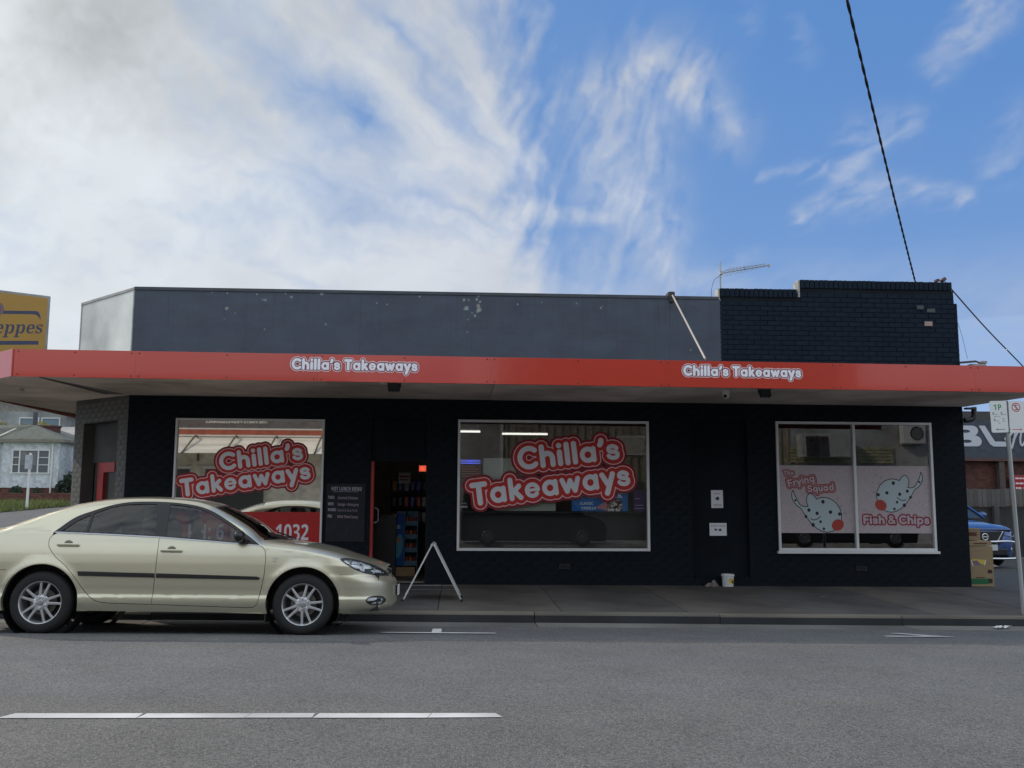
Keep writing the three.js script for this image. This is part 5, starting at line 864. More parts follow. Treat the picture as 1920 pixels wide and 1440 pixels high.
{ // bracket arm with a small lamp behind the right end of the awning
  const t = thing('wall_arm', 'dark bracket arm with a small lamp on the side wall above the awning end', 'bracket', [8.755, 3.93, -1]);
  part('arm', merge([rod([0, 0.02, 0], [0.85, 0.1, 0], 0.02), rod([0.85, 0.1, 0], [1.0, 0.04, 0.0], 0.016), box(0.03, 0.16, 0.1, 0.015, 0.0, 0, 0.006)]), rough(0.09, 0.07, 0.065, 0.7), t);
  part('lamp', merge([box(0.3, 0.09, 0.16, 0.86, 0.0, 0, 0.02), box(0.12, 0.05, 0.12, 0.98, 0.08, 0, 0.015)]), rough(0.3, 0.28, 0.27, 0.6), t);
}
{ // parking sign
  const t = thing('parking_sign', 'white one-hour parking and no-stopping plates on a grey pole at the right kerb', 'street sign', [0, 0, 0]);
  part('pole', rod([7.585, pathY(7.6, 3.45) - 0.02, 3.45], [7.5, 2.8, 3.45], 0.03, 0.03, 20), M.galv, t);
  const face = (draw) => canvasTex(256, 440, (c, w, h) => { c.fillStyle = 'rgb(222,224,224)'; c.fillRect(0, 0, w, h); draw(c, w, h); });
  const plate = (x0, x1, tex, n) => { const g = slab((() => { const s = new THREE.Shape(), r = 0.025, w = x1 - x0, h = 0.435; s.moveTo(r, 0); s.lineTo(w - r, 0); s.absarc(w - r, r, r, -Math.PI / 2, 0); s.lineTo(w, h - r); s.absarc(w - r, h - r, r, 0, Math.PI / 2); s.lineTo(r, h); s.absarc(r, h - r, r, Math.PI / 2, Math.PI); s.lineTo(0, r); s.absarc(r, r, r, Math.PI, Math.PI * 1.5); return s; })(), 0, 0.004); const p = g.attributes.position, uv = g.attributes.uv; for (let i = 0; i < p.count; i++) uv.setXY(i, p.getX(i) / (x1 - x0), p.getY(i) / 0.435); const o = part('sign_plate', g, mat(1, 1, 1, 0.5, { map: tex }), t, n); o.position.set(x0, 2.35, 3.485); o.rotation.z = 0.03; };
  const arrow = (c, x0, x1, y, col) => { const k = Math.sign(x1 - x0); c.strokeStyle = c.fillStyle = col; c.lineWidth = 9; c.beginPath(); c.moveTo(x0, y); c.lineTo(x1 - k * 10, y); c.stroke(); c.beginPath(); c.moveTo(x1, y); c.lineTo(x1 - k * 36, y - 17); c.lineTo(x1 - k * 24, y); c.lineTo(x1 - k * 36, y + 17); c.fill(); };
  plate(7.268, 7.51, face((c, w, h) => { c.fillStyle = 'rgb(56,140,84)'; c.textBaseline = 'alphabetic'; c.font = 'bold 112px sans-serif'; c.fillText('1P', w * 0.2, h * 0.29); c.fillStyle = 'rgb(84,110,96)'; c.font = 'bold 58px sans-serif'; c.fillText('9', w * 0.12, h * 0.45); c.fillText('5', w * 0.6, h * 0.45); c.font = 'bold 24px sans-serif'; c.fillText('am -', w * 0.28, h * 0.45); c.fillText('pm', w * 0.77, h * 0.45); c.font = 'bold 19px sans-serif'; c.fillText('MON - FRI', w * 0.22, h * 0.51); c.font = 'bold 58px sans-serif'; c.fillText('9', w * 0.16, h * 0.65); c.font = 'bold 24px sans-serif'; c.fillText('am -', w * 0.32, h * 0.65); c.font = 'bold 36px sans-serif'; c.fillText('12', w * 0.66, h * 0.61); c.font = 'bold 20px sans-serif'; c.fillText('noon', w * 0.65, h * 0.66); c.fillText('SAT', w * 0.42, h * 0.72); arrow(c, w * 0.8, w * 0.25, h * 0.9, 'rgb(60,124,84)'); }), 'green-printed one-hour parking plate with an arrow to the left');
  plate(7.518, 7.76, face((c, w, h) => { c.strokeStyle = 'rgb(190,48,66)'; c.lineWidth = 13; c.beginPath(); c.arc(w * 0.5, h * 0.2, 58, 0, 7); c.stroke(); c.fillStyle = 'rgb(40,40,48)'; c.font = 'bold 104px sans-serif'; c.textAlign = 'center'; c.fillText('S', w * 0.5, h * 0.285); c.beginPath(); c.moveTo(w * 0.35, h * 0.1); c.lineTo(w * 0.65, h * 0.3); c.stroke(); arrow(c, w * 0.2, w * 0.76, h * 0.9, 'rgb(196,56,60)'); }), 'no-stopping plate with a red ring and a red arrow');
  part('clamp', merge([box(0.012, 0.44, 0.012, 7.514, 2.567, 3.487), new THREE.SphereGeometry(0.009, 8, 6).translate(7.514, 2.75, 3.493), new THREE.SphereGeometry(0.009, 8, 6).translate(7.52, 2.4, 3.493)]), rough(0.1, 0.1, 0.1, 0.6), t);
}
{ // cartons at the corner
  const ct = (seed, green) => canvasTex(256, 384, (c, w, h) => { const n = mulberry(seed); c.fillStyle = 'rgb(150,132,104)'; c.fillRect(0, 0, w, h); for (let i = 0; i < 60; i++) { c.fillStyle = `rgba(${120 + n() * 60},${96 + n() * 50},${64 + n() * 40},0.1)`; c.fillRect(n() * w, n() * h, 20 + n() * 80, 4 + n() * 30); } if (green) { c.fillStyle = 'rgb(44,104,66)'; c.fillRect(0, h * 0.8, w * 0.78, h * 0.14); c.fillStyle = 'rgb(60,50,40)'; c.fillRect(w * 0.74, h * 0.58, w * 0.2, h * 0.09); c.fillRect(w * 0.2, h * 0.765, w * 0.4, 8); c.fillRect(w * 0.75, h * 0.8, w * 0.18, h * 0.12); c.fillStyle = 'rgb(206,180,84)'; c.beginPath(); c.moveTo(w * 0.08, h * 0.3); c.lineTo(w * 0.7, h * 0.33); c.lineTo(w * 0.62, h * 0.44); c.lineTo(w * 0.2, h * 0.42); c.fill(); c.strokeStyle = 'rgb(235,235,235)'; c.lineWidth = 7; c.beginPath(); c.moveTo(w * 0.05, h * 0.33); c.lineTo(w * 0.12, h * 0.48); c.moveTo(w * 0.68, h * 0.33); c.lineTo(w * 0.62, h * 0.46); c.stroke(); c.fillStyle = 'rgb(120,104,128)'; c.beginPath(); c.moveTo(w * 0.12, h * 0.36); c.lineTo(w * 0.3, h * 0.34); c.lineTo(w * 0.5, h * 0.46); c.lineTo(w * 0.2, h * 0.47); c.fill(); } else { c.fillStyle = 'rgb(96,64,52)'; c.fillRect(w * 0.2, h * 0.3, w * 0.6, h * 0.34); } });
  const carton = (label, x0, x1, y0, y1, z, d, seed, green, turn) => { const t = thing('carton', label, 'box', [(x0 + x1) / 2, y0, z]); t.rotation.y = turn; const w = x1 - x0, h = y1 - y0, m = M.card; part('box_body', box(w, h - 0.004, d, 0, h / 2, 0, 0.004), m, t); part('printed_face', quad([-w / 2 + 0.003, 0.003, d / 2 + 0.001], [w / 2 - 0.003, 0.003, d / 2 + 0.001], [w / 2 - 0.003, h - 0.006, d / 2 + 0.001], [-w / 2 + 0.003, h - 0.006, d / 2 + 0.001]), mat(1, 1, 1, 0.9, { map: ct(seed, green) }), t); part('flap', merge([box(w * 0.96, 0.006, d * 0.48, 0, h + 0.001, d * 0.245, 0.001), box(w * 0.96, 0.006, d * 0.48, 0, h + 0.003, -d * 0.245, 0.001)]), m, t); };
  const g0 = pathY(8.95, -0.3) + 0.002;
  carton('tall brown carton with a green printed band, bottom of the pile at the shop corner', 8.8, 9.215, g0, 0.66, -0.28, 0.36, 3, true, 0);
  carton('flat brown carton lying in the middle of the pile at the shop corner', 8.78, 9.2, 0.672, 0.752, -0.27, 0.34, 8, false, 0.06);
  carton('small open brown carton on top of the pile at the shop corner', 8.76, 9.05, 0.765, 0.965, -0.3, 0.28, 11, false, -0.1);
  const pg = new THREE.Shape([[0, 0], [0.3, 0.06], [0.02, 0.19], [-0.02, 0.1]].map((p) => new THREE.Vector2(...p))); const pc = part('card_scrap', slab(pg, 0, 0.004).rotateY(-0.3), mat(0.45, 0.42, 0.4, 0.9)); pc.position.set(9.2, 0.245, -0.5); tag(pc, 'pale pointed scrap of card sticking out behind the tall carton', 'cardboard');
}
{ // litter in the gutter
  const g = new THREE.PlaneGeometry(0.24, 0.1, 16, 8).rotateX(-Math.PI / 2), p = g.attributes.position; for (let i = 0; i < p.count; i++) p.setY(i, 0.01 + 0.035 * vn(p.getX(i) * 30, p.getZ(i) * 40 + 3)); g.computeVertexNormals();
  const o = part('litter', g, M.paper); o.position.set(6.98, roadY(6.98, 3.98) + 0.008, 3.98); o.rotation.y = 0.15; tag(o, 'crumpled white paper litter in the gutter below the parking sign', 'paper');
  const l2 = part('leaf', new THREE.CircleGeometry(0.05, 10).scale(1, 0.4, 1).rotateX(-Math.PI / 2), mat(0.4, 0.37, 0.32, 0.9)); l2.position.set(5.55, pathY(5.55, 1.6) + 0.008, 1.6); tag(l2, 'small pale scrap lying on the footpath before the right window', 'scrap');
}

// ------------------------------------------------------------------ inside the shop
{
  const lampM = mat(0.9, 0.9, 0.9, 0.6, { emissive: lin(1, 0.97, 0.9), emissiveIntensity: 1.2 });
  [[0.15, 2.7, -1.9, 0.5, 'short lit tube light on the ceiling nearest the middle window’s left side'], [1.3, 2.72, -2.7, 0.9, 'longer lit tube light deeper in, behind the middle window']].forEach(([x, y, z, L, label]) => {
    const t = thing('tube_light', label, 'light', [x, y, z]); part('batten', box(L, 0.05, 0.1, 0, 0.05, 0, 0.008), M.whitePaint, t); part('tube', rod([-L / 2, 0, 0], [L / 2, 0, 0], 0.018), lampM, t);
    part('hanger', merge([-0.4, 0.4].map((k) => rod([k * L, 0.07, 0], [k * L, 2.955 - y, 0], 0.006))), M.steel, t);
    const l = new THREE.RectAreaLight(0xfff4e4, 1.6, L, 0.05); l.position.set(x, y - 0.03, z); l.rotation.x = -Math.PI / 2; l.name = 'tube_glow'; scene.add(l);
  });
  const poster = (name, label, cat, x0, x1, y0, y1, z, draw, more = {}) => { const W = 256, H = Math.max(8, Math.round(256 * (y1 - y0) / (x1 - x0))), t = canvasTex(W, H, draw), g = slab(poly([[x0, y0], [x1, y0], [x1, y1], [x0, y1]]), z - 0.006, z), p = g.attributes.position, uv = g.attributes.uv; for (let i = 0; i < p.count; i++) uv.setXY(i, (p.getX(i) - x0) / (x1 - x0), (p.getY(i) - y0) / (y1 - y0)); const o = part(name, g, mat(1, 1, 1, 0.7, { map: t, ...more })); tag(o, label, cat); };
  const plain = (col) => (c, w, h) => { c.fillStyle = col; c.fillRect(0, 0, w, h); };
  poster('ice_cream_poster', 'blue ice-cream poster with white lettering behind the middle window', 'poster', 1.92, 2.88, 1.235, 1.62, -0.1, (c, w, h) => { plain('rgb(30,112,190)')(c, w, h); c.fillStyle = 'rgb(235,240,245)'; c.font = 'bold 42px serif'; c.fillText('Drumstick', 8, h * 0.42); c.font = 'bold 16px sans-serif'; c.fillText('CLASSIC', 36, h * 0.72); c.fillText('VANILLA', 44, h * 0.92); c.fillStyle = 'rgb(208,140,150)'; c.beginPath(); c.moveTo(w * 0.42, h * 0.85); c.lineTo(w * 0.64, h * 0.5); c.lineTo(w * 0.66, h); c.fill(); const n = mulberry(6); for (let i = 0; i < 90; i++) { c.fillStyle = ['rgb(60,40,34)', 'rgb(226,220,214)', 'rgb(150,120,100)'][i % 3]; c.beginPath(); c.arc(w * (0.64 + 0.24 * n()), h * (0.5 + 0.5 * n()), 4 + n() * 5, 0, 7); c.fill(); } });
  poster('purple_poster', 'dark purple poster low at the right edge of the middle window', 'poster', 2.98, 3.17, 1.235, 1.6, -0.1, (c, w, h) => { plain('rgb(64,36,92)')(c, w, h); c.fillStyle = 'rgb(170,150,190)'; c.fillRect(20, h * 0.4, 120, 14); c.fillRect(20, h * 0.7, 200, 18); c.fillRect(20, h * 0.84, 220, 18); });
  poster('blank_poster', 'blank white panel behind the upper letters of the middle window', 'panel', 0.42, 0.98, 1.75, 2.12, -0.16, plain('rgb(196,206,200)'));
  poster('blank_poster', 'low blank white panel behind the lower letters of the middle window', 'panel', 0.62, 1.65, 1.235, 1.6, -0.14, plain('rgb(176,180,170)'));
  poster('price_poster', 'reddish printed price panel at the left edge of the middle window', 'menu', 0.03, 0.38, 1.78, 2.0, -0.2, (c, w, h) => { plain('rgb(120,62,50)')(c, w, h); c.fillStyle = 'rgb(206,150,130)'; for (let i = 0; i < 5; i++) c.fillRect(14, 12 + i * h / 5.4, 170 + (i * 37) % 60, 10); });
  poster('dark_label', 'small black label with white printing at the lower left of the middle window', 'label', 0.03, 0.16, 1.27, 1.4, -0.1, (c, w, h) => { plain('rgb(22,24,32)')(c, w, h); c.fillStyle = 'rgb(214,216,224)'; c.font = 'italic bold 64px sans-serif'; c.fillText('Cones', 30, h * 0.42); c.fillRect(8, h * 0.66, w - 16, h * 0.24); });
  const led = thing('lit_sign', 'small lit blue bar sign at the left edge of the middle window', 'lit sign', [0.2, 2.06, -0.25]); part('sign_case', box(0.36, 0.1, 0.03, 0, 0, -0.02, 0.006), M.black, led); part('sign_glow', merge([0.026, 0, -0.026].map((y) => box(0.34, 0.012, 0.006, 0, y, 0, 0))), mat(0.05, 0.06, 0.3, 0.5, { emissive: lin(0.12, 0.16, 0.75), emissiveIntensity: 0.9 }), led);
  { const l = new THREE.PointLight(0x4860ff, 0.02); l.position.set(0.2, 2.06, -0.2); l.name = 'sign_glow_light'; scene.add(l); }
  part('window_shelf', merge([span(-0.3, 3.5, 0.06, 1.225, -0.6, -0.42), span(-0.3, 3.5, 1.2, 1.225, -0.41, -0.2)]), M.darkPlastic, shop);
  part('window_backing', span(5.3, 8.3, 0.2, 2.9, -1.6, -1.55), rough(0.03, 0.03, 0.032), shop);
  // through the open door
  const counter = thing('counter', 'black shop counter standing inside the open doorway', 'counter', [-1.35, 0.06, -1.6]); part('counter_front', box(0.5, 1.05, 0.8, 0, 0.525, 0, 0.01), M.darkPlastic, counter); part('counter_top', box(0.54, 0.03, 0.84, 0, 1.065, 0, 0.006), rough(0.05, 0.05, 0.05, 0.3), counter);
  const stand = thing('drink_display', 'tall blue cardboard drink display with four shelves inside the doorway', 'display stand', [-0.92, 0.06, -1.5]);
  const bt = canvasTex(128, 512, (c, w, h) => { c.fillStyle = 'rgb(28,84,148)'; c.fillRect(0, 0, w, h); c.fillStyle = 'rgb(80,150,176)'; c.beginPath(); c.ellipse(w * 0.4, h * 0.62, 60, 120, 0.2, 0, 7); c.fill(); c.fillStyle = 'rgb(190,120,80)'; c.beginPath(); c.arc(w * 0.45, h * 0.5, 26, 0, 7); c.fill(); c.fillStyle = 'rgb(220,226,236)'; c.fillRect(20, h * 0.22, 50, 10); c.fillRect(20, h * 0.26, 50, 10); });
  part('side_print', quad([-0.2, 0.18, 0.2], [-0.04, 0.18, 0.2], [-0.04, 1.1, 0.2], [-0.2, 1.1, 0.2]), mat(1, 1, 1, 0.8, { map: bt }), stand);
  const sb = rough(0.1, 0.2, 0.28, 0.8), cans = [[0.25, 0.03, 0.03], [0.3, 0.1, 0.04], [0.18, 0.02, 0.03]].map((c) => mat(...c, 0.35));
  for (let i = 0; i < 4; i++) { part('shelf', merge([box(0.22, 0.03, 0.36, 0.08, 0.2 + i * 0.235, 0), box(0.22, 0.07, 0.01, 0.08, 0.235 + i * 0.235, 0.185)]), sb, stand); for (let k = 0; k < 3; k++) part('can', new THREE.CylinderGeometry(0.032, 0.032, 0.12, 16).translate(0.01 + k * 0.07, 0.28 + i * 0.235, 0.12), cans[k], stand); }
  part('stand_back', merge([box(0.4, 1.1, 0.02, 0, 0.6, -0.19), box(0.012, 1.1, 0.38, 0.195, 0.6, 0), box(0.012, 1.1, 0.38, -0.03, 0.6, 0)]), sb, stand); part('stand_base', box(0.36, 0.16, 0.38, -0.02, 0.08, 0, 0.004), M.card, stand);
  const rack = thing('snack_rack', 'dark rack of coloured snack packets behind the counter inside the doorway', 'rack', [-1.05, 0.06, -2.5]);
  part('rack_frame', merge([box(0.7, 1.75, 0.03, 0.12, 0.875, -0.2), ...[0.9, 1.2, 1.5].map((y) => box(0.7, 0.02, 0.34, 0.12, y, 0)), box(0.03, 1.75, 0.36, 0.485, 0.875, 0), box(0.03, 1.75, 0.36, -0.245, 0.875, 0)]), rough(0.05, 0.05, 0.06, 0.6), rack);
  const rr = mulberry(12), cols = [[0.05, 0.07, 0.3], [0.4, 0.05, 0.03], [0.45, 0.2, 0.03], [0.35, 0.35, 0.38], [0.06, 0.16, 0.36], [0.02, 0.02, 0.03]].map((c) => mat(...c, 0.4));
  for (const y of [0.92, 1.22, 1.52]) for (let k = 0; k < 6; k++) { const p = part('packet', uvm(new RoundedBoxGeometry(0.1, 0.2, 0.06, 2, 0.025)), cols[Math.floor(rr() * 6)], rack); p.position.set(-0.17 + k * 0.115, y + 0.1, 0.1 + rr() * 0.04); p.rotation.z = (rr() - 0.5) * 0.2; }
  poster('notice_board', 'pale printed board hanging above the snack rack inside the doorway', 'board', -1.12, -0.9, 1.72, 1.92, -1.95, (c, w, h) => { plain('rgb(206,202,206)')(c, w, h); c.fillStyle = 'rgb(160,60,54)'; c.fillRect(20, h * 0.25, w - 40, 40); c.fillRect(40, h * 0.6, w - 80, 22); });
  const ex = thing('lit_sign', 'small lit red sign at the top right inside the open doorway', 'lit sign', [-0.62, 1.95, -0.5]); part('sign_case', box(0.15, 0.13, 0.04, 0, 0, -0.022, 0.006), M.black, ex); part('sign_glow', box(0.12, 0.1, 0.004, 0, 0, 0.002), mat(0.3, 0.06, 0.03, 0.5, { emissive: lin(0.62, 0.12, 0.06), emissiveIntensity: 0.7 }), ex);
  { const l = new THREE.PointLight(0xff5030, 0.02); l.position.set(-0.62, 1.95, -0.44); l.name = 'red_sign_light'; scene.add(l); }
}
// ------------------------------------------------------------------ left: lightbox on the awning, side street, houses
{
  const t = thing('lightbox_sign', 'yellow drink-brand lightbox standing on the left end of the awning', 'sign', [-6.5, 3.1, 0.85]); t.rotation.y = 0.6;
  // local x runs toward the building (right end at 0), the face looks along local +z
  const tex = canvasTex(1024, 850, (c, w, h) => { c.fillStyle = 'rgb(196,152,62)'; c.fillRect(0, 0, w, h); const n = mulberry(8); for (let i = 0; i < 200; i++) { c.fillStyle = `rgba(${150 + n() * 50},${116 + n() * 40},${50 + n() * 30},0.06)`; c.fillRect(n() * w, n() * h, 40 + n() * 200, 10 + n() * 60); } c.fillStyle = 'rgb(62,70,100)'; c.save(); c.translate(w * 0.5, h * 0.42); c.rotate(-0.1); c.fillRect(-w * 0.42, -h * 0.2, w * 0.84, 34); c.beginPath(); c.moveTo(w * 0.4, -h * 0.2); c.quadraticCurveTo(w * 0.45, -h * 0.2, w * 0.45, -h * 0.09); c.quadraticCurveTo(w * 0.43, -h * 0.15, w * 0.38, -h * 0.16); c.fill(); c.font = 'italic bold 170px serif'; c.textAlign = 'center'; c.fillText('Schweppes', 0, h * 0.07); c.fillRect(-w * 0.42, h * 0.16, w * 0.84, 40); c.restore(); c.fillStyle = 'rgb(150,118,118)'; c.beginPath(); c.arc(w * 0.5, h * 0.2, 72, 0, 7); c.fill(); c.strokeStyle = 'rgb(96,80,100)'; c.lineWidth = 7; for (const r of [62, 40, 18]) { c.beginPath(); c.arc(w * 0.5, h * 0.2, r, 0, 7); c.stroke(); } });
  part('sign_box', box(1.5, 1.4, 0.26, -0.75, 0.79, -0.13, 0.012), rough(0.3, 0.3, 0.29, 0.5), t);
  part('sign_face', quad([-1.46, 0.14, 0.002], [-0.04, 0.14, 0.002], [-0.04, 1.45, 0.002], [-1.46, 1.45, 0.002]), mat(0.72, 0.72, 0.72, 0.35, { map: tex }), t);
  part('sign_leg', merge([-0.3, -1.2].map((x) => box(0.06, 0.2, 0.06, x, 0.06, -0.13))), M.galv, t);
}
// foliage made of small leaf faces in uneven clumps
function leaves(n, rx, ry, rz, size, seed, lobes = 7) {
  const r = mulberry(seed), pos = [], C = Array.from({ length: lobes }, () => { const a = r() * 6.28, b = Math.acos(2 * r() - 1); return [Math.cos(a) * Math.sin(b) * 0.6, Math.cos(b) * 0.55, Math.sin(a) * Math.sin(b) * 0.6, 0.35 + r() * 0.35]; });
  for (let i = 0; i < n; i++) {
    const c = C[Math.floor(r() * lobes)], a = r() * 6.28, b = Math.acos(2 * r() - 1), d = c[3] * Math.pow(r(), 0.4);
    const p = [(c[0] + Math.cos(a) * Math.sin(b) * d) * rx, (c[1] + Math.cos(b) * d) * ry, (c[2] + Math.sin(a) * Math.sin(b) * d) * rz], s = size * (0.6 + 0.8 * r());
    const u = new THREE.Vector3(r() - 0.5, r() - 0.5, r() - 0.5).normalize().multiplyScalar(s), v = new THREE.Vector3(r() - 0.5, r() - 0.5, r() - 0.5).cross(u).normalize().multiplyScalar(s * 0.6);
    pos.push(p[0] - u.x, p[1] - u.y, p[2] - u.z, p[0] + v.x, p[1] + v.y, p[2] + v.z, p[0] + u.x, p[1] + u.y, p[2] + u.z, p[0] - u.x, p[1] - u.y, p[2] - u.z, p[0] + u.x, p[1] + u.y, p[2] + u.z, p[0] - v.x, p[1] - v.y, p[2] - v.z);
  }
  const g = new THREE.BufferGeometry(); g.setAttribute('position', new THREE.Float32BufferAttribute(pos, 3)); g.computeVertexNormals(); return g;
}
const leafM = (r, g, b) => mat(r, g, b, 0.75, { transmission: 0.35, thickness: 0 });
function tree(name, label, category, x, z, ry, rx, m, n, seed, trunkH, size = 0.14) {
  const y = landY(x, z), t = thing(name, label, category, [x, y, z]), tr = rough(0.1, 0.075, 0.05, 0.9), r = mulberry(seed + 5), g = [rod([0, -0.2, 0], [0.05, trunkH, 0], 0.07 * ry, 0.04 * ry, 8)];
  for (let i = 0; i < 5; i++) { const a = r() * 6.28; g.push(rod([0.04, trunkH * (0.6 + 0.08 * i), 0], [Math.cos(a) * rx * 0.55, trunkH + ry * (0.4 + 0.5 * r()), Math.sin(a) * rx * 0.55], 0.03 * ry, 0.01 * ry, 6)); }
  part('trunk', merge(g), tr, t); const c = part('crown', leaves(n, rx, ry, rx, size, seed, 9), m, t); c.position.y = trunkH + ry * 0.75; return t;
}
{ // grass verge
  const vm = rough(0.12, 0.15, 0.045, 0.95, 0.02);
  sheet(range(-40, -18.8, 1.3), range(-60, -8, 1.5), (x, z) => landY(x, z) + 0.03, vm, 'verge');
  const blade = new THREE.BufferGeometry(); { const p = [], r = mulberry(2); for (let i = 0; i < 9; i++) { const a = r() * 6.28, x = (r() - 0.5) * 0.3, z = (r() - 0.5) * 0.3, h = 0.1 + r() * 0.14; p.push(x - 0.02 * Math.cos(a), 0, z - 0.02 * Math.sin(a), x + 0.02 * Math.cos(a), 0, z + 0.02 * Math.sin(a), x + (r() - 0.5) * 0.12, h, z + (r() - 0.5) * 0.12); } blade.setAttribute('position', new THREE.Float32BufferAttribute(p, 3)); blade.computeVertexNormals(); }
  const N = 5200, im = new THREE.InstancedMesh(blade, leafM(0.14, 0.18, 0.05), N), r = mulberry(44), m = new THREE.Matrix4(), q = new THREE.Quaternion(), c = new THREE.Color(), yx = new THREE.Vector3(0, 1, 0);
  for (let i = 0; i < N; i++) { const z = -16 - r() * 18.5, x = -18.9 - r() * 6.5, s = 0.7 + r() * 0.9; m.compose(new THREE.Vector3(x, landY(x, z) + 0.03, z), q.setFromAxisAngle(yx, r() * 6.28), new THREE.Vector3(s, s * (0.6 + r() * 0.6), s)); im.setMatrixAt(i, m); const k = 0.6 + 0.7 * r(); im.setColorAt(i, c.setRGB(k * (0.9 + 0.3 * r()), k, k * 0.8)); }
  im.name = 'grass'; tag(im, 'short green grass on the verge beyond the side street', 'grass', null, 'stuff'); scene.add(im);
}
{ // brick garden wall
  const t = thing('garden_wall', 'low red brick garden wall along the grass verge left of the shop', 'wall', [0, 0, 0]), cols = [[0.15, 0.055, 0.042], [0.125, 0.05, 0.04], [0.17, 0.07, 0.052]].map((c) => rough(...c, 0.9, 0.003)), z = -34;
  const gs = [[], [], []], r = mulberry(3);
  for (let k = 0; k < 9; k++) for (let x = -27.5 + (k % 2) * 0.12; x < -19.6; x += 0.245) gs[Math.floor(r() * 3)].push(box(0.235, 0.066, 0.1, x, 1.1 + k * 0.076, z));
  gs.forEach((g, i) => tag(part('brickwork', merge(g), cols[i], t), null, null, null, 'stuff'));
  part('mortar', span(-27.6, -19.5, 0.9, 1.765, z - 0.2, z + 0.03), rough(0.13, 0.09, 0.075, 0.95), t);
}
{ // near house
  const H = [-25.9, -22.75], z = -40, t = thing('white_house', 'white weatherboard house with a green-grey hipped roof left of the shop', 'house', [0, 0, 0]);
  const wm = rough(0.6, 0.63, 0.66, 0.7, 0.001), rm = rough(0.085, 0.1, 0.085, 0.8, 0.004), base = 2.1, eave = 4.86;
  const boards = (x0, x1, zz, y0, y1, list) => { for (let y = y0; y < y1 - 0.05; y += 0.14) { const g = box(x1 - x0, 0.136, 0.02, (x0 + x1) / 2, y + 0.07, zz, 0.002); g.rotateX(0); list.push(g); } };
  const front = [], rear = [];
  for (const [a, b, lo, hi] of [[H[0], -25.35, base, eave], [-23.27, H[1], base, eave], [-25.35, -23.27, base, 2.92], [-25.35, -23.27, 4.28, eave]]) boards(a, b, z + 0.005, lo, hi, front);
  boards(-33, H[0] - 0.02, z - 1.3, base, eave, rear);
  part('wall', span(H[0], H[1], base, eave + 0.05, z - 6, z - 0.006), wm, t); part('wall', span(-33, H[0] - 0.01, base, eave, z - 6, z - 1.32), wm, t);
  tag(part('weatherboard', merge(front), wm, t), null, null, null, 'stuff'); tag(part('weatherboard', merge(rear), rough(0.5, 0.53, 0.56, 0.7), t), null, null, null, 'stuff');  // set-back boards in a darker white: their slight shade is put into the colour
  part('foundation', merge([span(H[0] + 0.03, H[1] - 0.03, 0.9, base - 0.003, z - 5.9, z - 0.05), span(-33, H[0], 0.9, base - 0.003, z - 5.9, z - 1.4)]), rough(0.15, 0.06, 0.048, 0.9, 0.004, blotchTex), t);
  const win = new THREE.Group(); win.name = 'window'; t.add(win);
  const wx = [-25.35, -24.93, -24.92, -23.95, -23.85, -23.27], bars = [];
  for (const x of [-25.33, -24.93, -23.9, -23.29]) bars.push(span(x - 0.035, x + 0.035, 2.95, 4.25, z - 0.02, z + 0.05)); bars.push(span(-25.36, -23.26, 4.2, 4.28, z - 0.02, z + 0.052), span(-25.4, -23.22, 2.9, 2.96, z - 0.02, z + 0.08));
  for (const [a, b] of [[-25.3, -24.96], [-23.87, -23.32]]) for (const y of [3.4, 3.82]) bars.push(span(a, b, y - 0.02, y + 0.02, z - 0.015, z + 0.045));
  part('frame', merge(bars), M.whitePaint, win); part('pane', quad([-25.33, 2.95, z - 0.001], [-23.29, 2.95, z - 0.001], [-23.29, 4.25, z - 0.001], [-25.33, 4.25, z - 0.001]), mat(0.1, 0.105, 0.11, 0.05), win); part('blind', span(-24.88, -23.96, 3.4, 4.22, z, z + 0.008), rough(0.2, 0.2, 0.21, 0.8), win);
  // hipped roof
  const ov = 0.35, e = eave - 0.02, A1 = [H[0] - ov, e, z + ov], B1 = [H[1] + ov, e, z + ov], C1 = [H[1] + ov, e, z - 6.3], R1 = [H[0] + 0.8, e + 0.98, z - 2.2], R2 = [H[0] + 0.6, e + 1.0, z - 6], F1 = [-33.5, e, z - 1.0], F2 = [-33.5, e + 1.1, z - 3.6];
  const tri = (...p) => { const g = new THREE.BufferGeometry(); g.setAttribute('position', new THREE.Float32BufferAttribute(p.flat(), 3)); g.computeVertexNormals(); return uvm(g); };
  const roof = part('roof', merge([tri(A1, B1, R1), tri(B1, C1, R1), tri(C1, R2, R1), tri(F1, [A1[0], e, z - 1.0], R1), tri(F1, R1, F2), tri(A1, R1, [A1[0], e, z - 1])]), rm, t);
  part('fascia', merge([span(A1[0], B1[0], e - 0.14, e + 0.01, z + ov - 0.03, z + ov + 0.02), span(B1[0] - 0.03, B1[0], e - 0.14, e + 0.01, z - 6, z + ov - 0.031), span(-33.5, A1[0] - 0.002, e - 0.14, e + 0.01, z - 1.02, z - 0.97)]), rough(0.22, 0.2, 0.16, 0.7), t);
  part('soffit', span(A1[0], B1[0], e - 0.15, e - 0.142, z, z + ov), M.whitePaint, t);
  part('barge_board', bar([A1[0] + 0.02, e + 0.04, z + ov - 0.02], [R1[0] - 0.8, e + 0.72, z - 1.4], 0.12, 0.05), rough(0.55, 0.52, 0.42, 0.7), t);
  part('downpipe', merge([rod([H[1] - 0.35, 1.1, z + 0.09], [H[1] - 0.35, e - 0.1, z + 0.09], 0.045)]), M.whitePaint, t);
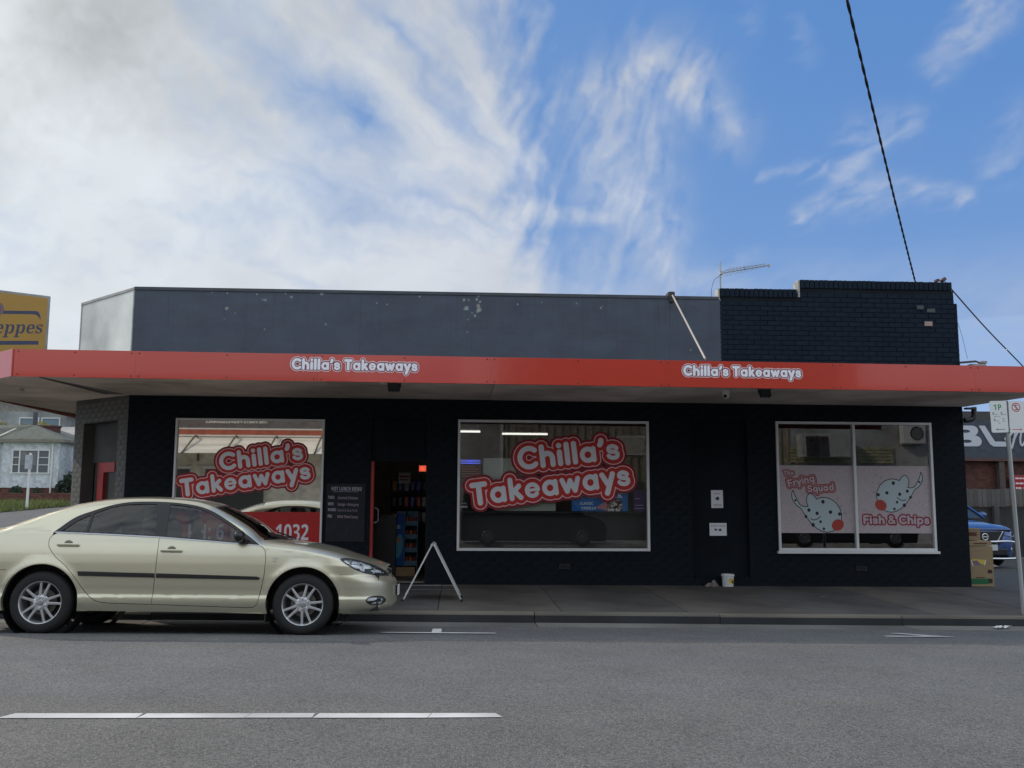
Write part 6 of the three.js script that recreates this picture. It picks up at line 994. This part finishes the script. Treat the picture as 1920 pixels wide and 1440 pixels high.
  for (const [x0, x1, y1, zz, k] of [[-27.15, -26.0, 5.72, z - 3.2, 0.8], [-25.35, -24.05, 5.86, z - 2.6, 1]]) { part('chimney', span(x0, x1, e, y1, zz - 0.6, zz, 0.01), rough(0.14 * k, 0.058 * k, 0.048 * k, 0.9, 0.004, blotchTex), roof); part('chimney_cap', span(x0 - 0.05, x1 + 0.05, y1 - 0.1, y1, zz - 0.65, zz + 0.05, 0.01), rough(0.12, 0.055, 0.045, 0.9), roof); }
  part('flue', merge([rod([-25.95, e, z - 4], [-25.95, 6.75, z - 4], 0.14)]), rough(0.07, 0.075, 0.09, 0.6), roof);
}
{ // house on the hill
  const z = -75, g0 = landY(-40, z), t = thing('hill_house', 'pale house with a white gable roof on the hill behind the white house', 'house', [0, 0, 0]), y0 = g0 - 0.5;
  part('wall', span(-47, -36.5, y0, 9.6, z - 8, z), rough(0.32, 0.34, 0.33, 0.8, 0.002, blotchTex), t);
  const tri = new THREE.Shape([[-48, 9.4], [-42.3, 11.15], [-36, 9.5], [-36, 9.3]].map((p) => new THREE.Vector2(...p)));
  part('gable', slab(tri, z - 8, z - 0.1), rough(0.3, 0.28, 0.25, 0.8), t);
  part('roof', merge([bar([-48.6, 9.3, z + 0.3], [-42.3, 11.25, z + 0.3], 1.2, 0.22), bar([-42.3, 11.25, z + 0.3], [-34.6, 9.35, z + 0.3], 1.2, 0.22)]), rough(0.6, 0.62, 0.63, 0.6), t);
  for (const [a, b] of [[-40.6, -39.0], [-38.6, -37.1]]) { const w = new THREE.Group(); w.name = 'window'; t.add(w); part('frame', merge([span(a - 0.1, b + 0.1, 8.95, 9.06, z, z + 0.12), span(a - 0.1, b + 0.1, 7.5, 7.6, z, z + 0.12), span(a - 0.1, a, 7.6, 8.95, z, z + 0.12), span(b, b + 0.1, 7.6, 8.95, z, z + 0.12)]), M.whitePaint, w); part('pane', span(a, b, 7.6, 8.95, z, z + 0.04), mat(0.13, 0.2, 0.24, 0.08), w); }
  const t2 = thing('grey_roof_house', 'low house with a pale grey roof between the white house and the hill house', 'house', [0, 0, 0]);
  part('wall', span(-34.5, -27, 2, 6.2, -62, -56), rough(0.4, 0.4, 0.38, 0.8), t2); part('roof', merge([quad([-35, 6.1, -55.6], [-26.4, 6.1, -55.6], [-28.6, 7.0, -59], [-33, 7.0, -59])]), rough(0.3, 0.29, 0.28, 0.7), t2);
}
tree('hedge_tree', 'dark tall tree at the far left beyond the hill house', 'tree', -52, -92, 4.2, 5.5, leafM(0.03, 0.042, 0.025), 5200, 3, 4, 0.34);
tree('hedge_tree', 'second dark tree rising behind the hill house gable', 'tree', -60, -104, 4.5, 6, leafM(0.028, 0.038, 0.025), 4200, 7, 4, 0.36);
tree('wattle_tree', 'yellow-green bushy tree between the white house chimney and the hill house', 'tree', -36, -58, 1.9, 2.2, leafM(0.3, 0.27, 0.05), 3200, 11, 1.0, 0.15);
tree('wattle_tree', 'smaller yellowish tree showing between the two chimneys', 'tree', -31.6, -57, 1.4, 1.3, leafM(0.26, 0.24, 0.07), 1800, 13, 1.3, 0.14);
function shrub(label, x, z, rx, ry, m, n, seed, size = 0.1) { const t = thing('shrub', label, 'shrub', [x, landY(x, z), z]); part('stem', rod([0, -0.1, 0], [0, ry, 0], 0.04, 0.02, 6), rough(0.1, 0.075, 0.05), t); const c = part('foliage', leaves(n, rx, ry, rx, size, seed), m, t); c.position.y = ry * 0.85; }
shrub('long bright green hedge below the hill house windows', -35.6, -67, 3.6, 1.1, leafM(0.12, 0.15, 0.04), 4200, 21, 0.16);
shrub('dark flowering shrub against the white house wall under its window', -24.5, -38.9, 0.4, 0.42, leafM(0.04, 0.07, 0.035), 900, 23, 0.07);
shrub('small dark shrub near the white house downpipe', -23.3, -38.8, 0.35, 0.4, leafM(0.035, 0.06, 0.03), 600, 24, 0.06);
shrub('bright green bush between the white house and the shop corner', -21.3, -41, 0.75, 1.9, leafM(0.16, 0.2, 0.06), 1800, 25, 0.12);
shrub('dark bush low beside the white house end wall', -21.9, -39.5, 0.7, 0.9, leafM(0.03, 0.05, 0.03), 1400, 27, 0.1);
{
  const t = thing('street_post', 'white post with a small plate on the verge in front of the white house', 'street sign', [-18.95, landY(-18.95, -27.5), -27.5]);
  part('post', rod([0, -0.1, 0], [0.02, 2.5, 0], 0.055, 0.055, 12), M.whitePaint, t); part('plate', box(0.02, 0.62, 0.36, 0.09, 2.1, 0.12, 0.004).rotateY(-0.5), rough(0.5, 0.52, 0.53, 0.6), t);
}

// ------------------------------------------------------------------ right: blue car, paling fence, brick trade building
{
  const t = thing('blue_suv', 'blue SUV with a chrome nudge bar parked beside the shop', 'car', [11.72, pathY(11.7, -5) + 0.0, -6.4]); t.rotation.y = 0.06;
  const blue = mat(0.02, 0.07, 0.24, 0.25, { metalness: 0.35, clearcoat: 1, clearcoatRoughness: 0.04 }), blk = mat(0.012, 0.012, 0.014, 0.35), dark = mat(0.04, 0.045, 0.05, 0.06);
  // body as a loft of cross-sections along z; front of the car at z = 1.35
  const secs = [[1.4, 0.4, 0.62, 0.3, 0.66], [1.36, 0.66, 0.76, 0.27, 0.8], [1.25, 0.8, 0.86, 0.25, 0.9], [1.0, 0.88, 0.92, 0.25, 0.985], [0.5, 0.905, 0.93, 0.25, 1.06], [0.05, 0.91, 0.94, 0.25, 1.12], [-0.6, 0.91, 0.96, 0.25, 1.14], [-2.6, 0.91, 0.98, 0.25, 1.16], [-3.0, 0.86, 0.96, 0.3, 1.1]];
  const ring = ([z, hw, sh, y0, y1]) => { const o = []; const P2 = [[0.9, y0], [0.985, y0 + 0.12], [1, lerp(y0, sh, 0.55)], [0.985, sh - 0.05], [0.94, sh], [0.8, lerp(sh, y1, 0.45)], [0.5, lerp(sh, y1, 0.85)], [0, y1]]; for (const [f, y] of P2) o.push([hw * f, y, z]); return [...o, ...P2.slice(0, -1).reverse().map(([f, y]) => [-hw * f, y, z])]; };
  const loft = (list) => { const rs = list.map(ring), n = rs[0].length, pos = [], ix = []; rs.forEach((r) => r.forEach((p) => pos.push(...p))); for (let j = 0; j + 1 < rs.length; j++) for (let i = 0; i + 1 < n; i++) { const a = j * n + i; ix.push(a, a + 1, a + n, a + 1, a + n + 1, a + n); } const c = pos.length / 3; pos.push(0, list[0][3] + 0.2, list[0][0]); for (let i = 0; i + 1 < n; i++) ix.push(c, i + 1, i); const g = new THREE.BufferGeometry(); g.setAttribute('position', new THREE.Float32BufferAttribute(pos, 3)); g.setIndex(ix); g.computeVertexNormals(); return g; };
  part('body', loft(secs), blue, t);
  const cab = [[0.1, 0.8, 1.1], [-0.75, 0.64, 1.6], [-1.2, 0.62, 1.66], [-2.4, 0.6, 1.62], [-2.9, 0.7, 1.12]], cg = (sh) => { const pos = [], ix = [], rs = cab.map(([z, hw, y]) => [[hw + (y > 1.3 ? 0.2 : 0.03), 1.1, z], [hw, y - 0.04 * (y > 1.3), z], [0, y + 0.02, z], [-hw, y - 0.04 * (y > 1.3), z], [-hw - (y > 1.3 ? 0.2 : 0.03), 1.1, z]]); rs.forEach((r) => r.forEach((p) => pos.push(p[0] * sh, p[1], p[2]))); for (let j = 0; j + 1 < rs.length; j++) for (let i = 0; i < 4; i++) { const a = j * 5 + i; ix.push(a, a + 1, a + 5, a + 1, a + 6, a + 5); } const g = new THREE.BufferGeometry(); g.setAttribute('position', new THREE.Float32BufferAttribute(pos, 3)); g.setIndex(ix); return g.toNonIndexed(); };
  const cabin = cg(1); cabin.computeVertexNormals(); part('windscreen', cabin, dark, t);
  part('pillar', merge([bar([0.84, 1.1, 0.12], [0.645, 1.585, -0.74], 0.05, 0.05), bar([-0.84, 1.1, 0.12], [-0.645, 1.585, -0.74], 0.05, 0.05), bar([0.645, 1.59, -0.74], [0.61, 1.61, -2.4], 0.05, 0.05), bar([-0.645, 1.59, -0.74], [-0.61, 1.61, -2.4], 0.05, 0.05), box(1.26, 0.04, 1.7, 0, 1.67, -1.55, 0.01)]), blue, t);
  part('bonnet_edge', box(1.5, 0.035, 0.05, 0, 0.845, 1.3, 0.015), blk, t);
  part('grille', merge([slab(poly([[-0.36, 0.52], [0.36, 0.52], [0.5, 0.82], [-0.5, 0.82]]), 1.36, 1.425, 0.006)]), blk, t);
  part('grille_strip', merge([bar([-0.26, 0.56, 1.435], [-0.44, 0.82, 1.425], 0.035, 0.02), bar([0.26, 0.56, 1.435], [0.44, 0.82, 1.425], 0.035, 0.02)]), M.chrome, t);
  part('emblem', merge([new THREE.TorusGeometry(0.07, 0.012, 8, 28).translate(0, 0.7, 1.44), box(0.17, 0.028, 0.014, 0, 0.7, 1.442, 0.004)]), M.chrome, t);
  part('lower_intake', merge([box(1.1, 0.16, 0.1, 0, 0.36, 1.375, 0.03)]), blk, t);
  for (const k of [1, -1]) { const h = slab(poly([[0.5, 0.74], [0.62, 0.68], [0.8, 0.74], [0.84, 0.84], [0.7, 0.83], [0.54, 0.79]]), -0.05, 0.0, 0.006); if (k < 0) h.scale(-1, 1, 1); const o = part('headlight', h, mat(0.1, 0.11, 0.12, 0.05), t); o.position.z = 1.36; o.rotation.y = k * 0.32; o.position.x = k * 0.06; part('headlight_strip', merge([bar([k * 0.52, 0.75, 1.415], [k * 0.72, 0.7, 1.37], 0.018, 0.012), bar([k * 0.72, 0.7, 1.37], [k * 0.86, 0.78, 1.26], 0.018, 0.012)]), M.steel, t); part('fog_light', merge([new THREE.SphereGeometry(0.05, 14, 10).scale(1, 1, 0.4).translate(k * 0.66, 0.42, 1.33)]), M.steel, t); }
  part('nudge_bar', merge([hose([[-0.78, 0.26, 1.4], [-0.74, 0.36, 1.5], [-0.66, 0.56, 1.56], [-0.55, 0.6, 1.58], [0, 0.6, 1.6], [0.55, 0.6, 1.58], [0.66, 0.56, 1.56], [0.74, 0.36, 1.5], [0.78, 0.26, 1.4]], 0.022, 60, 10), hose([[-0.86, 0.28, 1.35], [-0.7, 0.235, 1.5], [0, 0.225, 1.54], [0.7, 0.235, 1.5], [0.86, 0.28, 1.35]], 0.024, 40, 10)]), M.chrome, t);
  part('number_plate', box(0.37, 0.13, 0.01, 0, 0.47, 1.6, 0.004), mat(0.6, 0.62, 0.6, 0.5), t);
  for (const k of [1, -1]) { const m = new THREE.Group(); m.name = 'door_mirror'; t.add(m); part('mirror_housing', new THREE.SphereGeometry(0.11, 18, 12).scale(1.05, 0.72, 0.7).translate(k * 1.0, 1.17, -0.2), blue, m); }
  const tyre = new THREE.TorusGeometry(0.25, 0.1, 14, 40).rotateY(Math.PI / 2).scale(1.1, 1, 1), hub = new THREE.CylinderGeometry(0.2, 0.2, 0.16, 28).rotateZ(Math.PI / 2);
  for (const [x, z] of [[0.78, 0.55], [-0.78, 0.55], [0.78, -2.1], [-0.78, -2.1]]) { const w = new THREE.Group(); w.name = 'wheel'; w.position.set(x, 0.345, z); t.add(w); part('tyre', tyre, M.rubber, w); part('rim', hub, M.steel, w); }
  part('underbody', span(-0.7, 0.7, 0.2, 0.5, -2.8, 1.2), M.black, t);
}
{ // paling fence with plinth rail
  const t = thing('paling_fence', 'weathered grey timber fence behind the blue SUV', 'fence', [0, 0, -9]), ms = [[0.1, 0.095, 0.088], [0.085, 0.082, 0.078], [0.12, 0.11, 0.1]].map((c) => rough(...c, 0.95, 0.004, lightBlotch)), dk = [[0.05, 0.048, 0.046], [0.042, 0.042, 0.041]].map((c) => rough(...c, 0.95, 0.004, lightBlotch)), r = mulberry(15);
  const b1 = box(0.118, 0.47, 0.018, 0, 0, 0, 0.002), b2 = box(0.148, 1.32, 0.018, 0, 0, 0, 0.002);
  for (let x = 12.6; x < 19; x += 0.124) { const o = part('paling', b1, ms[Math.floor(r() * 3)], t); o.position.set(x, 1.575 + (r() - 0.5) * 0.03, 0.02 + r() * 0.006); o.rotation.z = (r() - 0.5) * 0.012; }
  for (let x = 12.6; x < 19; x += 0.152) { const o = part('paling', b2, dk[Math.floor(r() * 2)], t); o.position.set(x, 0.66, -0.03 + r() * 0.006); }
  for (const x of [14.35, 16.7, 12.0]) part('post', box(0.15, 1.36, 0.12, x, 0.68, 0.07, 0.008), ms[0], t);
  part('rail', merge([box(6.6, 0.05, 0.06, 15.7, 1.36, -0.06), box(6.6, 0.05, 0.06, 15.7, 0.5, -0.07)]), ms[1], t);
}
{
  const t = thing('trade_building', 'brick trade building with a dark sign band and white letters beyond the fence', 'building', [0, 0, 0]), z = -25, navy = rough(0.045, 0.055, 0.075, 0.6, 0.001), bm = rough(0.11, 0.045, 0.035, 0.9, 0.005, blotchTex);
  part('wall', span(17, 40, -0.2, 3.3, z - 12, z - 0.05), bm, t);
  const bl = [[], []]; const r = mulberry(19); for (let y = 1.2, k = 0; y < 3.28; y += 0.086, k++) for (let x = 21.6 + (k % 2) * 0.12; x < 26.5; x += 0.24) bl[Math.floor(r() * 2)].push(box(0.23, 0.076, 0.03, x, y, z - 0.04)); bl.forEach((l, i) => tag(part('brickwork', merge(l), [rough(0.12, 0.048, 0.036, 0.9), rough(0.095, 0.04, 0.033, 0.9)][i], t), null, null, null, 'stuff'));
  part('sign_band', span(17, 40, 3.42, 5.1, z - 0.3, z + 0.25), navy, t); part('parapet_cap', span(17, 40, 5.104, 5.5, z - 0.35, z + 0.1), rough(0.055, 0.05, 0.05, 0.7), t); part('gutter', span(17, 40, 3.3, 3.417, z - 0.2, z + 0.4), rough(0.1, 0.045, 0.04, 0.7), t);
  part('column', merge([span(23.6, 23.85, -0.1, 3.29, z + 0.1, z + 0.35)]), rough(0.08, 0.06, 0.055, 0.8), t);
  const white = mat(0.5, 0.52, 0.57, 0.6), sh = (pts) => slab(poly(pts), z + 0.252, z + 0.275, 0.004);
  part('letter', sh([[22.82, 4.85], [23.1, 4.85], [23.52, 4.16], [24.0, 4.16], [24.1, 3.94], [23.45, 3.94], [23.28, 4.05]]), white, t);
  const B2 = new THREE.Shape(); B2.moveTo(21.6, 3.94); B2.lineTo(22.72, 3.94); B2.bezierCurveTo(23.0, 3.97, 23.0, 4.38, 22.62, 4.42); B2.bezierCurveTo(22.86, 4.5, 22.84, 4.85, 22.5, 4.85); B2.lineTo(21.9, 4.85); B2.closePath(); for (const [a, b] of [[22.25, 4.16], [22.2, 4.6]]) { const h = new THREE.Path(); h.absellipse(a, b, 0.22, 0.07, 0, Math.PI * 2, true); B2.holes.push(h); } part('letter', slab(B2, z + 0.252, z + 0.275, 0.004), white, t);
  part('letter', merge([hose([[23.98, 4.35, z + 0.27], [24.02, 4.22, z + 0.27], [24.2, 4.42, z + 0.27], [24.45, 4.66, z + 0.27], [24.4, 4.3, z + 0.27], [24.25, 3.85, z + 0.27]], 0.05, 60, 8), hose([[24.35, 4.2, z + 0.27], [24.6, 4.6, z + 0.27], [24.72, 4.66, z + 0.27], [24.66, 4.2, z + 0.27], [24.72, 3.98, z + 0.27], [25.0, 4.35, z + 0.27]], 0.05, 60, 8), new THREE.TorusGeometry(0.2, 0.05, 8, 30).translate(25.3, 4.25, z + 0.27)]), white, t);
  const rt = canvasTex(512, 220, (c, w, h) => { c.fillStyle = 'rgb(150,30,38)'; c.fillRect(0, 0, w, h); c.fillStyle = 'rgb(225,205,205)'; const n = mulberry(3); for (const y of [0.22, 0.55, 0.86]) { let x = 26; c.beginPath(); c.arc(x, h * y - 6, 8, 0, 7); c.fill(); x += 26; while (x < w - 60) { const q = 18 + n() * 26; c.fillRect(x, h * y - 18, q, 24); x += q + (n() > 0.7 ? 22 : 5); } } });
  part('red_sign', quad([24.05, 2.02, z + 0.38], [26.3, 2.02, z + 0.38], [26.3, 2.68, z + 0.38], [24.05, 2.68, z + 0.38]), mat(1, 1, 1, 0.6, { map: rt }), t, 'red board with lines of white print');
  part('red_sign_back', span(24.04, 26.31, 2.01, 2.69, z + 0.3, z + 0.377), rough(0.2, 0.2, 0.2), t);
}

// ------------------------------------------------------------------ across the street, behind the camera: what the panes and paint mirror
{
  const Z = 21, F = Z - 0.02;
  const a = thing('parts_shop', 'cream parts shop across the street, seen mirrored in the left window', 'shop', [0, 0, 0]), cream = rough(0.72, 0.69, 0.61, 0.8), g1 = rough(0.12, 0.11, 0.11, 0.7);
  part('wall', span(-18, -3.5, -0.3, 5.0, Z, Z + 10), cream, a); part('sign_band', span(-18, -3.5, 4.16, 5.3, F - 0.12, F), g1, a); part('red_stripe', span(-18, -3.5, 3.9, 4.1, F - 0.1, F), rough(0.36, 0.09, 0.05, 0.6), a); part('white_stripe', merge([span(-18, -3.5, 4.104, 4.156, F - 0.11, F), span(-18, -3.5, 3.84, 3.896, F - 0.11, F)]), M.whitePaint, a);
  const tt = canvasTex(1024, 64, (c, w, h) => { c.fillStyle = 'rgb(96,90,90)'; c.fillRect(0, 0, w, h); c.fillStyle = 'rgb(224,224,220)'; c.font = 'bold 50px sans-serif'; c.fillText('THE PARTS PROFESSIONALS', 20, 50); });
  part('lettering', quad([-7.25, 4.3, F - 0.125], [-10.9, 4.3, F - 0.125], [-10.9, 4.53, F - 0.125], [-7.25, 4.53, F - 0.125]), mat(1, 1, 1, 0.6, { map: tt }), a);
  part('awning', merge([quad([-18, 3.1, Z - 2.2], [-3.6, 3.1, Z - 2.2], [-3.6, 3.82, F - 0.02], [-18, 3.82, F - 0.02])]), rough(0.74, 0.71, 0.64, 0.8), a);
  part('awning_bracket', merge([-17, -14.2, -11.4, -9.9, -8.4, -6.9, -5.2].map((x) => hose([[x, 2.9, F], [x, 3.7, F - 0.15], [x, 3.84, F - 0.3], [x, 3.1, Z - 2.25]], 0.035, 16, 6))), rough(0.12, 0.11, 0.09, 0.6), a);
  part('shop_window', merge([span(-12.5, -10.2, 0.6, 2.6, F - 0.03, F), span(-9.6, -7.4, 0.6, 2.6, F - 0.03, F)]), mat(0.08, 0.085, 0.09, 0.1), a); part('window_frame', merge([span(-12.6, -10.1, 2.6, 2.7, F - 0.08, F), span(-9.7, -7.3, 2.6, 2.7, F - 0.08, F), span(-12.6, -7.3, 0.5, 0.596, F - 0.08, F)]), M.whitePaint, a);
  const b = thing('concrete_shed', 'grey concrete panel building across the street', 'building', [0, 0, 0]); part('wall', span(-3.49, 1.7, -0.3, 5.1, Z, Z + 10), rough(0.42, 0.41, 0.38, 0.9, 0.004, blotchTex), b); part('trim', span(1.6, 1.72, -0.2, 5.15, F - 0.06, F), M.whitePaint, b);
  const c = thing('brown_shed', 'tall brown ribbed metal shed across the street', 'building', [0, 0, 0]), bm = rough(0.34, 0.3, 0.22, 0.6), ribs = []; for (let x = 1.85; x < 13; x += 0.3) ribs.push(box(0.1, 6.9, 0.05, x, 4.0, F - 0.01, 0.01));
  part('wall', span(1.72, 13, -0.3, 7.6, Z, Z + 12), bm, c); tag(part('rib', merge(ribs), bm, c), null, null, null, 'stuff');
  const mt = canvasTex(512, 96, (x, w, h) => { x.fillStyle = 'rgb(190,184,166)'; x.fillRect(0, 0, w, h); x.fillStyle = 'rgb(70,62,52)'; x.font = 'bold 84px serif'; x.fillText('MOTOR', 60, 80); }); part('lettering', quad([10.2, 3.3, F - 0.08], [6.2, 3.3, F - 0.08], [6.2, 3.95, F - 0.08], [10.2, 3.95, F - 0.08]), mat(1, 1, 1, 0.7, { map: mt }), c); part('sign_board', span(6.15, 10.25, 3.25, 4.0, F - 0.075, F - 0.04), M.whitePaint, c); part('plinth', span(1.75, 13, -0.2, 2.2, F - 0.05, F - 0.036), rough(0.1, 0.1, 0.1), c);
  const d = thing('grey_shed', 'grey rendered building with air conditioners across the street', 'building', [0, 0, 0]); part('wall', span(13.01, 30, -0.3, 5.2, Z, Z + 10), rough(0.42, 0.43, 0.42, 0.85, 0.003, blotchTex), d); part('yellow_band', merge(Array.from({ length: 5 }, (_, i) => span(13.02, 17.2, 3.0 + i * 0.13, 3.115 + i * 0.13, F - 0.06, F - 0.01, 0.01))), rough(0.42, 0.4, 0.25, 0.7), d); part('ledge', merge([span(13.02, 30, 2.72, 2.86, F - 0.2, F)]), M.whitePaint, d); part('awning_box', span(13.2, 15.2, 3.2, 4.1, F - 0.9, F - 0.3, 0.01), rough(0.45, 0.46, 0.44), d);
  const ac = thing('air_conditioner', 'white air conditioner box on the wall across the street', 'air conditioner', [17.9, 3.75, F - 0.25]); part('casing', box(0.9, 0.75, 0.34, 0, 0.4, 0, 0.02), M.whitePaint, ac); part('fan_ring', new THREE.TorusGeometry(0.25, 0.02, 8, 32).translate(0.1, 0.42, -0.175), M.black, ac); part('fan_grille', new THREE.CylinderGeometry(0.24, 0.24, 0.01, 32).rotateX(Math.PI / 2).translate(0.1, 0.42, -0.172), rough(0.2, 0.2, 0.2), ac); part('leg', merge([box(0.05, 0.06, 0.4, -0.3, 0.0, 0.06), box(0.05, 0.06, 0.4, 0.3, 0, 0.06)]), M.steel, ac);
  const fp = sheet(range(-40, 40, 4), [16.75, 17.5, 19, 21], (x, z) => roadY(x, 16.6) + 0.13, rough(0.46, 0.45, 0.42, 0.9, 0.003, blotchTex), 'far_footpath');
  struct('far_kerb', box(80, 0.16, 0.15, 0, -0.05, 16.68, 0.02), rough(0.4, 0.39, 0.36));
  // dark van parked behind the photographer
  const van = thing('dark_van', 'black van parked across the street behind the viewer', 'van', [2.6, -0.06, 17.28]), bk = mat(0.012, 0.012, 0.014, 0.3, { clearcoat: 0.6 });
  const prof = new THREE.Shape(); prof.moveTo(-2.5, 0.16); prof.lineTo(2.4, 0.16); prof.lineTo(2.5, 0.6); prof.bezierCurveTo(2.45, 0.95, 2.1, 1.0, 1.75, 1.08); prof.lineTo(1.0, 1.85); prof.lineTo(-2.4, 1.9); prof.lineTo(-2.52, 0.9); prof.closePath();
  part('body', slab(prof, -0.85, 0.85, 0.06), bk, van); part('side_glass', merge([slab(poly([[-2.2, 1.15], [0.9, 1.15], [0.75, 1.65], [-2.15, 1.7]]), -0.856, 0.856)]), mat(0.01, 0.011, 0.012, 0.1), van);
  for (const x of [-1.6, 1.6]) for (const z of [-0.78, 0.78]) { const w = new THREE.Group(); w.name = 'wheel'; w.position.set(x, 0.33, z); van.add(w); part('tyre', new THREE.TorusGeometry(0.25, 0.09, 12, 36), M.rubber, w); part('rim', merge([new THREE.TorusGeometry(0.17, 0.015, 8, 30).translate(0, 0, -0.08), ...[0, 1, 2, 3, 4].map((k) => box(0.34, 0.03, 0.02, 0, 0, -0.085, 0).rotateZ(k * 0.628))]), M.steel, w); }
  copyOf(van, [13.5, -0.1, 17.4], 0, 'second black van parked further along across the street');
}
renderer.setClearColor(0x000000);
scene.updateMatrixWorld(true);
renderer.render(scene, camera);
